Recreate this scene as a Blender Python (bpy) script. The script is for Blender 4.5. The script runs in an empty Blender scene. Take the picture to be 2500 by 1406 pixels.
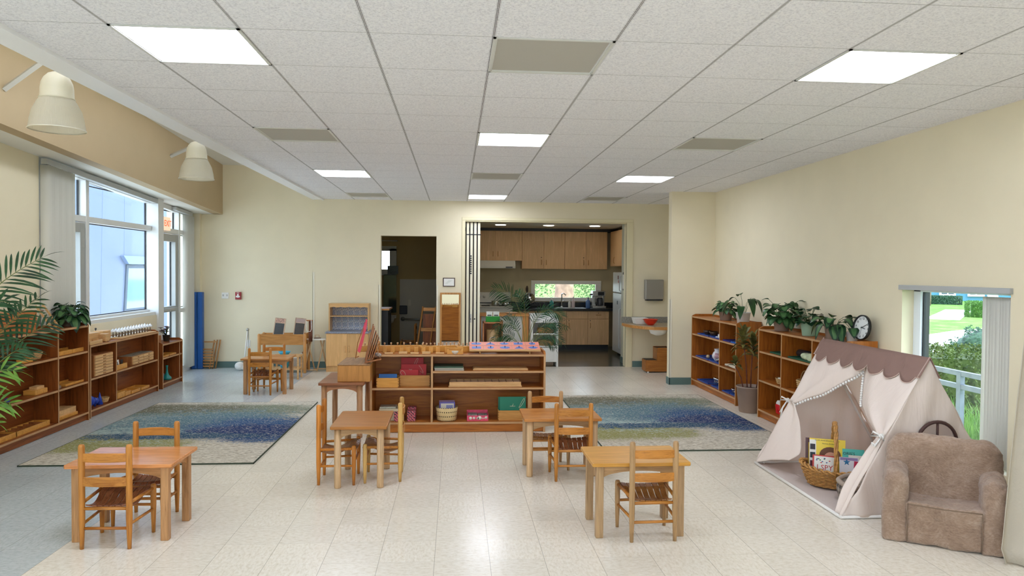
SKY_S, SUN_S, PANEL_S, EXPO, KIT_S = .64, 1.2, 11, .86, 10
import bpy, bmesh, math, random
from mathutils import Vector, Matrix, noise as mnoise
PI = math.pi
COL = bpy.context.scene.collection
# ------------------------------------------------------------------ materials
def lin(h):
    h = h.lstrip('#'); o = []
    for i in (0, 2, 4):
        c = int(h[i:i+2], 16)/255
        o.append(c/12.92 if c <= .04045 else ((c+.055)/1.055)**2.4)
    return (*o, 1)
class NT:
    def __init__(s, name):
        s.m = bpy.data.materials.new(name); s.m.use_nodes = True
        s.t = s.m.node_tree; s.t.nodes.clear()
        s.out = s.t.nodes.new('ShaderNodeOutputMaterial')
    def n(s, t, **k):
        nd = s.t.nodes.new('ShaderNode'+t)
        for a, v in k.items():
            if a.startswith('_'): setattr(nd, a[1:], v)
            else:
                key = a.replace('__', ' ')
                nd.inputs[key].default_value = v
        return nd
    def l(s, a, ao, b, bi): s.t.links.new(a.outputs[ao], b.inputs[bi])
    def coord(s, kind='Object', scale=(1, 1, 1), rot=(0, 0, 0), loc=(0, 0, 0)):
        c = s.n('TexCoord'); mp = s.n('Mapping'); mp.inputs['Scale'].default_value = scale
        mp.inputs['Rotation'].default_value = rot; mp.inputs['Location'].default_value = loc
        s.l(c, kind, mp, 'Vector'); return mp
    def ramp(s, pts):
        r = s.n('ValToRGB'); e = r.color_ramp.elements
        while len(e) < len(pts): e.new(.5)
        for i, (p, c) in enumerate(pts):
            e[i].position = p; e[i].color = lin(c) if isinstance(c, str) else (c, c, c, 1)
        return r
    def math(s, op, a, b=None, av=None, bv=None):
        m = s.n('Math', _operation=op)
        if a is not None: s.t.links.new(a, m.inputs[0])
        elif av is not None: m.inputs[0].default_value = av
        if b is not None: s.t.links.new(b, m.inputs[1])
        elif bv is not None: m.inputs[1].default_value = bv
        return m.outputs[0]
    def pbsdf(s, color=None, rough=.5, metal=0, spec=.5, **k):
        p = s.n('BsdfPrincipled'); p.inputs['Roughness'].default_value = rough
        p.inputs['Metallic'].default_value = metal; p.inputs['Specular IOR Level'].default_value = spec
        if color: p.inputs['Base Color'].default_value = lin(color)
        s.l(p, 'BSDF', s.out, 'Surface'); return p
    def bump(s, p, src, out, strength=.3, dist=.01):
        b = s.n('Bump', Strength=strength, Distance=dist); s.l(src, out, b, 'Height'); s.l(b, 'Normal', p, 'Normal'); return b
_M = {}
def flat(name, color, rough=.5, metal=0, spec=.5, noise=0, nscale=20, bump=0, trans=0):
    if name in _M: return _M[name]
    t = NT(name); p = t.pbsdf(color, rough, metal, spec)
    if noise or bump:
        c = t.coord(); nz = t.n('TexNoise', Scale=nscale, Detail=4.0); t.l(c, 'Vector', nz, 'Vector')
        if noise:
            a = lin(color); r = t.ramp([(.3, '#000000'), (.7, '#000000')])
            e = r.color_ramp.elements
            e[0].color = (*[x*(1-noise) for x in a[:3]], 1); e[1].color = (*[min(1, x*(1+noise)) for x in a[:3]], 1)
            t.l(nz, 'Fac', r, 'Fac'); t.l(r, 'Color', p, 'Base Color')
        if bump: t.bump(p, nz, 'Fac', bump, .004)
    if trans:
        tr = t.n('BsdfTranslucent'); tr.inputs['Color'].default_value = lin(color)
        mx = t.n('MixShader', Fac=trans); t.l(p, 'BSDF', mx, 1); t.l(tr, 'BSDF', mx, 2); t.l(mx, 'Shader', t.out, 'Surface')
    _M[name] = t.m; return t.m
def wood(name, c1, c2, axis='x', rough=.4, scale=1.0, spec=.4, blotch=.25):
    key = name+axis
    if key in _M: return _M[key]
    t = NT(name+'_'+axis); p = t.pbsdf(None, rough, 0, spec)
    S = {'x': (1.2, 14, 14), 'y': (14, 1.2, 14), 'z': (14, 14, 1.2)}[axis]
    oi = t.n('ObjectInfo')
    c = t.n('TexCoord'); add = t.n('VectorMath', _operation='ADD'); sc = t.n('VectorMath', _operation='SCALE', Scale=7.0)
    cb = t.n('CombineXYZ'); t.l(oi, 'Random', cb, 'X'); t.l(oi, 'Random', cb, 'Y'); t.l(oi, 'Random', cb, 'Z')
    t.l(cb, 'Vector', sc, 'Vector'); t.l(c, 'Object', add, 0); t.l(sc, 'Vector', add, 1)
    mp = t.n('Mapping'); mp.inputs['Scale'].default_value = tuple(s*scale for s in S); t.l(add, 'Vector', mp, 'Vector')
    nz = t.n('TexNoise', Scale=2.2, Detail=6.0, Roughness=.62, Distortion=1.2); t.l(mp, 'Vector', nz, 'Vector')
    mp2 = t.n('Mapping'); mp2.inputs['Scale'].default_value = tuple(s*scale*5 if s > 2 else s*scale*2 for s in S); t.l(add, 'Vector', mp2, 'Vector')
    n2 = t.n('TexNoise', Scale=3.0, Detail=3.0); t.l(mp2, 'Vector', n2, 'Vector')
    f = t.math('ADD', t.math('MULTIPLY', nz.outputs['Fac'], bv=.72), t.math('MULTIPLY', n2.outputs['Fac'], bv=.28))
    r = t.ramp([(.34, c2), (.52, c1), (.68, c1)]); t.t.links.new(f, r.inputs['Fac'])
    a = lin(c1); r.color_ramp.elements[2].color = (*[min(1, x*1.22) for x in a[:3]], 1)
    hs = t.n('HueSaturation'); t.l(r, 'Color', hs, 'Color')
    v = t.math('ADD', t.math('MULTIPLY', oi.outputs['Random'], bv=blotch), bv=1-blotch/2); t.t.links.new(v, hs.inputs['Value'])
    t.l(hs, 'Color', p, 'Base Color')
    t.bump(p, n2, 'Fac', .06, .003)
    _M[key] = t.m; return t.m
def emis(name, color, strength):
    if name in _M: return _M[name]
    t = NT(name); e = t.n('Emission', Strength=strength); e.inputs['Color'].default_value = lin(color)
    t.l(e, 'Emission', t.out, 'Surface'); _M[name] = t.m; return t.m
def glass_pane(name='window_glass', tint='#E2EAF0', refl=.06):
    if name in _M: return _M[name]
    t = NT(name); tr = t.n('BsdfTransparent'); tr.inputs['Color'].default_value = lin(tint)
    g = t.n('BsdfGlossy', Roughness=.02); fr = t.n('LayerWeight', Blend=.5)
    mx = t.n('MixShader'); fac = t.math('ADD', t.math('MULTIPLY', t.math('POWER', fr.outputs['Facing'], bv=4.0), bv=.4), bv=.03); t.t.links.new(fac, mx.inputs[0]); t.l(tr, 'BSDF', mx, 1); t.l(g, 'BSDF', mx, 2); t.l(mx, 'Shader', t.out, 'Surface')
    _M[name] = t.m; return t.m
# ------------------------------------------------------------------ mesh builder
class MB:
    def __init__(s): s.v = []; s.f = []; s.mi = []; s.sm = []
    def add(s, vs, fs, m=0, smooth=False, M=None):
        o = len(s.v)
        for p in vs:
            p = Vector(p); s.v.append(tuple(M @ p) if M else tuple(p))
        for f in fs: s.f.append(tuple(o+i for i in f)); s.mi.append(m); s.sm.append(smooth)
        return s
    def box(s, x0, x1, y0, y1, z0, z1, m=0, M=None):
        vs = [(x, y, z) for z in (z0, z1) for y in (y0, y1) for x in (x0, x1)]
        return s.add(vs, [(0, 2, 3, 1), (4, 5, 7, 6), (0, 1, 5, 4), (2, 6, 7, 3), (0, 4, 6, 2), (1, 3, 7, 5)], m, False, M)
    def cbox(s, c, d, m=0, M=None):
        return s.box(c[0]-d[0]/2, c[0]+d[0]/2, c[1]-d[1]/2, c[1]+d[1]/2, c[2]-d[2]/2, c[2]+d[2]/2, m, M)
    def lathe(s, prof, n=16, m=0, M=None, cap=True, smooth=True, c=(0, 0), arc=1.0, wob=None):
        vs = []; fs = []; k = len(prof)
        cnt = n if arc >= 1 else n+1
        for i in range(cnt):
            a = 2*PI*arc*i/n
            for j, (r, z) in enumerate(prof):
                rr = r*(1+(wob(a, j) if wob else 0)); vs.append((c[0]+rr*math.cos(a), c[1]+rr*math.sin(a), z))
        for i in range(n if arc >= 1 else n):
            i2 = (i+1) % cnt
            for j in range(k-1): fs.append((i*k+j, i2*k+j, i2*k+j+1, i*k+j+1))
        if cap and arc >= 1:
            if prof[0][0] > 1e-5: fs.append(tuple(i*k for i in reversed(range(n))))
            if prof[-1][0] > 1e-5: fs.append(tuple(i*k+k-1 for i in range(n)))
        return s.add(vs, fs, m, smooth, M)
    def tube(s, pts, r, n=8, m=0, M=None, smooth=True, cap=True, flatten=1.0, closed=False):
        pts = [Vector(p) for p in pts]; k = len(pts)
        rs = r if isinstance(r, (list, tuple)) else [r]*k
        vs = []; fs = []; up = None
        for i, p in enumerate(pts):
            if closed: d = pts[(i+1) % k]-pts[i-1]
            else: d = (pts[min(i+1, k-1)]-pts[max(i-1, 0)])
            d = d.normalized() if d.length > 1e-9 else Vector((0, 0, 1))
            if up is None:
                up = Vector((0, 0, 1)) if abs(d.z) < .9 else Vector((1, 0, 0))
            a = d.cross(up)
            if a.length < 1e-6: a = d.cross(Vector((0, 1, 0)))
            a.normalize(); b = a.cross(d).normalized(); up = b
            for q in range(n):
                t = 2*PI*q/n; vs.append(tuple(p+a*rs[i]*math.cos(t)+b*rs[i]*flatten*math.sin(t)))
        for i in range(k if closed else k-1):
            i2 = (i+1) % k
            for q in range(n):
                q2 = (q+1) % n; fs.append((i*n+q, i*n+q2, i2*n+q2, i2*n+q))
        if cap and not closed: fs.append(tuple(reversed(range(n)))); fs.append(tuple((k-1)*n+q for q in range(n)))
        return s.add(vs, fs, m, smooth, M)
    def rod(s, p0, p1, r0, r1=None, n=10, m=0, M=None):
        return s.tube([p0, p1], [r0, r0 if r1 is None else r1], n, m, M)
    def ball(s, c, r, n=12, m=0, M=None, sz=None):
        sx, sy, sz_ = sz or (1, 1, 1); k = max(4, n//2); vs = []; fs = []
        vs.append((c[0], c[1], c[2]-r*sz_))
        for j in range(1, k):
            t = -PI/2+PI*j/k
            for i in range(n):
                a = 2*PI*i/n; vs.append((c[0]+r*sx*math.cos(t)*math.cos(a), c[1]+r*sy*math.cos(t)*math.sin(a), c[2]+r*sz_*math.sin(t)))
        vs.append((c[0], c[1], c[2]+r*sz_)); L = len(vs)-1
        for i in range(n):
            i2 = (i+1) % n; fs.append((0, 1+i2, 1+i)); fs.append((L, L-n+i, L-n+i2))
            for j in range(k-2): fs.append((1+j*n+i, 1+j*n+i2, 1+(j+1)*n+i2, 1+(j+1)*n+i))
        return s.add(vs, fs, m, True, M)
    def prism(s, poly, h0, h1, axis='z', m=0, M=None, smooth=False):
        # poly: 2D outline; axis: extrusion axis.  x -> (y,z), y -> (x,z), z -> (x,y)
        def P(a, b, h): return {'x': (h, a, b), 'y': (a, h, b), 'z': (a, b, h)}[axis]
        n = len(poly); vs = [P(a, b, h0) for a, b in poly]+[P(a, b, h1) for a, b in poly]
        fs = [(i, (i+1) % n, n+(i+1) % n, n+i) for i in range(n)]
        fs += [tuple(reversed(range(n))), tuple(range(n, 2*n))]
        return s.add(vs, fs, m, smooth, M)
    def sheet(s, grid, m=0, M=None, smooth=True, thick=0):
        # grid: rows of points
        R = len(grid); Cn = len(grid[0]); vs = [p for row in grid for p in row]
        fs = [(i*Cn+j, i*Cn+j+1, (i+1)*Cn+j+1, (i+1)*Cn+j) for i in range(R-1) for j in range(Cn-1)]
        return s.add(vs, fs, m, smooth, M)
    def quad(s, a, b, c, d, m=0, M=None): return s.add([a, b, c, d], [(0, 1, 2, 3)], m, False, M)
    def build(s, name, mats, parent=None, loc=(0, 0, 0), rot=(0, 0, 0), bevel=0, seg=2, solid=0, sub=0, weld=False):
        me = bpy.data.meshes.new(name); me.from_pydata(s.v, [], s.f)
        if not isinstance(mats, (list, tuple)): mats = [mats]
        for m in mats: me.materials.append(m)
        me.polygons.foreach_set('material_index', s.mi); me.polygons.foreach_set('use_smooth', s.sm)
        bm = bmesh.new(); bm.from_mesh(me)
        if weld: bmesh.ops.remove_doubles(bm, verts=bm.verts, dist=1e-5)
        bmesh.ops.recalc_face_normals(bm, faces=bm.faces); bm.to_mesh(me); bm.free()
        o = bpy.data.objects.new(name, me); COL.objects.link(o); o.location = loc; o.rotation_euler = rot
        if parent is not None: o.parent = parent
        if solid: md = o.modifiers.new('s', 'SOLIDIFY'); md.thickness = solid; md.offset = 0
        if sub: md = o.modifiers.new('u', 'SUBSURF'); md.levels = sub; md.render_levels = sub
        if bevel:
            md = o.modifiers.new('b', 'BEVEL'); md.width = bevel; md.segments = seg; md.limit_method = 'ANGLE'; md.angle_limit = .7
            md.harden_normals = False
        return o
def tag(o, label, cat, group=None, kind=None):
    if label: o['label'] = label
    if cat: o['category'] = cat
    if group: o['group'] = group
    if kind: o['kind'] = kind
    return o
def thing(name, label, cat, loc=(0, 0, 0), rz=0, group=None, rot=None):
    o = bpy.data.objects.new(name, None); COL.objects.link(o); o.empty_display_size = .05
    o.location = loc; o.rotation_euler = rot or (0, 0, rz); return tag(o, label, cat, group)
def single(name, mb, mats, label, cat, loc=(0, 0, 0), rz=0, group=None, rot=None, **k):
    return tag(mb.build(name, mats, None, loc, rot or (0, 0, rz), **k), label, cat, group)
def struct(name, mb, mats, **k):
    o = mb.build(name, mats, **k)
    if k.get('parent') is None: o['kind'] = 'structure'
    return o
def dup(root, loc, rz=None, label=None, group=None, rot=None, scale=None):
    r = root.copy(); COL.objects.link(r); r.location = loc
    if rot: r.rotation_euler = rot
    elif rz is not None: r.rotation_euler = (0, 0, rz)
    if scale: r.scale = scale if isinstance(scale, tuple) else (scale,)*3
    if label: r['label'] = label
    if group: r['group'] = group
    for ch in list(root.children):
        c = ch.copy(); COL.objects.link(c); c.parent = r
        for g in list(ch.children):
            d = g.copy(); COL.objects.link(d); d.parent = c
    return r
def T(x=0, y=0, z=0, rx=0, ry=0, rz=0, s=1):
    return Matrix.Translation((x, y, z)) @ Matrix.Rotation(rz, 4, 'Z') @ Matrix.Rotation(ry, 4, 'Y') @ Matrix.Rotation(rx, 4, 'X') @ Matrix.Scale(s, 4)
def text_obj(name, body, size, mat, parent=None, loc=(0, 0, 0), rot=(0, 0, 0), ext=.0008, align='CENTER'):
    cu = bpy.data.curves.new(name, 'FONT'); cu.body = body; cu.size = size; cu.extrude = ext; cu.align_x = align; cu.align_y = 'CENTER'
    cu.resolution_u = 2; cu.materials.append(mat)
    o = bpy.data.objects.new(name, cu); COL.objects.link(o)
    me = bpy.data.meshes.new_from_object(o); COL.objects.unlink(o); bpy.data.objects.remove(o); me.name = name
    if not me.materials: me.materials.append(mat)
    o = bpy.data.objects.new(name, me); COL.objects.link(o); o.location = loc; o.rotation_euler = rot
    if parent is not None: o.parent = parent
    return o
def _ray(u, v):
    d = Vector(((u-1250)/1752.8, -(v-703)/1752.8, 1)); return r3*d.x+u3*d.y+f2*d.z
def AT(u, v, Y): d = _ray(u, v); return Vector((0, 0, EYE))+d*(Y/d.y)
def AX(u, v, X): d = _ray(u, v); return Vector((0, 0, EYE))+d*(X/d.x)
def AZ(u, v, Z=0): d = _ray(u, v); return Vector((0, 0, EYE))+d*((Z-EYE)/d.z)
YAW, PITCH, ROLL, EYE, CEIL = .0784, .0232, .0082, 1.6005, 2.7532
r_ = Vector((math.cos(YAW), -math.sin(YAW), 0)); f_ = Vector((math.sin(YAW), math.cos(YAW), 0)); u_ = Vector((0, 0, 1))
f2 = math.cos(PITCH)*f_-math.sin(PITCH)*u_; u2 = math.sin(PITCH)*f_+math.cos(PITCH)*u_
r3 = math.cos(ROLL)*r_+math.sin(ROLL)*u2; u3 = -math.sin(ROLL)*r_+math.cos(ROLL)*u2
# common materials
PAINT = '#DDCFA4'
m_wall = flat('cream_wall_paint', '#EBE0C2', .62, spec=.3, noise=.02, nscale=3, bump=.05)
m_tan = flat('shaded_tan_wall', '#BEA885', .6, spec=.3, noise=.02, nscale=3)  # tan of the upper wall, darkened to carry its shade in the colour
m_white = flat('white_paint', '#EFEDE6', .5, spec=.4)
m_soffit = flat('white_gypsum', '#ECEBE4', .7, spec=.2)
m_alu = flat('pale_aluminium_frame', '#DDDEDC', .38, .15, .5)
m_alug = flat('grey_aluminium_frame', '#A9ABA8', .4, .2, .5)
m_black = flat('black_rubber', '#15171A', .5)
m_teal = flat('teal_vinyl_base', '#5B7672', .45)
m_glass = glass_pane()
m_metal = flat('brushed_steel', '#B9B8B2', .3, .9)
m_chrome = flat('chrome', '#D8D8D8', .12, 1.0)
m_dark = flat('dark_grey_plastic', '#2A2B2E', .45)
# ------------------------------------------------------------------ camera
cam = bpy.data.cameras.new('camera'); co = bpy.data.objects.new('camera', cam); COL.objects.link(co)
FPX = 1752.8
M = Matrix(((r3.x, u3.x, -f2.x, 0), (r3.y, u3.y, -f2.y, 0), (r3.z, u3.z, -f2.z, EYE), (0, 0, 0, 1)))
co.matrix_world = M; cam.sensor_width = 36; cam.lens = FPX/2500*36; cam.clip_end = 400; cam.clip_start = .05
sc = bpy.context.scene; sc.camera = co
sc.view_settings.view_transform = 'Standard'; sc.view_settings.look = 'None'; sc.view_settings.gamma = 1
sc.view_settings.use_curve_mapping = False; sc.view_settings.exposure = EXPO
sc.cycles.use_denoising = True
sc.cycles.max_bounces = 8; sc.cycles.diffuse_bounces = 5; sc.cycles.glossy_bounces = 3; sc.cycles.transparent_max_bounces = 12
sc.cycles.transmission_bounces = 4; sc.cycles.sample_clamp_indirect = 6; sc.cycles.caustics_reflective = False; sc.cycles.caustics_refractive = False
# ------------------------------------------------------------------ world
w = bpy.data.worlds.new('sky'); sc.world = w; w.use_nodes = True; nt = w.node_tree; nt.nodes.clear()
wo = nt.nodes.new('ShaderNodeOutputWorld'); bg = nt.nodes.new('ShaderNodeBackground'); sky = nt.nodes.new('ShaderNodeTexSky')
sky.sky_type = 'NISHITA'; sky.sun_disc = False; sky.sun_elevation = math.radians(52); sky.sun_rotation = math.radians(150); sky.air_density = 1.2; sky.dust_density = 3.5
mixw = nt.nodes.new('ShaderNodeMix'); mixw.data_type = 'RGBA'; mixw.inputs[0].default_value = .72; mixw.inputs[7].default_value = (6.2, 6.7, 7.4, 1)
nt.links.new(sky.outputs[0], mixw.inputs[6]); nt.links.new(mixw.outputs[2], bg.inputs[0]); bg.inputs[1].default_value = SKY_S
nt.links.new(bg.outputs[0], wo.inputs[0])
# soft overcast sun
sd = bpy.data.lights.new('sun', 'SUN'); sd.energy = SUN_S; sd.angle = math.radians(20); sd.color = (1, .97, .92)
so = bpy.data.objects.new('sun', sd); COL.objects.link(so); so.rotation_euler = (math.radians(32), math.radians(-6), math.radians(25))
def portal(loc, rot, sx, sy):
    a = bpy.data.lights.new('window_portal', 'AREA'); a.shape = 'RECTANGLE'; a.size = sx; a.size_y = sy; a.cycles.is_portal = True
    o = bpy.data.objects.new('window_portal', a); COL.objects.link(o); o.location = loc; o.rotation_euler = rot; return o
# ------------------------------------------------------------------ floor
def floor_mat(name, kind):
    t = NT(name); p = t.pbsdf(None, .16, 0, .5)
    c = t.n('TexCoord'); sx = t.n('SeparateXYZ'); t.l(c, 'Object', sx, 'Vector')
    tile = .3048
    X = t.math('DIVIDE', t.math('ADD', sx.outputs['X'], bv=.107+tile*100), bv=tile)
    Y = t.math('DIVIDE', t.math('SUBTRACT', sx.outputs['Y'], bv=3.9404-tile*100), bv=tile)
    fx = t.math('FRACT', X); fy = t.math('FRACT', Y)
    dx = t.math('MINIMUM', fx, t.math('SUBTRACT', None, fx, av=1.0)); dy = t.math('MINIMUM', fy, t.math('SUBTRACT', None, fy, av=1.0))
    lx = t.math('LESS_THAN', dx, bv=.0055); ly = t.math('LESS_THAN', dy, bv=.0045)
    cell = t.n('CombineXYZ'); t.t.links.new(t.math('FLOOR', X), cell.inputs[0]); t.t.links.new(t.math('FLOOR', Y), cell.inputs[1])
    wn = t.n('TexWhiteNoise', _noise_dimensions='2D'); t.l(cell, 'Vector', wn, 'Vector')
    # marbled flecks, turned tile by tile
    rot = t.n('VectorRotate', _rotation_type='Z_AXIS'); t.l(c, 'Object', rot, 'Vector')
    par = t.math('MULTIPLY', t.math('FLOOR', t.math('MULTIPLY', wn.outputs['Value'], bv=2.0)), bv=PI/2); t.t.links.new(par, rot.inputs['Angle'])
    mp = t.n('Mapping'); mp.inputs['Scale'].default_value = (28, 60, 1); t.l(rot, 'Vector', mp, 'Vector')
    nz = t.n('TexNoise', Scale=1.0, Detail=5.0, Roughness=.7); t.l(mp, 'Vector', nz, 'Vector')
    big = t.n('TexNoise', Scale=1.3, Detail=2.0); t.l(c, 'Object', big, 'Vector')
    if kind == 'main':
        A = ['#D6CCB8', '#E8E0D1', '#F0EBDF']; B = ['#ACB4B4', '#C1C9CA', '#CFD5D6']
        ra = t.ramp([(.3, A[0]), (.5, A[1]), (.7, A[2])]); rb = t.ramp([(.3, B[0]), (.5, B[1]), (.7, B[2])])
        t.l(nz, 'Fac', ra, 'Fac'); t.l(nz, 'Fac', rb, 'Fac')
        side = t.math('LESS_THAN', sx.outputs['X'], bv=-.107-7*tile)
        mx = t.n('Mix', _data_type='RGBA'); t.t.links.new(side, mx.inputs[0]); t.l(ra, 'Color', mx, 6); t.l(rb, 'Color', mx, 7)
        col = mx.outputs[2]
    else:
        ra = t.ramp([(.3, '#3E403A'), (.5, '#4B4D45'), (.7, '#5A5B50')]); t.l(nz, 'Fac', ra, 'Fac'); col = ra.outputs['Color']
    hs = t.n('HueSaturation'); t.t.links.new(col, hs.inputs['Color'])
    t.t.links.new(t.math('ADD', t.math('ADD', t.math('MULTIPLY', wn.outputs['Value'], bv=.06), t.math('MULTIPLY', big.outputs['Fac'], bv=.1)), bv=.92), hs.inputs['Value'])
    seam = t.math('MAXIMUM', t.math('MULTIPLY', lx, bv=.5), t.math('MULTIPLY', ly, bv=.22))
    dk = t.n('Mix', _data_type='RGBA'); t.t.links.new(seam, dk.inputs[0]); t.l(hs, 'Color', dk, 6); dk.inputs[7].default_value = lin('#77705F')
    t.l(dk, 2, p, 'Base Color')
    rr = t.n('MapRange'); rr.inputs['To Min'].default_value = .16; rr.inputs['To Max'].default_value = .28
    t.l(big, 'Fac', rr, 'Value'); t.l(rr, 'Result', p, 'Roughness')
    bn = t.n('TexNoise', Scale=9.0, Detail=2.0); t.l(c, 'Object', bn, 'Vector'); t.bump(p, bn, 'Fac', .05, .01)
    return t.m
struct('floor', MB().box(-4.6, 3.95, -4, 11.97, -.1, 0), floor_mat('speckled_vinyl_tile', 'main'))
struct('floor_kitchen', MB().box(-2.2, 3.95, 11.97, 15.35, -.1, 0), floor_mat('dark_kitchen_tile', 'kitchen'))
# ------------------------------------------------------------------ ceiling
def ceiling_mat():
    t = NT('acoustic_ceiling_tile'); p = t.pbsdf(None, .85, 0, .1)
    c = t.n('TexCoord'); sx = t.n('SeparateXYZ'); t.l(c, 'Object', sx, 'Vector'); g = .6096
    X = t.math('DIVIDE', t.math('ADD', sx.outputs['X'], bv=-.1783+g*100), bv=g)
    Y = t.math('DIVIDE', t.math('ADD', sx.outputs['Y'], bv=-3.5577+g*100), bv=g)
    fx = t.math('FRACT', X); fy = t.math('FRACT', Y)
    ax = t.math('ABSOLUTE', t.math('SUBTRACT', t.math('FRACT', t.math('ADD', fx, bv=.5)), bv=.5))
    ay = t.math('ABSOLUTE', t.math('SUBTRACT', t.math('FRACT', t.math('ADD', fy, bv=.5)), bv=.5))
    def band(v, lo, hi): return t.math('MULTIPLY', t.math('GREATER_THAN', v, bv=lo), t.math('LESS_THAN', v, bv=hi))
    dark = t.math('MAXIMUM', band(ax, .0025, .0075), t.math('MULTIPLY', band(ax, .0125, .0155), bv=.45))
    dark = t.math('MAXIMUM', dark, t.math('MULTIPLY', t.math('LESS_THAN', ay, bv=.0042), bv=.5))
    nz = t.n('TexNoise', Scale=95.0, Detail=4.0, Roughness=.75); t.l(c, 'Object', nz, 'Vector')
    n2 = t.n('TexNoise', Scale=.7); t.l(c, 'Object', n2, 'Vector')
    r = t.ramp([(.34, '#DADADE'), (.5, '#F4F4F9'), (.66, '#FFFFFF')]); t.l(nz, 'Fac', r, 'Fac')
    mx = t.n('Mix', _data_type='RGBA'); t.t.links.new(dark, mx.inputs[0]); t.l(r, 'Color', mx, 6); mx.inputs[7].default_value = lin('#4A4842')
    t.l(mx, 2, p, 'Base Color'); t.bump(p, nz, 'Fac', .7, .005)
    return t.m
m_ceil = ceiling_mat()
G = .6096; GX, GY = .1783, 3.5577
PANELS = {}
for j, pat in ((-12, 'off'), (-8, 'on'), (-4, 'off'), (0, 'on'), (4, 'off'), (8, 'on'), (12, 'off')):
    for i in (-3, 0, 3):
        on = (pat == 'on') if i != 0 else (pat == 'off')
        PANELS[(i, j)] = on
# ceiling sheet with openings for the fixtures
cb = MB(); xs = [-2.16]+[GX+G*i for i in range(-3, 6)]+[3.72]
rows = [-12.4]+list(range(-12, 14))+[13.85]
for a in range(len(xs)-1):
    for b in range(len(rows)-1):
        i = a-4+0  # column index of the cell whose left edge is xs[a]
        col = a-1-3+0
        colidx = (a-1)-3 if a >= 1 else -99
        if b >= 1 and (colidx, rows[b]) in PANELS: continue
        y0, y1 = GY+G*rows[b], GY+G*rows[b+1]
        cb.quad((xs[a], y0, CEIL), (xs[a+1], y0, CEIL), (xs[a+1], y1, CEIL), (xs[a], y1, CEIL))
struct('ceiling', cb, m_ceil)
m_on = emis('lit_panel_diffuser', '#EAF0FF', PANEL_S); m_off = flat('unlit_panel_diffuser', '#B9B6AC', .6)
m_fr = flat('fixture_frame_white', '#DADAD4', .4)
PL = {(-3, 0): 'lit ceiling panel nearest the pendant lamps, large at the upper left', (0, 0): 'large unlit ceiling panel in the middle of the near row',
      (3, 0): 'large lit ceiling panel in the near row by the right wall', (-3, 4): 'unlit ceiling panel in the second row on the left', (0, 4): 'lit ceiling panel in the second row, in the middle of the ceiling',
      (3, 4): 'unlit ceiling panel in the second row on the right', (-3, 8): 'lit ceiling panel in the third row on the left', (0, 8): 'unlit ceiling panel in the third row in the middle',
      (3, 8): 'lit ceiling panel in the third row on the right', (-3, 12): 'unlit ceiling panel in the last row on the left above the back wall', (0, 12): 'lit ceiling panel in the last row above the kitchen opening',
      (3, 12): 'unlit ceiling panel in the last row on the right near the pillar'}
for (i, j), on in PANELS.items():
    x0, y0 = GX+G*i, GY+G*j
    lab = PL.get((i, j), 'ceiling light panel behind the camera')
    t_ = thing('ceiling_light', lab, 'ceiling light', (x0+G/2, y0+G/2, CEIL), 0, 'ceiling light panels in the tile grid')
    h = G/2; b = MB()
    for (a0, a1, b0, b1) in ((-h, -h+.014, -h, h), (h-.014, h, -h, h), (-h, h, -h, -h+.014), (-h, h, h-.014, h)): b.box(a0, a1, b0, b1, -.006, .002)
    for (a0, a1, b0, b1) in ((-h+.014, -h+.02, -h, h), (h-.02, h-.014, -h, h), (-h, h, -h+.014, -h+.02), (-h, h, h-.02, h-.014)): b.box(a0, a1, b0, b1, -.002, .02)
    b.build('frame', m_fr, t_)
    MB().box(-h+.022, h-.022, -h+.022, h-.022, .003, .012).build('diffuser', m_on if on else m_off, t_)
# white strip at the edge of the tile ceiling, whitened in place of window daylight
struct('trim_1', MB().box(-2.33, -2.15, -4, 11.96, CEIL-.012, CEIL+.0).box(-2.33, -2.30, -4, 11.96, CEIL, CEIL+.55).box(-2.17, -2.15, -4, 11.96, CEIL-.022, CEIL-.012), flat('ceiling_edge_daylit_white', '#F8FAFC', .5))
# raised sloping strip over the windows
def zt(y): return 3.28+.056*(11.96-y)
def zb(y): return 2.48+.0545*(11.96-y)
struct('ceiling_raised', MB().prism([(-4, zt(-4)), (11.98, zt(11.98)), (11.98, zt(11.98)+.1), (-4, zt(-4)+.1)], -3.9, -2.2, 'x'), m_soffit)
struct('wall_left_upper', MB().prism([(-4, zb(-4)), (11.96, zb(11.96)), (11.96, zt(11.96)+.05), (-4, zt(-4)+.05)], -3.9, -3.76, 'x'), m_tan)
struct('trim_2', MB().prism([(-4, zb(-4)+.001), (11.96, zb(11.96)+.001), (11.96, zb(11.96)+.08), (-4, zb(-4)+.08)], -4.45, -3.9, 'x'), m_soffit)
# ------------------------------------------------------------------ walls
YB = 11.96
b = MB()   # far wall with the two openings
b.box(-4.6, -2.31, YB, YB+.15, 0, 3.45)
b.box(-2.31, -1.23, YB-.03, YB+.15, 0, 2.8).box(-1.23, -.32, YB-.03, YB+.15, 2.17, 2.8).box(-.32, .13, YB-.03, YB+.15, 0, 2.8)
b.box(.13, 2.90, YB-.03, YB+.15, 2.44, 2.8).box(2.90, 3.95, YB-.03, YB+.15, 0, 2.8)
struct('wall_back', b, m_wall)
struct('wall_pillar', MB().box(3.06, 3.95, 10.03, 10.17, 0, 2.76), m_wall)
# right wall with low window
WY0, WY1, WZ0, WZ1 = 4.52, 5.69, .25, 1.51
b = MB()
b.box(3.70, 3.87, -4, WY0, 0, 2.76).box(3.70, 3.87, WY1, 15.3, 0, 2.76).box(3.70, 3.87, WY0, WY1, 0, WZ0).box(3.70, 3.87, WY0, WY1, WZ1, 2.76)
struct('wall_right', b, m_wall)
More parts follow.
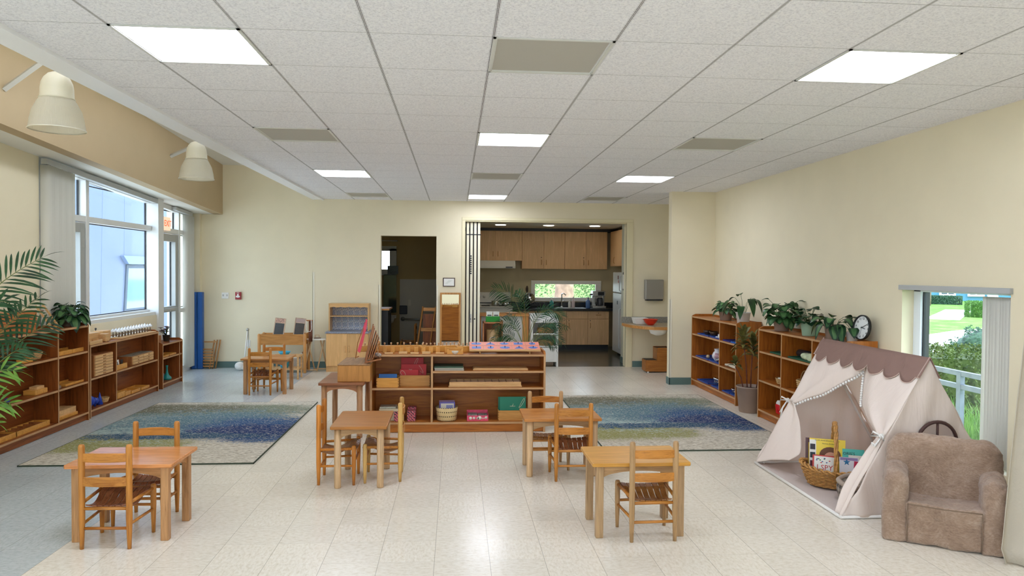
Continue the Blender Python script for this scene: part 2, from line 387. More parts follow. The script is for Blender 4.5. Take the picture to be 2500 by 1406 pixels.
# left wall: solid beside the windows, low parapet under them
b = MB()
b.box(-4.5, -4.2, 1.9, 7.62, 0, 3.0).box(-4.5, -4.2, -4, -2.4, 0, 3.2).box(-4.5, -4.14, 8.5, 10.32, 0, .955)
b.box(-4.5, -4.2, -2.4, 1.9, 0, .9)
b.box(-4.6, -4.09, 11.87, 11.96, 0, 2.52)
struct('wall_left', b, m_wall)
struct('wall_behind', MB().box(-4.6, -2.0, -4.2, -4, 0, 3.9).box(-2.0, 2.4, -4.2, -4, 0, .9).box(-2.0, 2.4, -4.2, -4, 2.4, 3.9).box(2.4, 3.95, -4.2, -4, 0, 3.9), m_wall)
def baseboard(n, *bx):
    b = MB()
    for q in bx: b.box(*q)
    struct(n, b, m_teal)
baseboard('baseboard_back', (-4.08, -2.31, YB-.012, YB, 0, .1), (-2.31, -1.23, YB-.042, YB-.03, 0, .1), (-.32, .10, YB-.042, YB-.03, 0, .1), (2.99, 3.7, YB-.042, YB-.03, 0, .1))
baseboard('baseboard_pillar', (3.05, 3.70, 10.018, 10.03, 0, .1), (3.048, 3.06, 10.018, 10.17, 0, .1))
baseboard('baseboard_right', (3.688, 3.70, -4, 10.03, 0, .1))
baseboard('baseboard_left', (-4.2, -4.188, -4, 7.62, 0, .1), (-4.14, -4.128, 8.5, 10.32, 0, .1))
m_guard = flat('clear_corner_guard', '#EDE7D2', .25, spec=.6)
for i, (x, y, z, wd) in enumerate(((-2.325, YB-.035, 1.56, .03), (3.05, 10.02, 1.22, .03), (-1.262, YB-.034, 1.36, .03), (-.318, YB-.034, 1.36, .03))):
    struct('trim_%d' % (3+i), MB().box(x, x+wd, y, y+.004, .1, z).box(x, x+.004, y, y+.03, .1, z), m_guard)
# kitchen opening casing
b = MB()
b.box(.10, .155, YB-.045, YB+.16, 0, 2.44).box(2.87, 2.98, YB-.045, YB+.0, 0, 2.44).box(.10, 2.98, YB-.045, YB+.0, 2.44, 2.49).box(2.87, 2.89, YB-.03, YB+.16, 0, 2.44).box(.15, 2.89, YB-.03, YB+.16, 2.42, 2.44)
struct('trim_7', b, flat('cream_casing', '#E7DCB6', .5), bevel=.004)
# ------------------------------------------------------------------ left glazing
XF, XG = -4.2, -4.29
def zh(y): return zb(y)-.0
t_ = thing('window_1', None, None); t_['kind'] = 'structure'
b = MB(); b2 = MB()
def post(y0, y1, z0, z1, x0=XG-.004, x1=XF, B=None): (B or b).box(x0, x1, y0, y1, z0, z1)
post(7.62, 7.70, 0, 2.8)
post(8.55, 8.62, 0, 2.66); post(10.32, 10.50, 0, 2.62, XG-.004, -4.11); post(11.30, 11.36, 0, 2.5); post(11.74, 11.87, 0, 2.5)
post(7.62, 10.32, 2.12, 2.19, XG-.004, XF-.005); post(10.5, 11.87, 2.12, 2.19, XG-.004, XF-.005)
# sloping head
b.prism([(7.62, zb(7.62)-.07), (11.87, zb(11.87)-.07), (11.87, zb(11.87)), (7.62, zb(7.62))], XG-.004, XF-.008, 'x')
post(8.55, 10.4, .93, 1.0, XG-.004, -4.16)
post(8.62, 10.32, 1.0, 1.03, XG-.004, -4.235)
# gaskets
b.build('window_frame', m_alu, t_, bevel=.004)
g = MB()
for (y0, y1, z0, z1) in ((8.63, 10.32, 1.03, 2.12), (8.63, 10.32, 2.19, 2.56), (7.7, 8.54, 2.19, 2.62), (10.62, 11.30, 2.19, 2.46), (11.36, 11.74, 2.19, 2.44), (11.36, 11.74, 1.0, 2.12), (11.36, 11.74, .1, .95)):
    for q in ((y0, y0+.012, z0, z1), (y1-.012, y1, z0, z1), (y0, y1, z0, z0+.01), (y0, y1, z1-.01, z1)): g.box(XG-.006, XG+.012, *q)
g.build('gasket', m_black, t_)
g = MB()
g.box(XG-.004, XG, 8.6, 10.35, 1.0, 2.68).box(XG-.004, XG, 7.68, 8.56, 2.15, 2.75).box(XG-.004, XG, 10.48, 11.32, 2.15, 2.55).box(XG-.004, XG, 11.34, 11.78, 0, 2.5)
g.build('pane', m_glass, t_)
b = MB(); post(11.36, 11.74, .93, .99, B=b); post(11.3, 11.87, 0, .1, B=b); post(10.5, 11.3, 0, .03, B=b); b.build('rail', m_alu, t_)
def glazed_door(n, y0, y1, ztop, mat):
    t = thing(n, None, None); t['kind'] = 'structure'
    b = MB(); x0, x1 = XG-.02, XF-.01
    b.box(x0, x1, y0, y0+.1, .02, ztop).box(x0, x1, y1-.1, y1, .02, ztop).box(x0, x1, y0+.1, y1-.1, ztop-.11, ztop).box(x0, x1, y0+.1, y1-.1, .02, .3).box(x0, x1, y0+.1, y1-.1, .96, 1.04)
    b.build('door_frame', mat, t, bevel=.004)
    MB().box(XG-.004, XG, y0+.09, y1-.09, .3, ztop-.1).build('door_pane', m_glass, t)
    g = MB()
    for q in ((y0+.1, y0+.11, .3, ztop-.11), (y1-.11, y1-.1, .3, ztop-.11)): g.box(XG-.004, XG+.012, *q)
    g.build('gasket', m_black, t)
    MB().box(x1, x1+.045, y0+.12, y1-.12, .98, 1.02).build('push_bar', m_alug, t, bevel=.004)
    return t
glazed_door('door_1', 7.72, 8.54, 2.11, m_alug)
glazed_door('door_2', 10.52, 11.29, 2.11, m_alug)
# unseen windows added behind the camera for fill daylight, left wall and end wall
t_ = thing('window_2', None, None); t_['kind'] = 'structure'
b = MB()
for y in (-2.4, -.95, .45, 1.84): post(y, y+.06, .9, 2.9, B=b)
post(-2.4, 1.9, .9, .98, B=b); post(-2.4, 1.9, 2.12, 2.19, B=b); b.build('window_frame', m_alu, t_)
MB().box(XG-.004, XG, -2.4, 1.9, .9, 3.1).build('pane', m_glass, t_)
t_ = thing('window_3', None, None); t_['kind'] = 'structure'
b = MB()
for x in (-2.0, -.55, .9, 2.34): b.box(x, x+.06, -4.15, -4.05, .9, 2.4)
b.box(-2, 2.4, -4.15, -4.05, .9, .97).box(-2, 2.4, -4.15, -4.05, 2.33, 2.4); b.build('window_frame', m_alu, t_)
MB().box(-2, 2.4, -4.104, -4.10, .9, 2.4).build('pane', m_glass, t_)
# right low window
t_ = thing('window_4', None, None); t_['kind'] = 'structure'
b = MB(); x0, x1 = 3.80, 3.86
b.box(x0, x1, WY0, WY0+.06, WZ0, WZ1).box(x0, x1, WY1-.09, WY1, WZ0, WZ1).box(x0, x1, WY0, WY1, WZ0, WZ0+.06).box(x0, x1, WY0, WY1, WZ1-.05, WZ1)
b.build('window_frame', flat('white_vinyl_frame', '#E6ECF2', .4), t_, bevel=.003)
b = MB().box(x0+.02, x0+.07, WY1-.105, WY1-.09, WZ0+.06, WZ1-.05).box(x0+.02, x0+.07, WY0+.06, WY0+.075, WZ0+.06, WZ1-.05); b.build('gasket', m_black, t_)
MB().box(3.826, 3.83, WY0+.05, WY1-.08, WZ0+.05, WZ1-.04).build('pane', m_glass, t_)
for a in (((-4.33, 9.7, 1.35), (0, -PI/2, 0), 2.4, 4.1), ((-4.33, -.25, 1.95), (0, -PI/2, 0), 2.0, 4.3), ((3.9, 5.1, .9), (0, PI/2, 0), 1.3, 1.2)): portal(*a)
portal((.2, -4.22, 1.65), (PI/2, 0, 0), 4.4, 1.5)
# ------------------------------------------------------------------ outside, left: pale metal-clad building
def cladding_mat():
    t = NT('pale_metal_cladding'); p = t.pbsdf('#B9CBE6', .45, .1, .4)
    c = t.coord(); nz = t.n('TexNoise', Scale=.5, Detail=2.0); t.l(c, 'Vector', nz, 'Vector')
    r = t.ramp([(.3, '#66738C'), (.7, '#737F98')]); t.l(nz, 'Fac', r, 'Fac'); t.l(r, 'Color', p, 'Base Color'); return t.m
bl = thing('clad_building', 'pale blue metal clad building standing outside the left windows', 'building', (-8, 15.7, -.4))
b = MB()
b.prism([(0, 0), (.25, 8), (16, 8), (16, 0)], -.35, 0, 'x'); b.build('wall', cladding_mat(), bl)
b = MB()
for y0, dy in ((1.15, .35), (2.3, .2), (3.9, .2), (5.6, .25), (7.3, .2), (9.2, .2)): b.prism([(y0, 0), (y0+.012, 0), (y0+.012+dy, 8), (y0+dy, 8)], 0, .004, 'x')
b.prism([(0, 0), (.02, 0), (.27, 8), (.25, 8)], -.01, .01, 'x')
b.build('seam', flat('cladding_seam', '#6E7C92', .6), bl)
b = MB(); z0 = .95
W = [(2.30, z0), (3.9, z0), (3.9, 2.08), (2.44, 2.08)]
b.prism(W, .0, .03, 'x', 0)
b.prism([(2.40, z0+.06), (3.8, z0+.06), (3.8, 2.0), (2.53, 2.0)], .03, .032, 'x', 1)
b.prism([(2.15, 2.30), (3.95, 2.30), (3.95, 2.10), (2.42, 2.10)], .0, .09, 'x', 2)
b.build('window', [flat('slate_window_frame', '#3E4C5E', .5), flat('reflective_dark_glazing', '#7C98A4', .06, .2, .8), flat('window_hood', '#7C92B4', .5)], bl)
def leaf_mat(name, c1, c2, rough=.5, trans=.25):
    if name in _M: return _M[name]
    t = NT(name); p = t.pbsdf(None, rough, 0, .35); c = t.coord(); nz = t.n('TexNoise', Scale=9.0, Detail=3.0); t.l(c, 'Vector', nz, 'Vector')
    r = t.ramp([(.35, c1), (.65, c2)]); t.l(nz, 'Fac', r, 'Fac'); t.l(r, 'Color', p, 'Base Color')
    tr = t.n('BsdfTranslucent'); t.l(r, 'Color', tr, 'Color'); mx = t.n('MixShader', Fac=trans); t.l(p, 'BSDF', mx, 1); t.l(tr, 'BSDF', mx, 2); t.l(mx, 'Shader', t.out, 'Surface')
    _M[name] = t.m; return t.m
def foliage(mb, c, rad, n, size, seed, m=0, M=None, shell=.45):
    rnd = random.Random(seed)
    for i in range(n):
        while True:
            d = Vector((rnd.uniform(-1, 1), rnd.uniform(-1, 1), rnd.uniform(-1, 1)))
            if .05 < d.length < 1: break
        d.normalize(); k = shell+(1-shell)*rnd.random()**.5
        k *= .82+.18*math.sin(d.x*7+seed)*math.cos(d.y*6-d.z*5)
        p = Vector((c[0]+d.x*rad[0]*k, c[1]+d.y*rad[1]*k, c[2]+d.z*rad[2]*k))
        a = Vector((rnd.uniform(-1, 1), rnd.uniform(-1, 1), rnd.uniform(-.6, .6))).normalized(); q = a.cross(d+Vector((0, 0, .3)))
        if q.length < 1e-3: continue
        q.normalize(); s_ = size*rnd.uniform(.6, 1.3)
        mb.add([p-a*s_, p+q*s_*.45, p+a*s_, p-q*s_*.45], [(0, 1, 2, 3)], m, False, M)
lf1 = leaf_mat('tree_leaves', '#3C5E34', '#7F9C66'); lf2 = leaf_mat('hedge_leaves', '#33441E', '#66763A'); lf3 = leaf_mat('bush_leaves', '#234430', '#56785A')
m_bark = flat('tree_bark', '#8B7564', .9, noise=.35, nscale=7, bump=.6)
def tree(loc, h, r, n, label, seed, trunk=.16, size=.22, lean=.0):
    t = thing('tree', label, 'tree', loc, 0, 'trees outside the windows')
    b = MB(); b.tube([(0, 0, 0), (.1*lean, 0, h*.4), (lean, .1, h*.8)], [trunk, trunk*.8, trunk*.4], 9); b.build('trunk', m_bark, t)
    b = MB(); foliage(b, (lean, 0, h), (r, r, r*.9), n, size, seed); foliage(b, (lean-.5*r, .3, h*.72), (r*.7, r*.7, r*.6), n//2, size, seed+1); b.build('foliage', lf1, t)
    return t
tree((-12.9, 23.6, -.4), 4.8, 2.9, 2600, 'tree at the edge of the clad building, seen through the first window bay', 3)
# ground outside
def grass_mat():
    t = NT('mown_grass'); p = t.pbsdf(None, .9, 0, .1); c = t.coord(); nz = t.n('TexNoise', Scale=1.2, Detail=6.0, Roughness=.7); t.l(c, 'Vector', nz, 'Vector')
    r = t.ramp([(.35, '#567E34'), (.52, '#6C9444'), (.7, '#96A066')]); t.l(nz, 'Fac', r, 'Fac'); t.l(r, 'Color', p, 'Base Color'); return t.m
m_grass = grass_mat(); m_path = flat('concrete_path', '#DCD8CE', .85, noise=.06, nscale=3)
gm = MB().box(3.96, 110, -30, 130, -.5, -.35); o = tag(gm.build('lawn', m_grass), 'bright green mown lawn beyond the low right window', 'lawn', kind='structure')
gm = MB().box(-40, -4.62, -30, 60, -.5, -.4).box(-40, 110, 15.6, 60, -.52, -.42).box(-40, 110, -60, -4.3, -.52, -.42); tag(gm.build('ground_outside', m_path), 'pale paved ground outside the left windows', 'ground', kind='structure')
def strip(name, pts, wd, lab):
    b = MB(); L = []; R = []
    for i, p in enumerate(pts):
        p = Vector((*p, 0)); q = Vector((*pts[min(i+1, len(pts)-1)], 0))-Vector((*pts[max(i-1, 0)], 0)); n = Vector((-q.y, q.x, 0)).normalized()*wd/2
        L.append(tuple(p+n+Vector((0, 0, -.345)))); R.append(tuple(p-n+Vector((0, 0, -.345))))
    b.sheet([L, R], smooth=False); tag(b.build(name, m_path, solid=.03), lab, 'path', kind='structure')
NEARP = [tuple(AZ(*q, -.35))[:2] for q in ((2215, 857), (2265, 846), (2300, 836), (2335, 826), (2400, 814), (2500, 805))]
FARP = [tuple(AZ(*q, -.35))[:2] for q in ((2300, 780), (2312, 773), (2327, 765), (2341, 757))]
strip('garden_path', NEARP, 1.9, 'pale concrete path across the lawn, nearest the window')
strip('garden_path', FARP, 1.3, 'farther pale concrete path running up the lawn')
# houses far off
m_hw = flat('blue_siding', '#4A8098', .7); m_ht = flat('white_house_trim', '#F2F4F6', .6); m_hg = flat('house_window_glass', '#4A5560', .2)
hs = thing('row_house', 'blue row house with white trim far across the lawn', 'house', (36.6, 51.8, -.35), -.35)
MB().box(-14, 20, 0, 7, 0, 6).build('wall', m_hw, hs)
b = MB()
for x in (-6, -1.4, 3.2, 7.8): b.box(x, x+.7, -.12, 0, 0, 6)
b.box(-14, 20, -.1, 0, 2.9, 3.3); b.build('trim', m_ht, hs)
for x in (-4.6, -2.9, 0, 1.9, 4.8, 6.2, 9.6):
    w_ = MB().box(x, x+1.1, -.14, 0, .35, 2.3).build('window', m_ht, hs); MB().box(x+.14, x+.5, -.16, -.13, .5, 2.15).box(x+.6, x+.96, -.16, -.13, .5, 2.15).build('pane', m_hg, w_)
b = MB().prism([(-14.5, 5.9), (20.5, 5.9), (18.5, 8.6), (-12.5, 8.6)], -.5, 7.5, 'y'); b.build('roof', flat('grey_shingles', '#77757A', .9), hs)
def hedge(name, label, loc, dims, n, size, seed, mat, boxy=True, rz=0):
    t = thing(name, label, 'hedge' if 'hedge' in name else 'bush', loc, rz, 'hedges and bushes on the lawn'); rnd = random.Random(seed)
    b = MB()
    if boxy:
        for i in range(n):
            p = Vector((rnd.uniform(-.5, .5)*dims[0], rnd.uniform(-.5, .5)*dims[1], rnd.uniform(0, 1)*dims[2]))
            f = rnd.randrange(3)
            if f == 0: p.z = dims[2]*(1+rnd.uniform(-.07, .05))
            elif f == 1: p.y = -dims[1]/2*(1+rnd.uniform(-.1, .08))
            else: p.x = rnd.choice((-.5, .5))*dims[0]*(1+rnd.uniform(-.06, .05))
            a = Vector((rnd.uniform(-1, 1), rnd.uniform(-1, 1), rnd.uniform(-1, 1))).normalized(); q = a.cross(Vector((rnd.uniform(-1, 1), 1, rnd.uniform(-1, 1)))).normalized(); s_ = size*rnd.uniform(.6, 1.3)
            b.add([p-a*s_, p+q*s_*.5, p+a*s_, p-q*s_*.5], [(0, 1, 2, 3)])
        b.cbox((0, 0, dims[2]*.46), (dims[0]*.9, dims[1]*.86, dims[2]*.92))
    else:
        foliage(b, (0, 0, dims[2]*.5), (dims[0]/2, dims[1]/2, dims[2]/2), n, size, seed, shell=.6); b.ball((0, 0, dims[2]*.48), 1, 12, sz=(dims[0]*.4, dims[1]*.4, dims[2]*.4))
    b.build('foliage', mat, t)
    return t
hedge('clipped_hedge', 'long clipped hedge in front of the far blue house', (31.9, 45.6, -.35), (3.0, 1.2, .55), 4000, .045, 1, lf3, rz=-.6)
hedge('clipped_hedge', 'bright green boxy hedge beside the upper path', (25.3, 30.9, -.35), (3.4, 1.2, .72), 6000, .035, 2, leaf_mat('bright_hedge', '#37641F', '#5C8A36'), rz=-.6)
hedge('low_bush', 'dusty green round bush at the right of the lawn', (9.75, 12.1, -.35), (1.9, 1.9, 1.15), 6500, .034, 3, lf3, False)
hedge('low_hedge', 'olive green hedge just beyond the railing outside the window', (7.1, 8.6, -.35), (3.6, 1.0, .98), 15000, .022, 4, lf2, rz=-.35)
gr = MB(); rnd = random.Random(5)
for i in range(1500):
    x, y = rnd.uniform(5.1, 6.2), rnd.uniform(5.6, 7.6); h = rnd.uniform(.25, .62); a = rnd.uniform(0, 2*PI); d = Vector((math.cos(a), math.sin(a), 0))*rnd.uniform(.05, .22); p = Vector((x, y, -.35)); s_ = Vector((-d.y, d.x, 0)).normalized()*.006
    gr.add([p-s_, p+s_, p+d*.5+s_*.8+Vector((0, 0, h*.75)), p+d*.5-s_*.8+Vector((0, 0, h*.75)), p+d*1.3+Vector((0, 0, h))], [(0, 1, 2, 3), (3, 2, 4)])
tag(gr.build('tall_grass', leaf_mat('long_grass', '#477228', '#7AA046', trans=.4)), 'long bright green grass growing under the outdoor railing', 'grass', kind='stuff')
rl = thing('metal_railing', 'galvanised metal railing outside the low right window', 'railing', (5.0, 6.7, -.35), .0)
m_galv = flat('galvanised_steel', '#7C8290', .45, .5, noise=.15, nscale=12)
for z in (.975, .845): MB().box(-.02, .02, -2.6, 2.6, z-.025, z+.025).build('rail', m_galv, rl, bevel=.004)
for y in (-1.6, .03, 1.7): MB().box(-.025, .025, y-.03, y+.03, 0, .98).build('post', m_galv, rl, bevel=.004)
# greenery behind the kitchen
tr_ = thing('tree', 'thick tree trunk and greenery outside the kitchen window', 'tree', (2.8, 18.2, -.4), 0, 'trees outside the windows')
b = MB(); b.tube([(0, 0, 0), (-.03, 0, 1.5), (.05, 0, 4)], [.4, .24, .22], 14); b.build('trunk', m_bark, tr_)
b = MB()
for k, (x, y, z, r) in enumerate(((-1.7, 1.4, 1.6, 1.5), (1.3, 1.2, 1.8, 1.4), (-.6, 2.5, 2.4, 1.8), (2.6, 2, 1.5, 1.5), (-3.2, 2.2, 1.9, 1.5))): foliage(b, (x, y, z), (r, .9, r), 4200, .042, 20+k)
b.build('foliage', lf1, tr_)

p_ = AZ(2271, 746, -.35); t = thing('sapling', 'thin bare young tree standing on the lawn at the left of the low window view', 'tree', tuple(p_), 0); MB().tube([(0, 0, 0), (.02, 0, 1.2), (.1, 0, 2.6)], [.05, .04, .03], 7).tube([(.02, 0, 1.3), (-.3, .1, 2.2)], .02, 5).tube([(.04, 0, 1.6), (.4, .1, 2.6)], .02, 5).build('trunk', m_bark, t)
# ------------------------------------------------------------------ kitchen shell
m_maple = wood('maple_laminate', '#DDB585', '#D6AD7C', 'z', .45, .6, blotch=.06)
m_kwall = flat('kitchen_wall_paint', '#CDBE98', .6)
b = MB()
b.box(-.15, .0, YB+.15, 15.3, 0, 2.6)
WL, WR = 1.60, 3.10
b.box(0, WL, 15.2, 15.35, 0, 2.6).box(WR, 3.95, 15.2, 15.35, 0, 2.6).box(WL, WR, 15.2, 15.35, 0, .99).box(WL, WR, 15.2, 15.35, 1.41, 2.6)
struct('wall_kitchen', b, m_kwall)
struct('wall_kitchen_stub', MB().box(2.95, 3.95, YB+.15, 12.62, 0, 2.5), flat('kitchen_grey_paint', '#C9C9B4', .6))
struct('ceiling_kitchen', MB().box(-.15, 3.95, YB+.15, 15.35, 2.5, 2.6), flat('kitchen_ceiling_paint', '#CFCDC2', .8))
struct('baseboard_kitchen', MB().box(2.94, 2.95, YB+.15, 12.62, 0, .1).box(2.94, 3.2, 12.62, 12.632, 0, .1), m_teal)
t_ = thing('window_5', None, None); t_['kind'] = 'structure'
b = MB(); b.box(WL, WR, 15.14, 15.2, 1.335, 1.41).box(WL, WR, 15.14, 15.2, .97, 1.05).box(WL, WL+.08, 15.14, 15.2, 1.05, 1.335).box(WR-.12, WR, 15.14, 15.2, 1.05, 1.335)
b.build('window_frame', m_white, t_, bevel=.004)
MB().quad((WL, 15.2, .99), (WR, 15.2, .99), (WR, 15.2, 1.41), (WL, 15.2, 1.41)).build('pane', m_glass, t_)
portal(((WL+WR)/2, 15.4, 1.2), (-PI/2, 0, 0), 1.4, .4)
m_pull = flat('wood_pull', '#B8844A', .45)
def X(u, Y, v=700): return AT(u, v, Y).x
YU = 14.88
def door_panel(parent, x0, x1, y, z0, z1, hside, hz, lock=False):
    d = MB().box(x0+.004, x1-.004, y-.02, y, z0+.004, z1-.004).build('door', m_maple, parent, bevel=.002)
    hx = x1-.05 if hside > 0 else x0+.05
    MB().tube([(hx, y-.02, hz-.05), (hx, y-.045, hz-.045), (hx, y-.045, hz+.045), (hx, y-.02, hz+.05)], .006, 6).build('handle', m_pull, d)
    if lock: MB().rod((hx, y-.02, hz+.10), (hx, y-.026, hz+.10), .009).build('lock', m_black, d)
cabs = [((1160, 1209), 1.82, 1, 0, 'upper kitchen cabinet at the far left, above the range hood'), ((1209, 1274), 1.82, -1, 0, 'short upper kitchen cabinet, its door right of the first one over the hood'),
        ((1274, 1327), 1.655, 1, 1, 'tall upper kitchen cabinet just right of the range hood'), ((1327, 1378), 1.655, -1, 0, 'upper kitchen cabinet above the left end of the small window'),
        ((1378, 1430), 1.655, 1, 1, 'upper kitchen cabinet with a lock above the middle of the small window'), ((1430, 1482), 1.655, -1, 0, 'rightmost upper cabinet above the coffee maker')]
for (u0, u1), z0, hs_, lk, lab in cabs:
    x0, x1 = X(u0, YU), X(u1, YU)
    t = thing('upper_cabinet', lab, 'cabinet', ((x0+x1)/2, YU, z0), 0, 'upper kitchen cabinets'); h = (x1-x0)/2
    MB().box(-h, h, .02, .30, 0, 2.44-z0).build('body', m_maple, t)
    door_panel(t, -h, h, .02, 0, 2.44-z0, hs_, .14, lk)
struct('trim_8', MB().box(0, 3.4, YU-.0, 15.2, 2.44, 2.5), m_dark)
t = thing('upper_cabinet', 'cabinet on the right kitchen wall above the refrigerator', 'cabinet', (3.24, 14.2, 1.72), 0, 'upper kitchen cabinets')
MB().box(0, .4, -.6, .68, 0, .72).build('body', m_maple, t); d_ = MB().box(-.02, 0, -.5, .6, .01, .71).build('door', m_maple, t); MB().tube([(-.02, .2, .06), (-.045, .2, .07), (-.045, .2, .17), (-.02, .2, .18)], .006, 6).build('handle', m_pull, d_)
# range hood, stove
x0, x1 = X(1163, 14.8), X(1257, 14.8)
t = thing('range_hood', 'white range hood under the left upper cabinets', 'range hood', ((x0+x1)/2, 14.9, 1.66)); h = (x1-x0)/2
MB().prism([(-.22, 0), (.28, 0), (.28, .16), (-.16, .16), (-.22, .05)], -h, h, 'x').build('body', flat('appliance_white', '#D9D6CA', .35), t, bevel=.004)
MB().box(h-.2, h-.06, -.232, -.22, .015, .035).build('switch_panel', m_dark, t)
m_appl = flat('appliance_white', '#D9D6CA', .35)
t = thing('kitchen_range', 'white electric range with a knobbed backguard in the kitchen', 'stove', (.82, 14.85, 0)); 
MB().box(-.42, .34, -.30, .33, .1, .86).box(-.43, .35, -.32, .33, .86, .885).build('body', m_appl, t, bevel=.008)
bg_ = MB().prism([(.22, .885), (.32, .885), (.32, 1.16), (.26, 1.16)], -.42, .34, 'x').build('backguard', m_appl, t, bevel=.01)
MB().box(-.41, .33, .205, .225, .93, .945).build('vent_strip', m_black, t)
for x in (-.32, -.22, .12, .22): MB().rod((x, .245, 1.07), (x, .215, 1.065), .028, n=12).build('knob', m_appl, bg_)
for x in (-.2, .16):
    for y in (-.14, .08): MB().lathe([(.09, .886), (.09, .892), (.07, .892)], 18, c=(x, y)).build('burner', m_black, t)
MB().box(-.36, .28, -.345, -.325, .72, .75).build('oven_handle', m_appl, t, bevel=.006)
# pots on the range
def pot(name, label, loc, r, h, mat, lid=True, cat='pot', handle=True, kettle=False):
    t = thing(name, label, cat, loc, .5)
    MB().lathe([(r*.92, 0), (r, .012), (r, h), (r*.96, h), (r*.95, .01), (0, .01)], 20).build('body', mat, t)
    if lid: l_ = MB().lathe([(r*1.0, h), (r*.7, h+r*.28), (.012, h+r*.36), (.012, h+r*.42), (.02, h+r*.5), (0, h+r*.55)], 20).build('lid', mat, t)
    if handle: MB().rod((r, 0, h*.8), (r+.16, 0, h*.95), .011, n=8).build('handle', m_dark, t)
    return t
pot('saucepan', 'steel saucepan with a dark handle on the left burner', (X(1210, 14.8), 14.78, .893), .085, .10, m_metal, lid=False)
pot('cooking_pot', 'lidded steel pot behind the palm, right of the saucepan', (X(1234, 14.9), 14.92, .893), .075, .07, m_chrome)
# base cabinets
YC = 14.58
zc = .845
for (u0, u1, hs_, lab) in ((1252, 1320, 1, 'base cabinet hidden behind the palm, left of the sink'), (1320, 1383, 1, 'base cabinet under the sink with its pull on the right'), (1383, 1435, -1, 'middle base cabinet left of the one with the drawer pull'), (1435, 1487, -1, 'base cabinet beside the refrigerator with a drawer pull')):
    x0, x1 = X(u0, YC, 800), X(u1, YC, 800); h = (x1-x0)/2
    t = thing('base_cabinet', lab, 'cabinet', ((x0+x1)/2, YC, 0), 0, 'kitchen base cabinets')
    MB().box(-h, h, .02, .6, .1, zc-.05).build('body', m_maple, t); MB().box(-h, h, .08, .6, 0, .1).build('toe_kick', m_dark, t)
    door_panel(t, -h, h, .02, .1, .63, hs_, .5, True)
    d = MB().box(-h+.004, h-.004, 0, .02, .64, zc-.055).build('drawer', m_maple, t, bevel=.002)
    if u0 == 1435: MB().tube([(-.05, 0, .715), (-.045, -.02, .715), (.045, -.02, .715), (.05, 0, .715)], .006, 6).build('handle', m_pull, d); MB().rod((0, 0, .755), (0, -.006, .755), .008).build('lock', m_black, d)
m_cnt = flat('black_laminate', '#15171A', .25, spec=.6)
single('worktop', MB().box(1.18, 3.6, -.04, .6, 0, .045).box(1.18, 3.6, .58, .6, .045, .15), m_cnt, 'black kitchen worktop with a low black backsplash', 'worktop', (0, YC, zc-.045), bevel=.004)
ZW = zc+.001
# faucet, bottles, coffee maker
fx = X(1372, 15.0)
t = thing('sink_faucet', 'tall steel faucet at the kitchen sink under the window', 'faucet', (fx, 15.02, ZW)); MB().tube([(0, 0, 0), (0, 0, .25), (0, -.02, .29), (.03, -.09, .30), (.06, -.16, .27)], .013, 8).build('spout', m_chrome, t); MB().rod((.0, 0, .12), (.06, 0, .15), .008).build('lever', m_chrome, t); MB().lathe([(.03, 0), (.03, .015), (.015, .03)], 12).build('base', m_chrome, t)
single('kitchen_sink', MB().box(-.36, .36, -.2, .2, 0, .006), m_metal, 'steel sink rim set in the black worktop', 'sink', (fx+.1, 14.84, ZW), bevel=.003)
def bottle(name, label, loc, r, h, mat, capm, neck=.35, group=None, cat='bottle'):
    t = thing(name, label, cat, loc, 0, group)
    MB().lathe([(r*.9, 0), (r, .006), (r, h*.55), (r*.8, h*.66), (r*neck, h*.74), (r*neck, h*.8)], 14).build('body', mat, t)
    MB().lathe([(r*neck*1.25, h*.8), (r*neck*1.25, h*.92), (r*neck*.6, h*.94), (r*neck*.5, h)], 12).build('cap', capm, t); return t
m_wp = flat('white_plastic', '#E4E2DA', .4); m_clear = flat('clear_plastic', '#C6CCD0', .15, spec=.7)
bottle('soap_bottle', 'short white soap bottle by the kitchen faucet', (X(1391, 14.8), 14.8, ZW), .032, .19, m_wp, m_white, group='soap bottles on the worktop')
bottle('soap_bottle', 'taller pale pink soap bottle beside the short white one', (X(1400, 14.83), 14.83, ZW), .036, .245, flat('pale_pink_plastic', '#D9C7C4', .35), m_white, group='soap bottles on the worktop')
bottle('soap_bottle', 'teal soap bottle partly behind the palm fronds', (X(1347, 14.85), 14.85, ZW), .045, .2, flat('teal_liquid', '#2F8F86', .2), m_white, group='soap bottles on the worktop')
t = bottle('spray_bottle', 'blue spray bottle left of the coffee maker', (X(1436, 14.8), 14.8, ZW), .05, .24, flat('blue_clear_plastic', '#5C7DB0', .15), flat('blue_cap', '#23408C', .4), neck=.22)
MB().box(-.045, .02, -.012, .012, .2, .225).build('trigger', m_white, t)
t = thing('coffee_maker', 'silver and black coffee maker standing on the worktop', 'coffee maker', (X(1461, 14.85), 14.85, ZW))
m_st = flat('satin_steel', '#C4C3BE', .25, .8)
MB().box(-.14, .14, -.12, .12, 0, .045).build('base', m_st, t, bevel=.006); MB().box(-.13, -.05, 0, .12, .045, .27).build('column', m_st, t, bevel=.004); MB().box(.1, .13, 0, .12, .045, .27).build('column', m_st, t, bevel=.004)
MB().box(-.14, .13, -.12, .12, .25, .36).build('head', m_st, t, bevel=.01); MB().box(-.03, .1, -.122, -.119, .27, .34).build('panel', m_black, t); MB().box(-.19, -.14, -.07, -.02, .27, .3).build('lever', m_black, t)
c_ = MB().lathe([(.055, .05), (.065, .07), (.06, .2), (.045, .22)], 16, c=(.03, -.03)).build('carafe', flat('dark_carafe_glass', '#4A4C50', .1), t); MB().box(-.055, -.03, -.1, -.07, .08, .2).build('handle', m_black, c_)
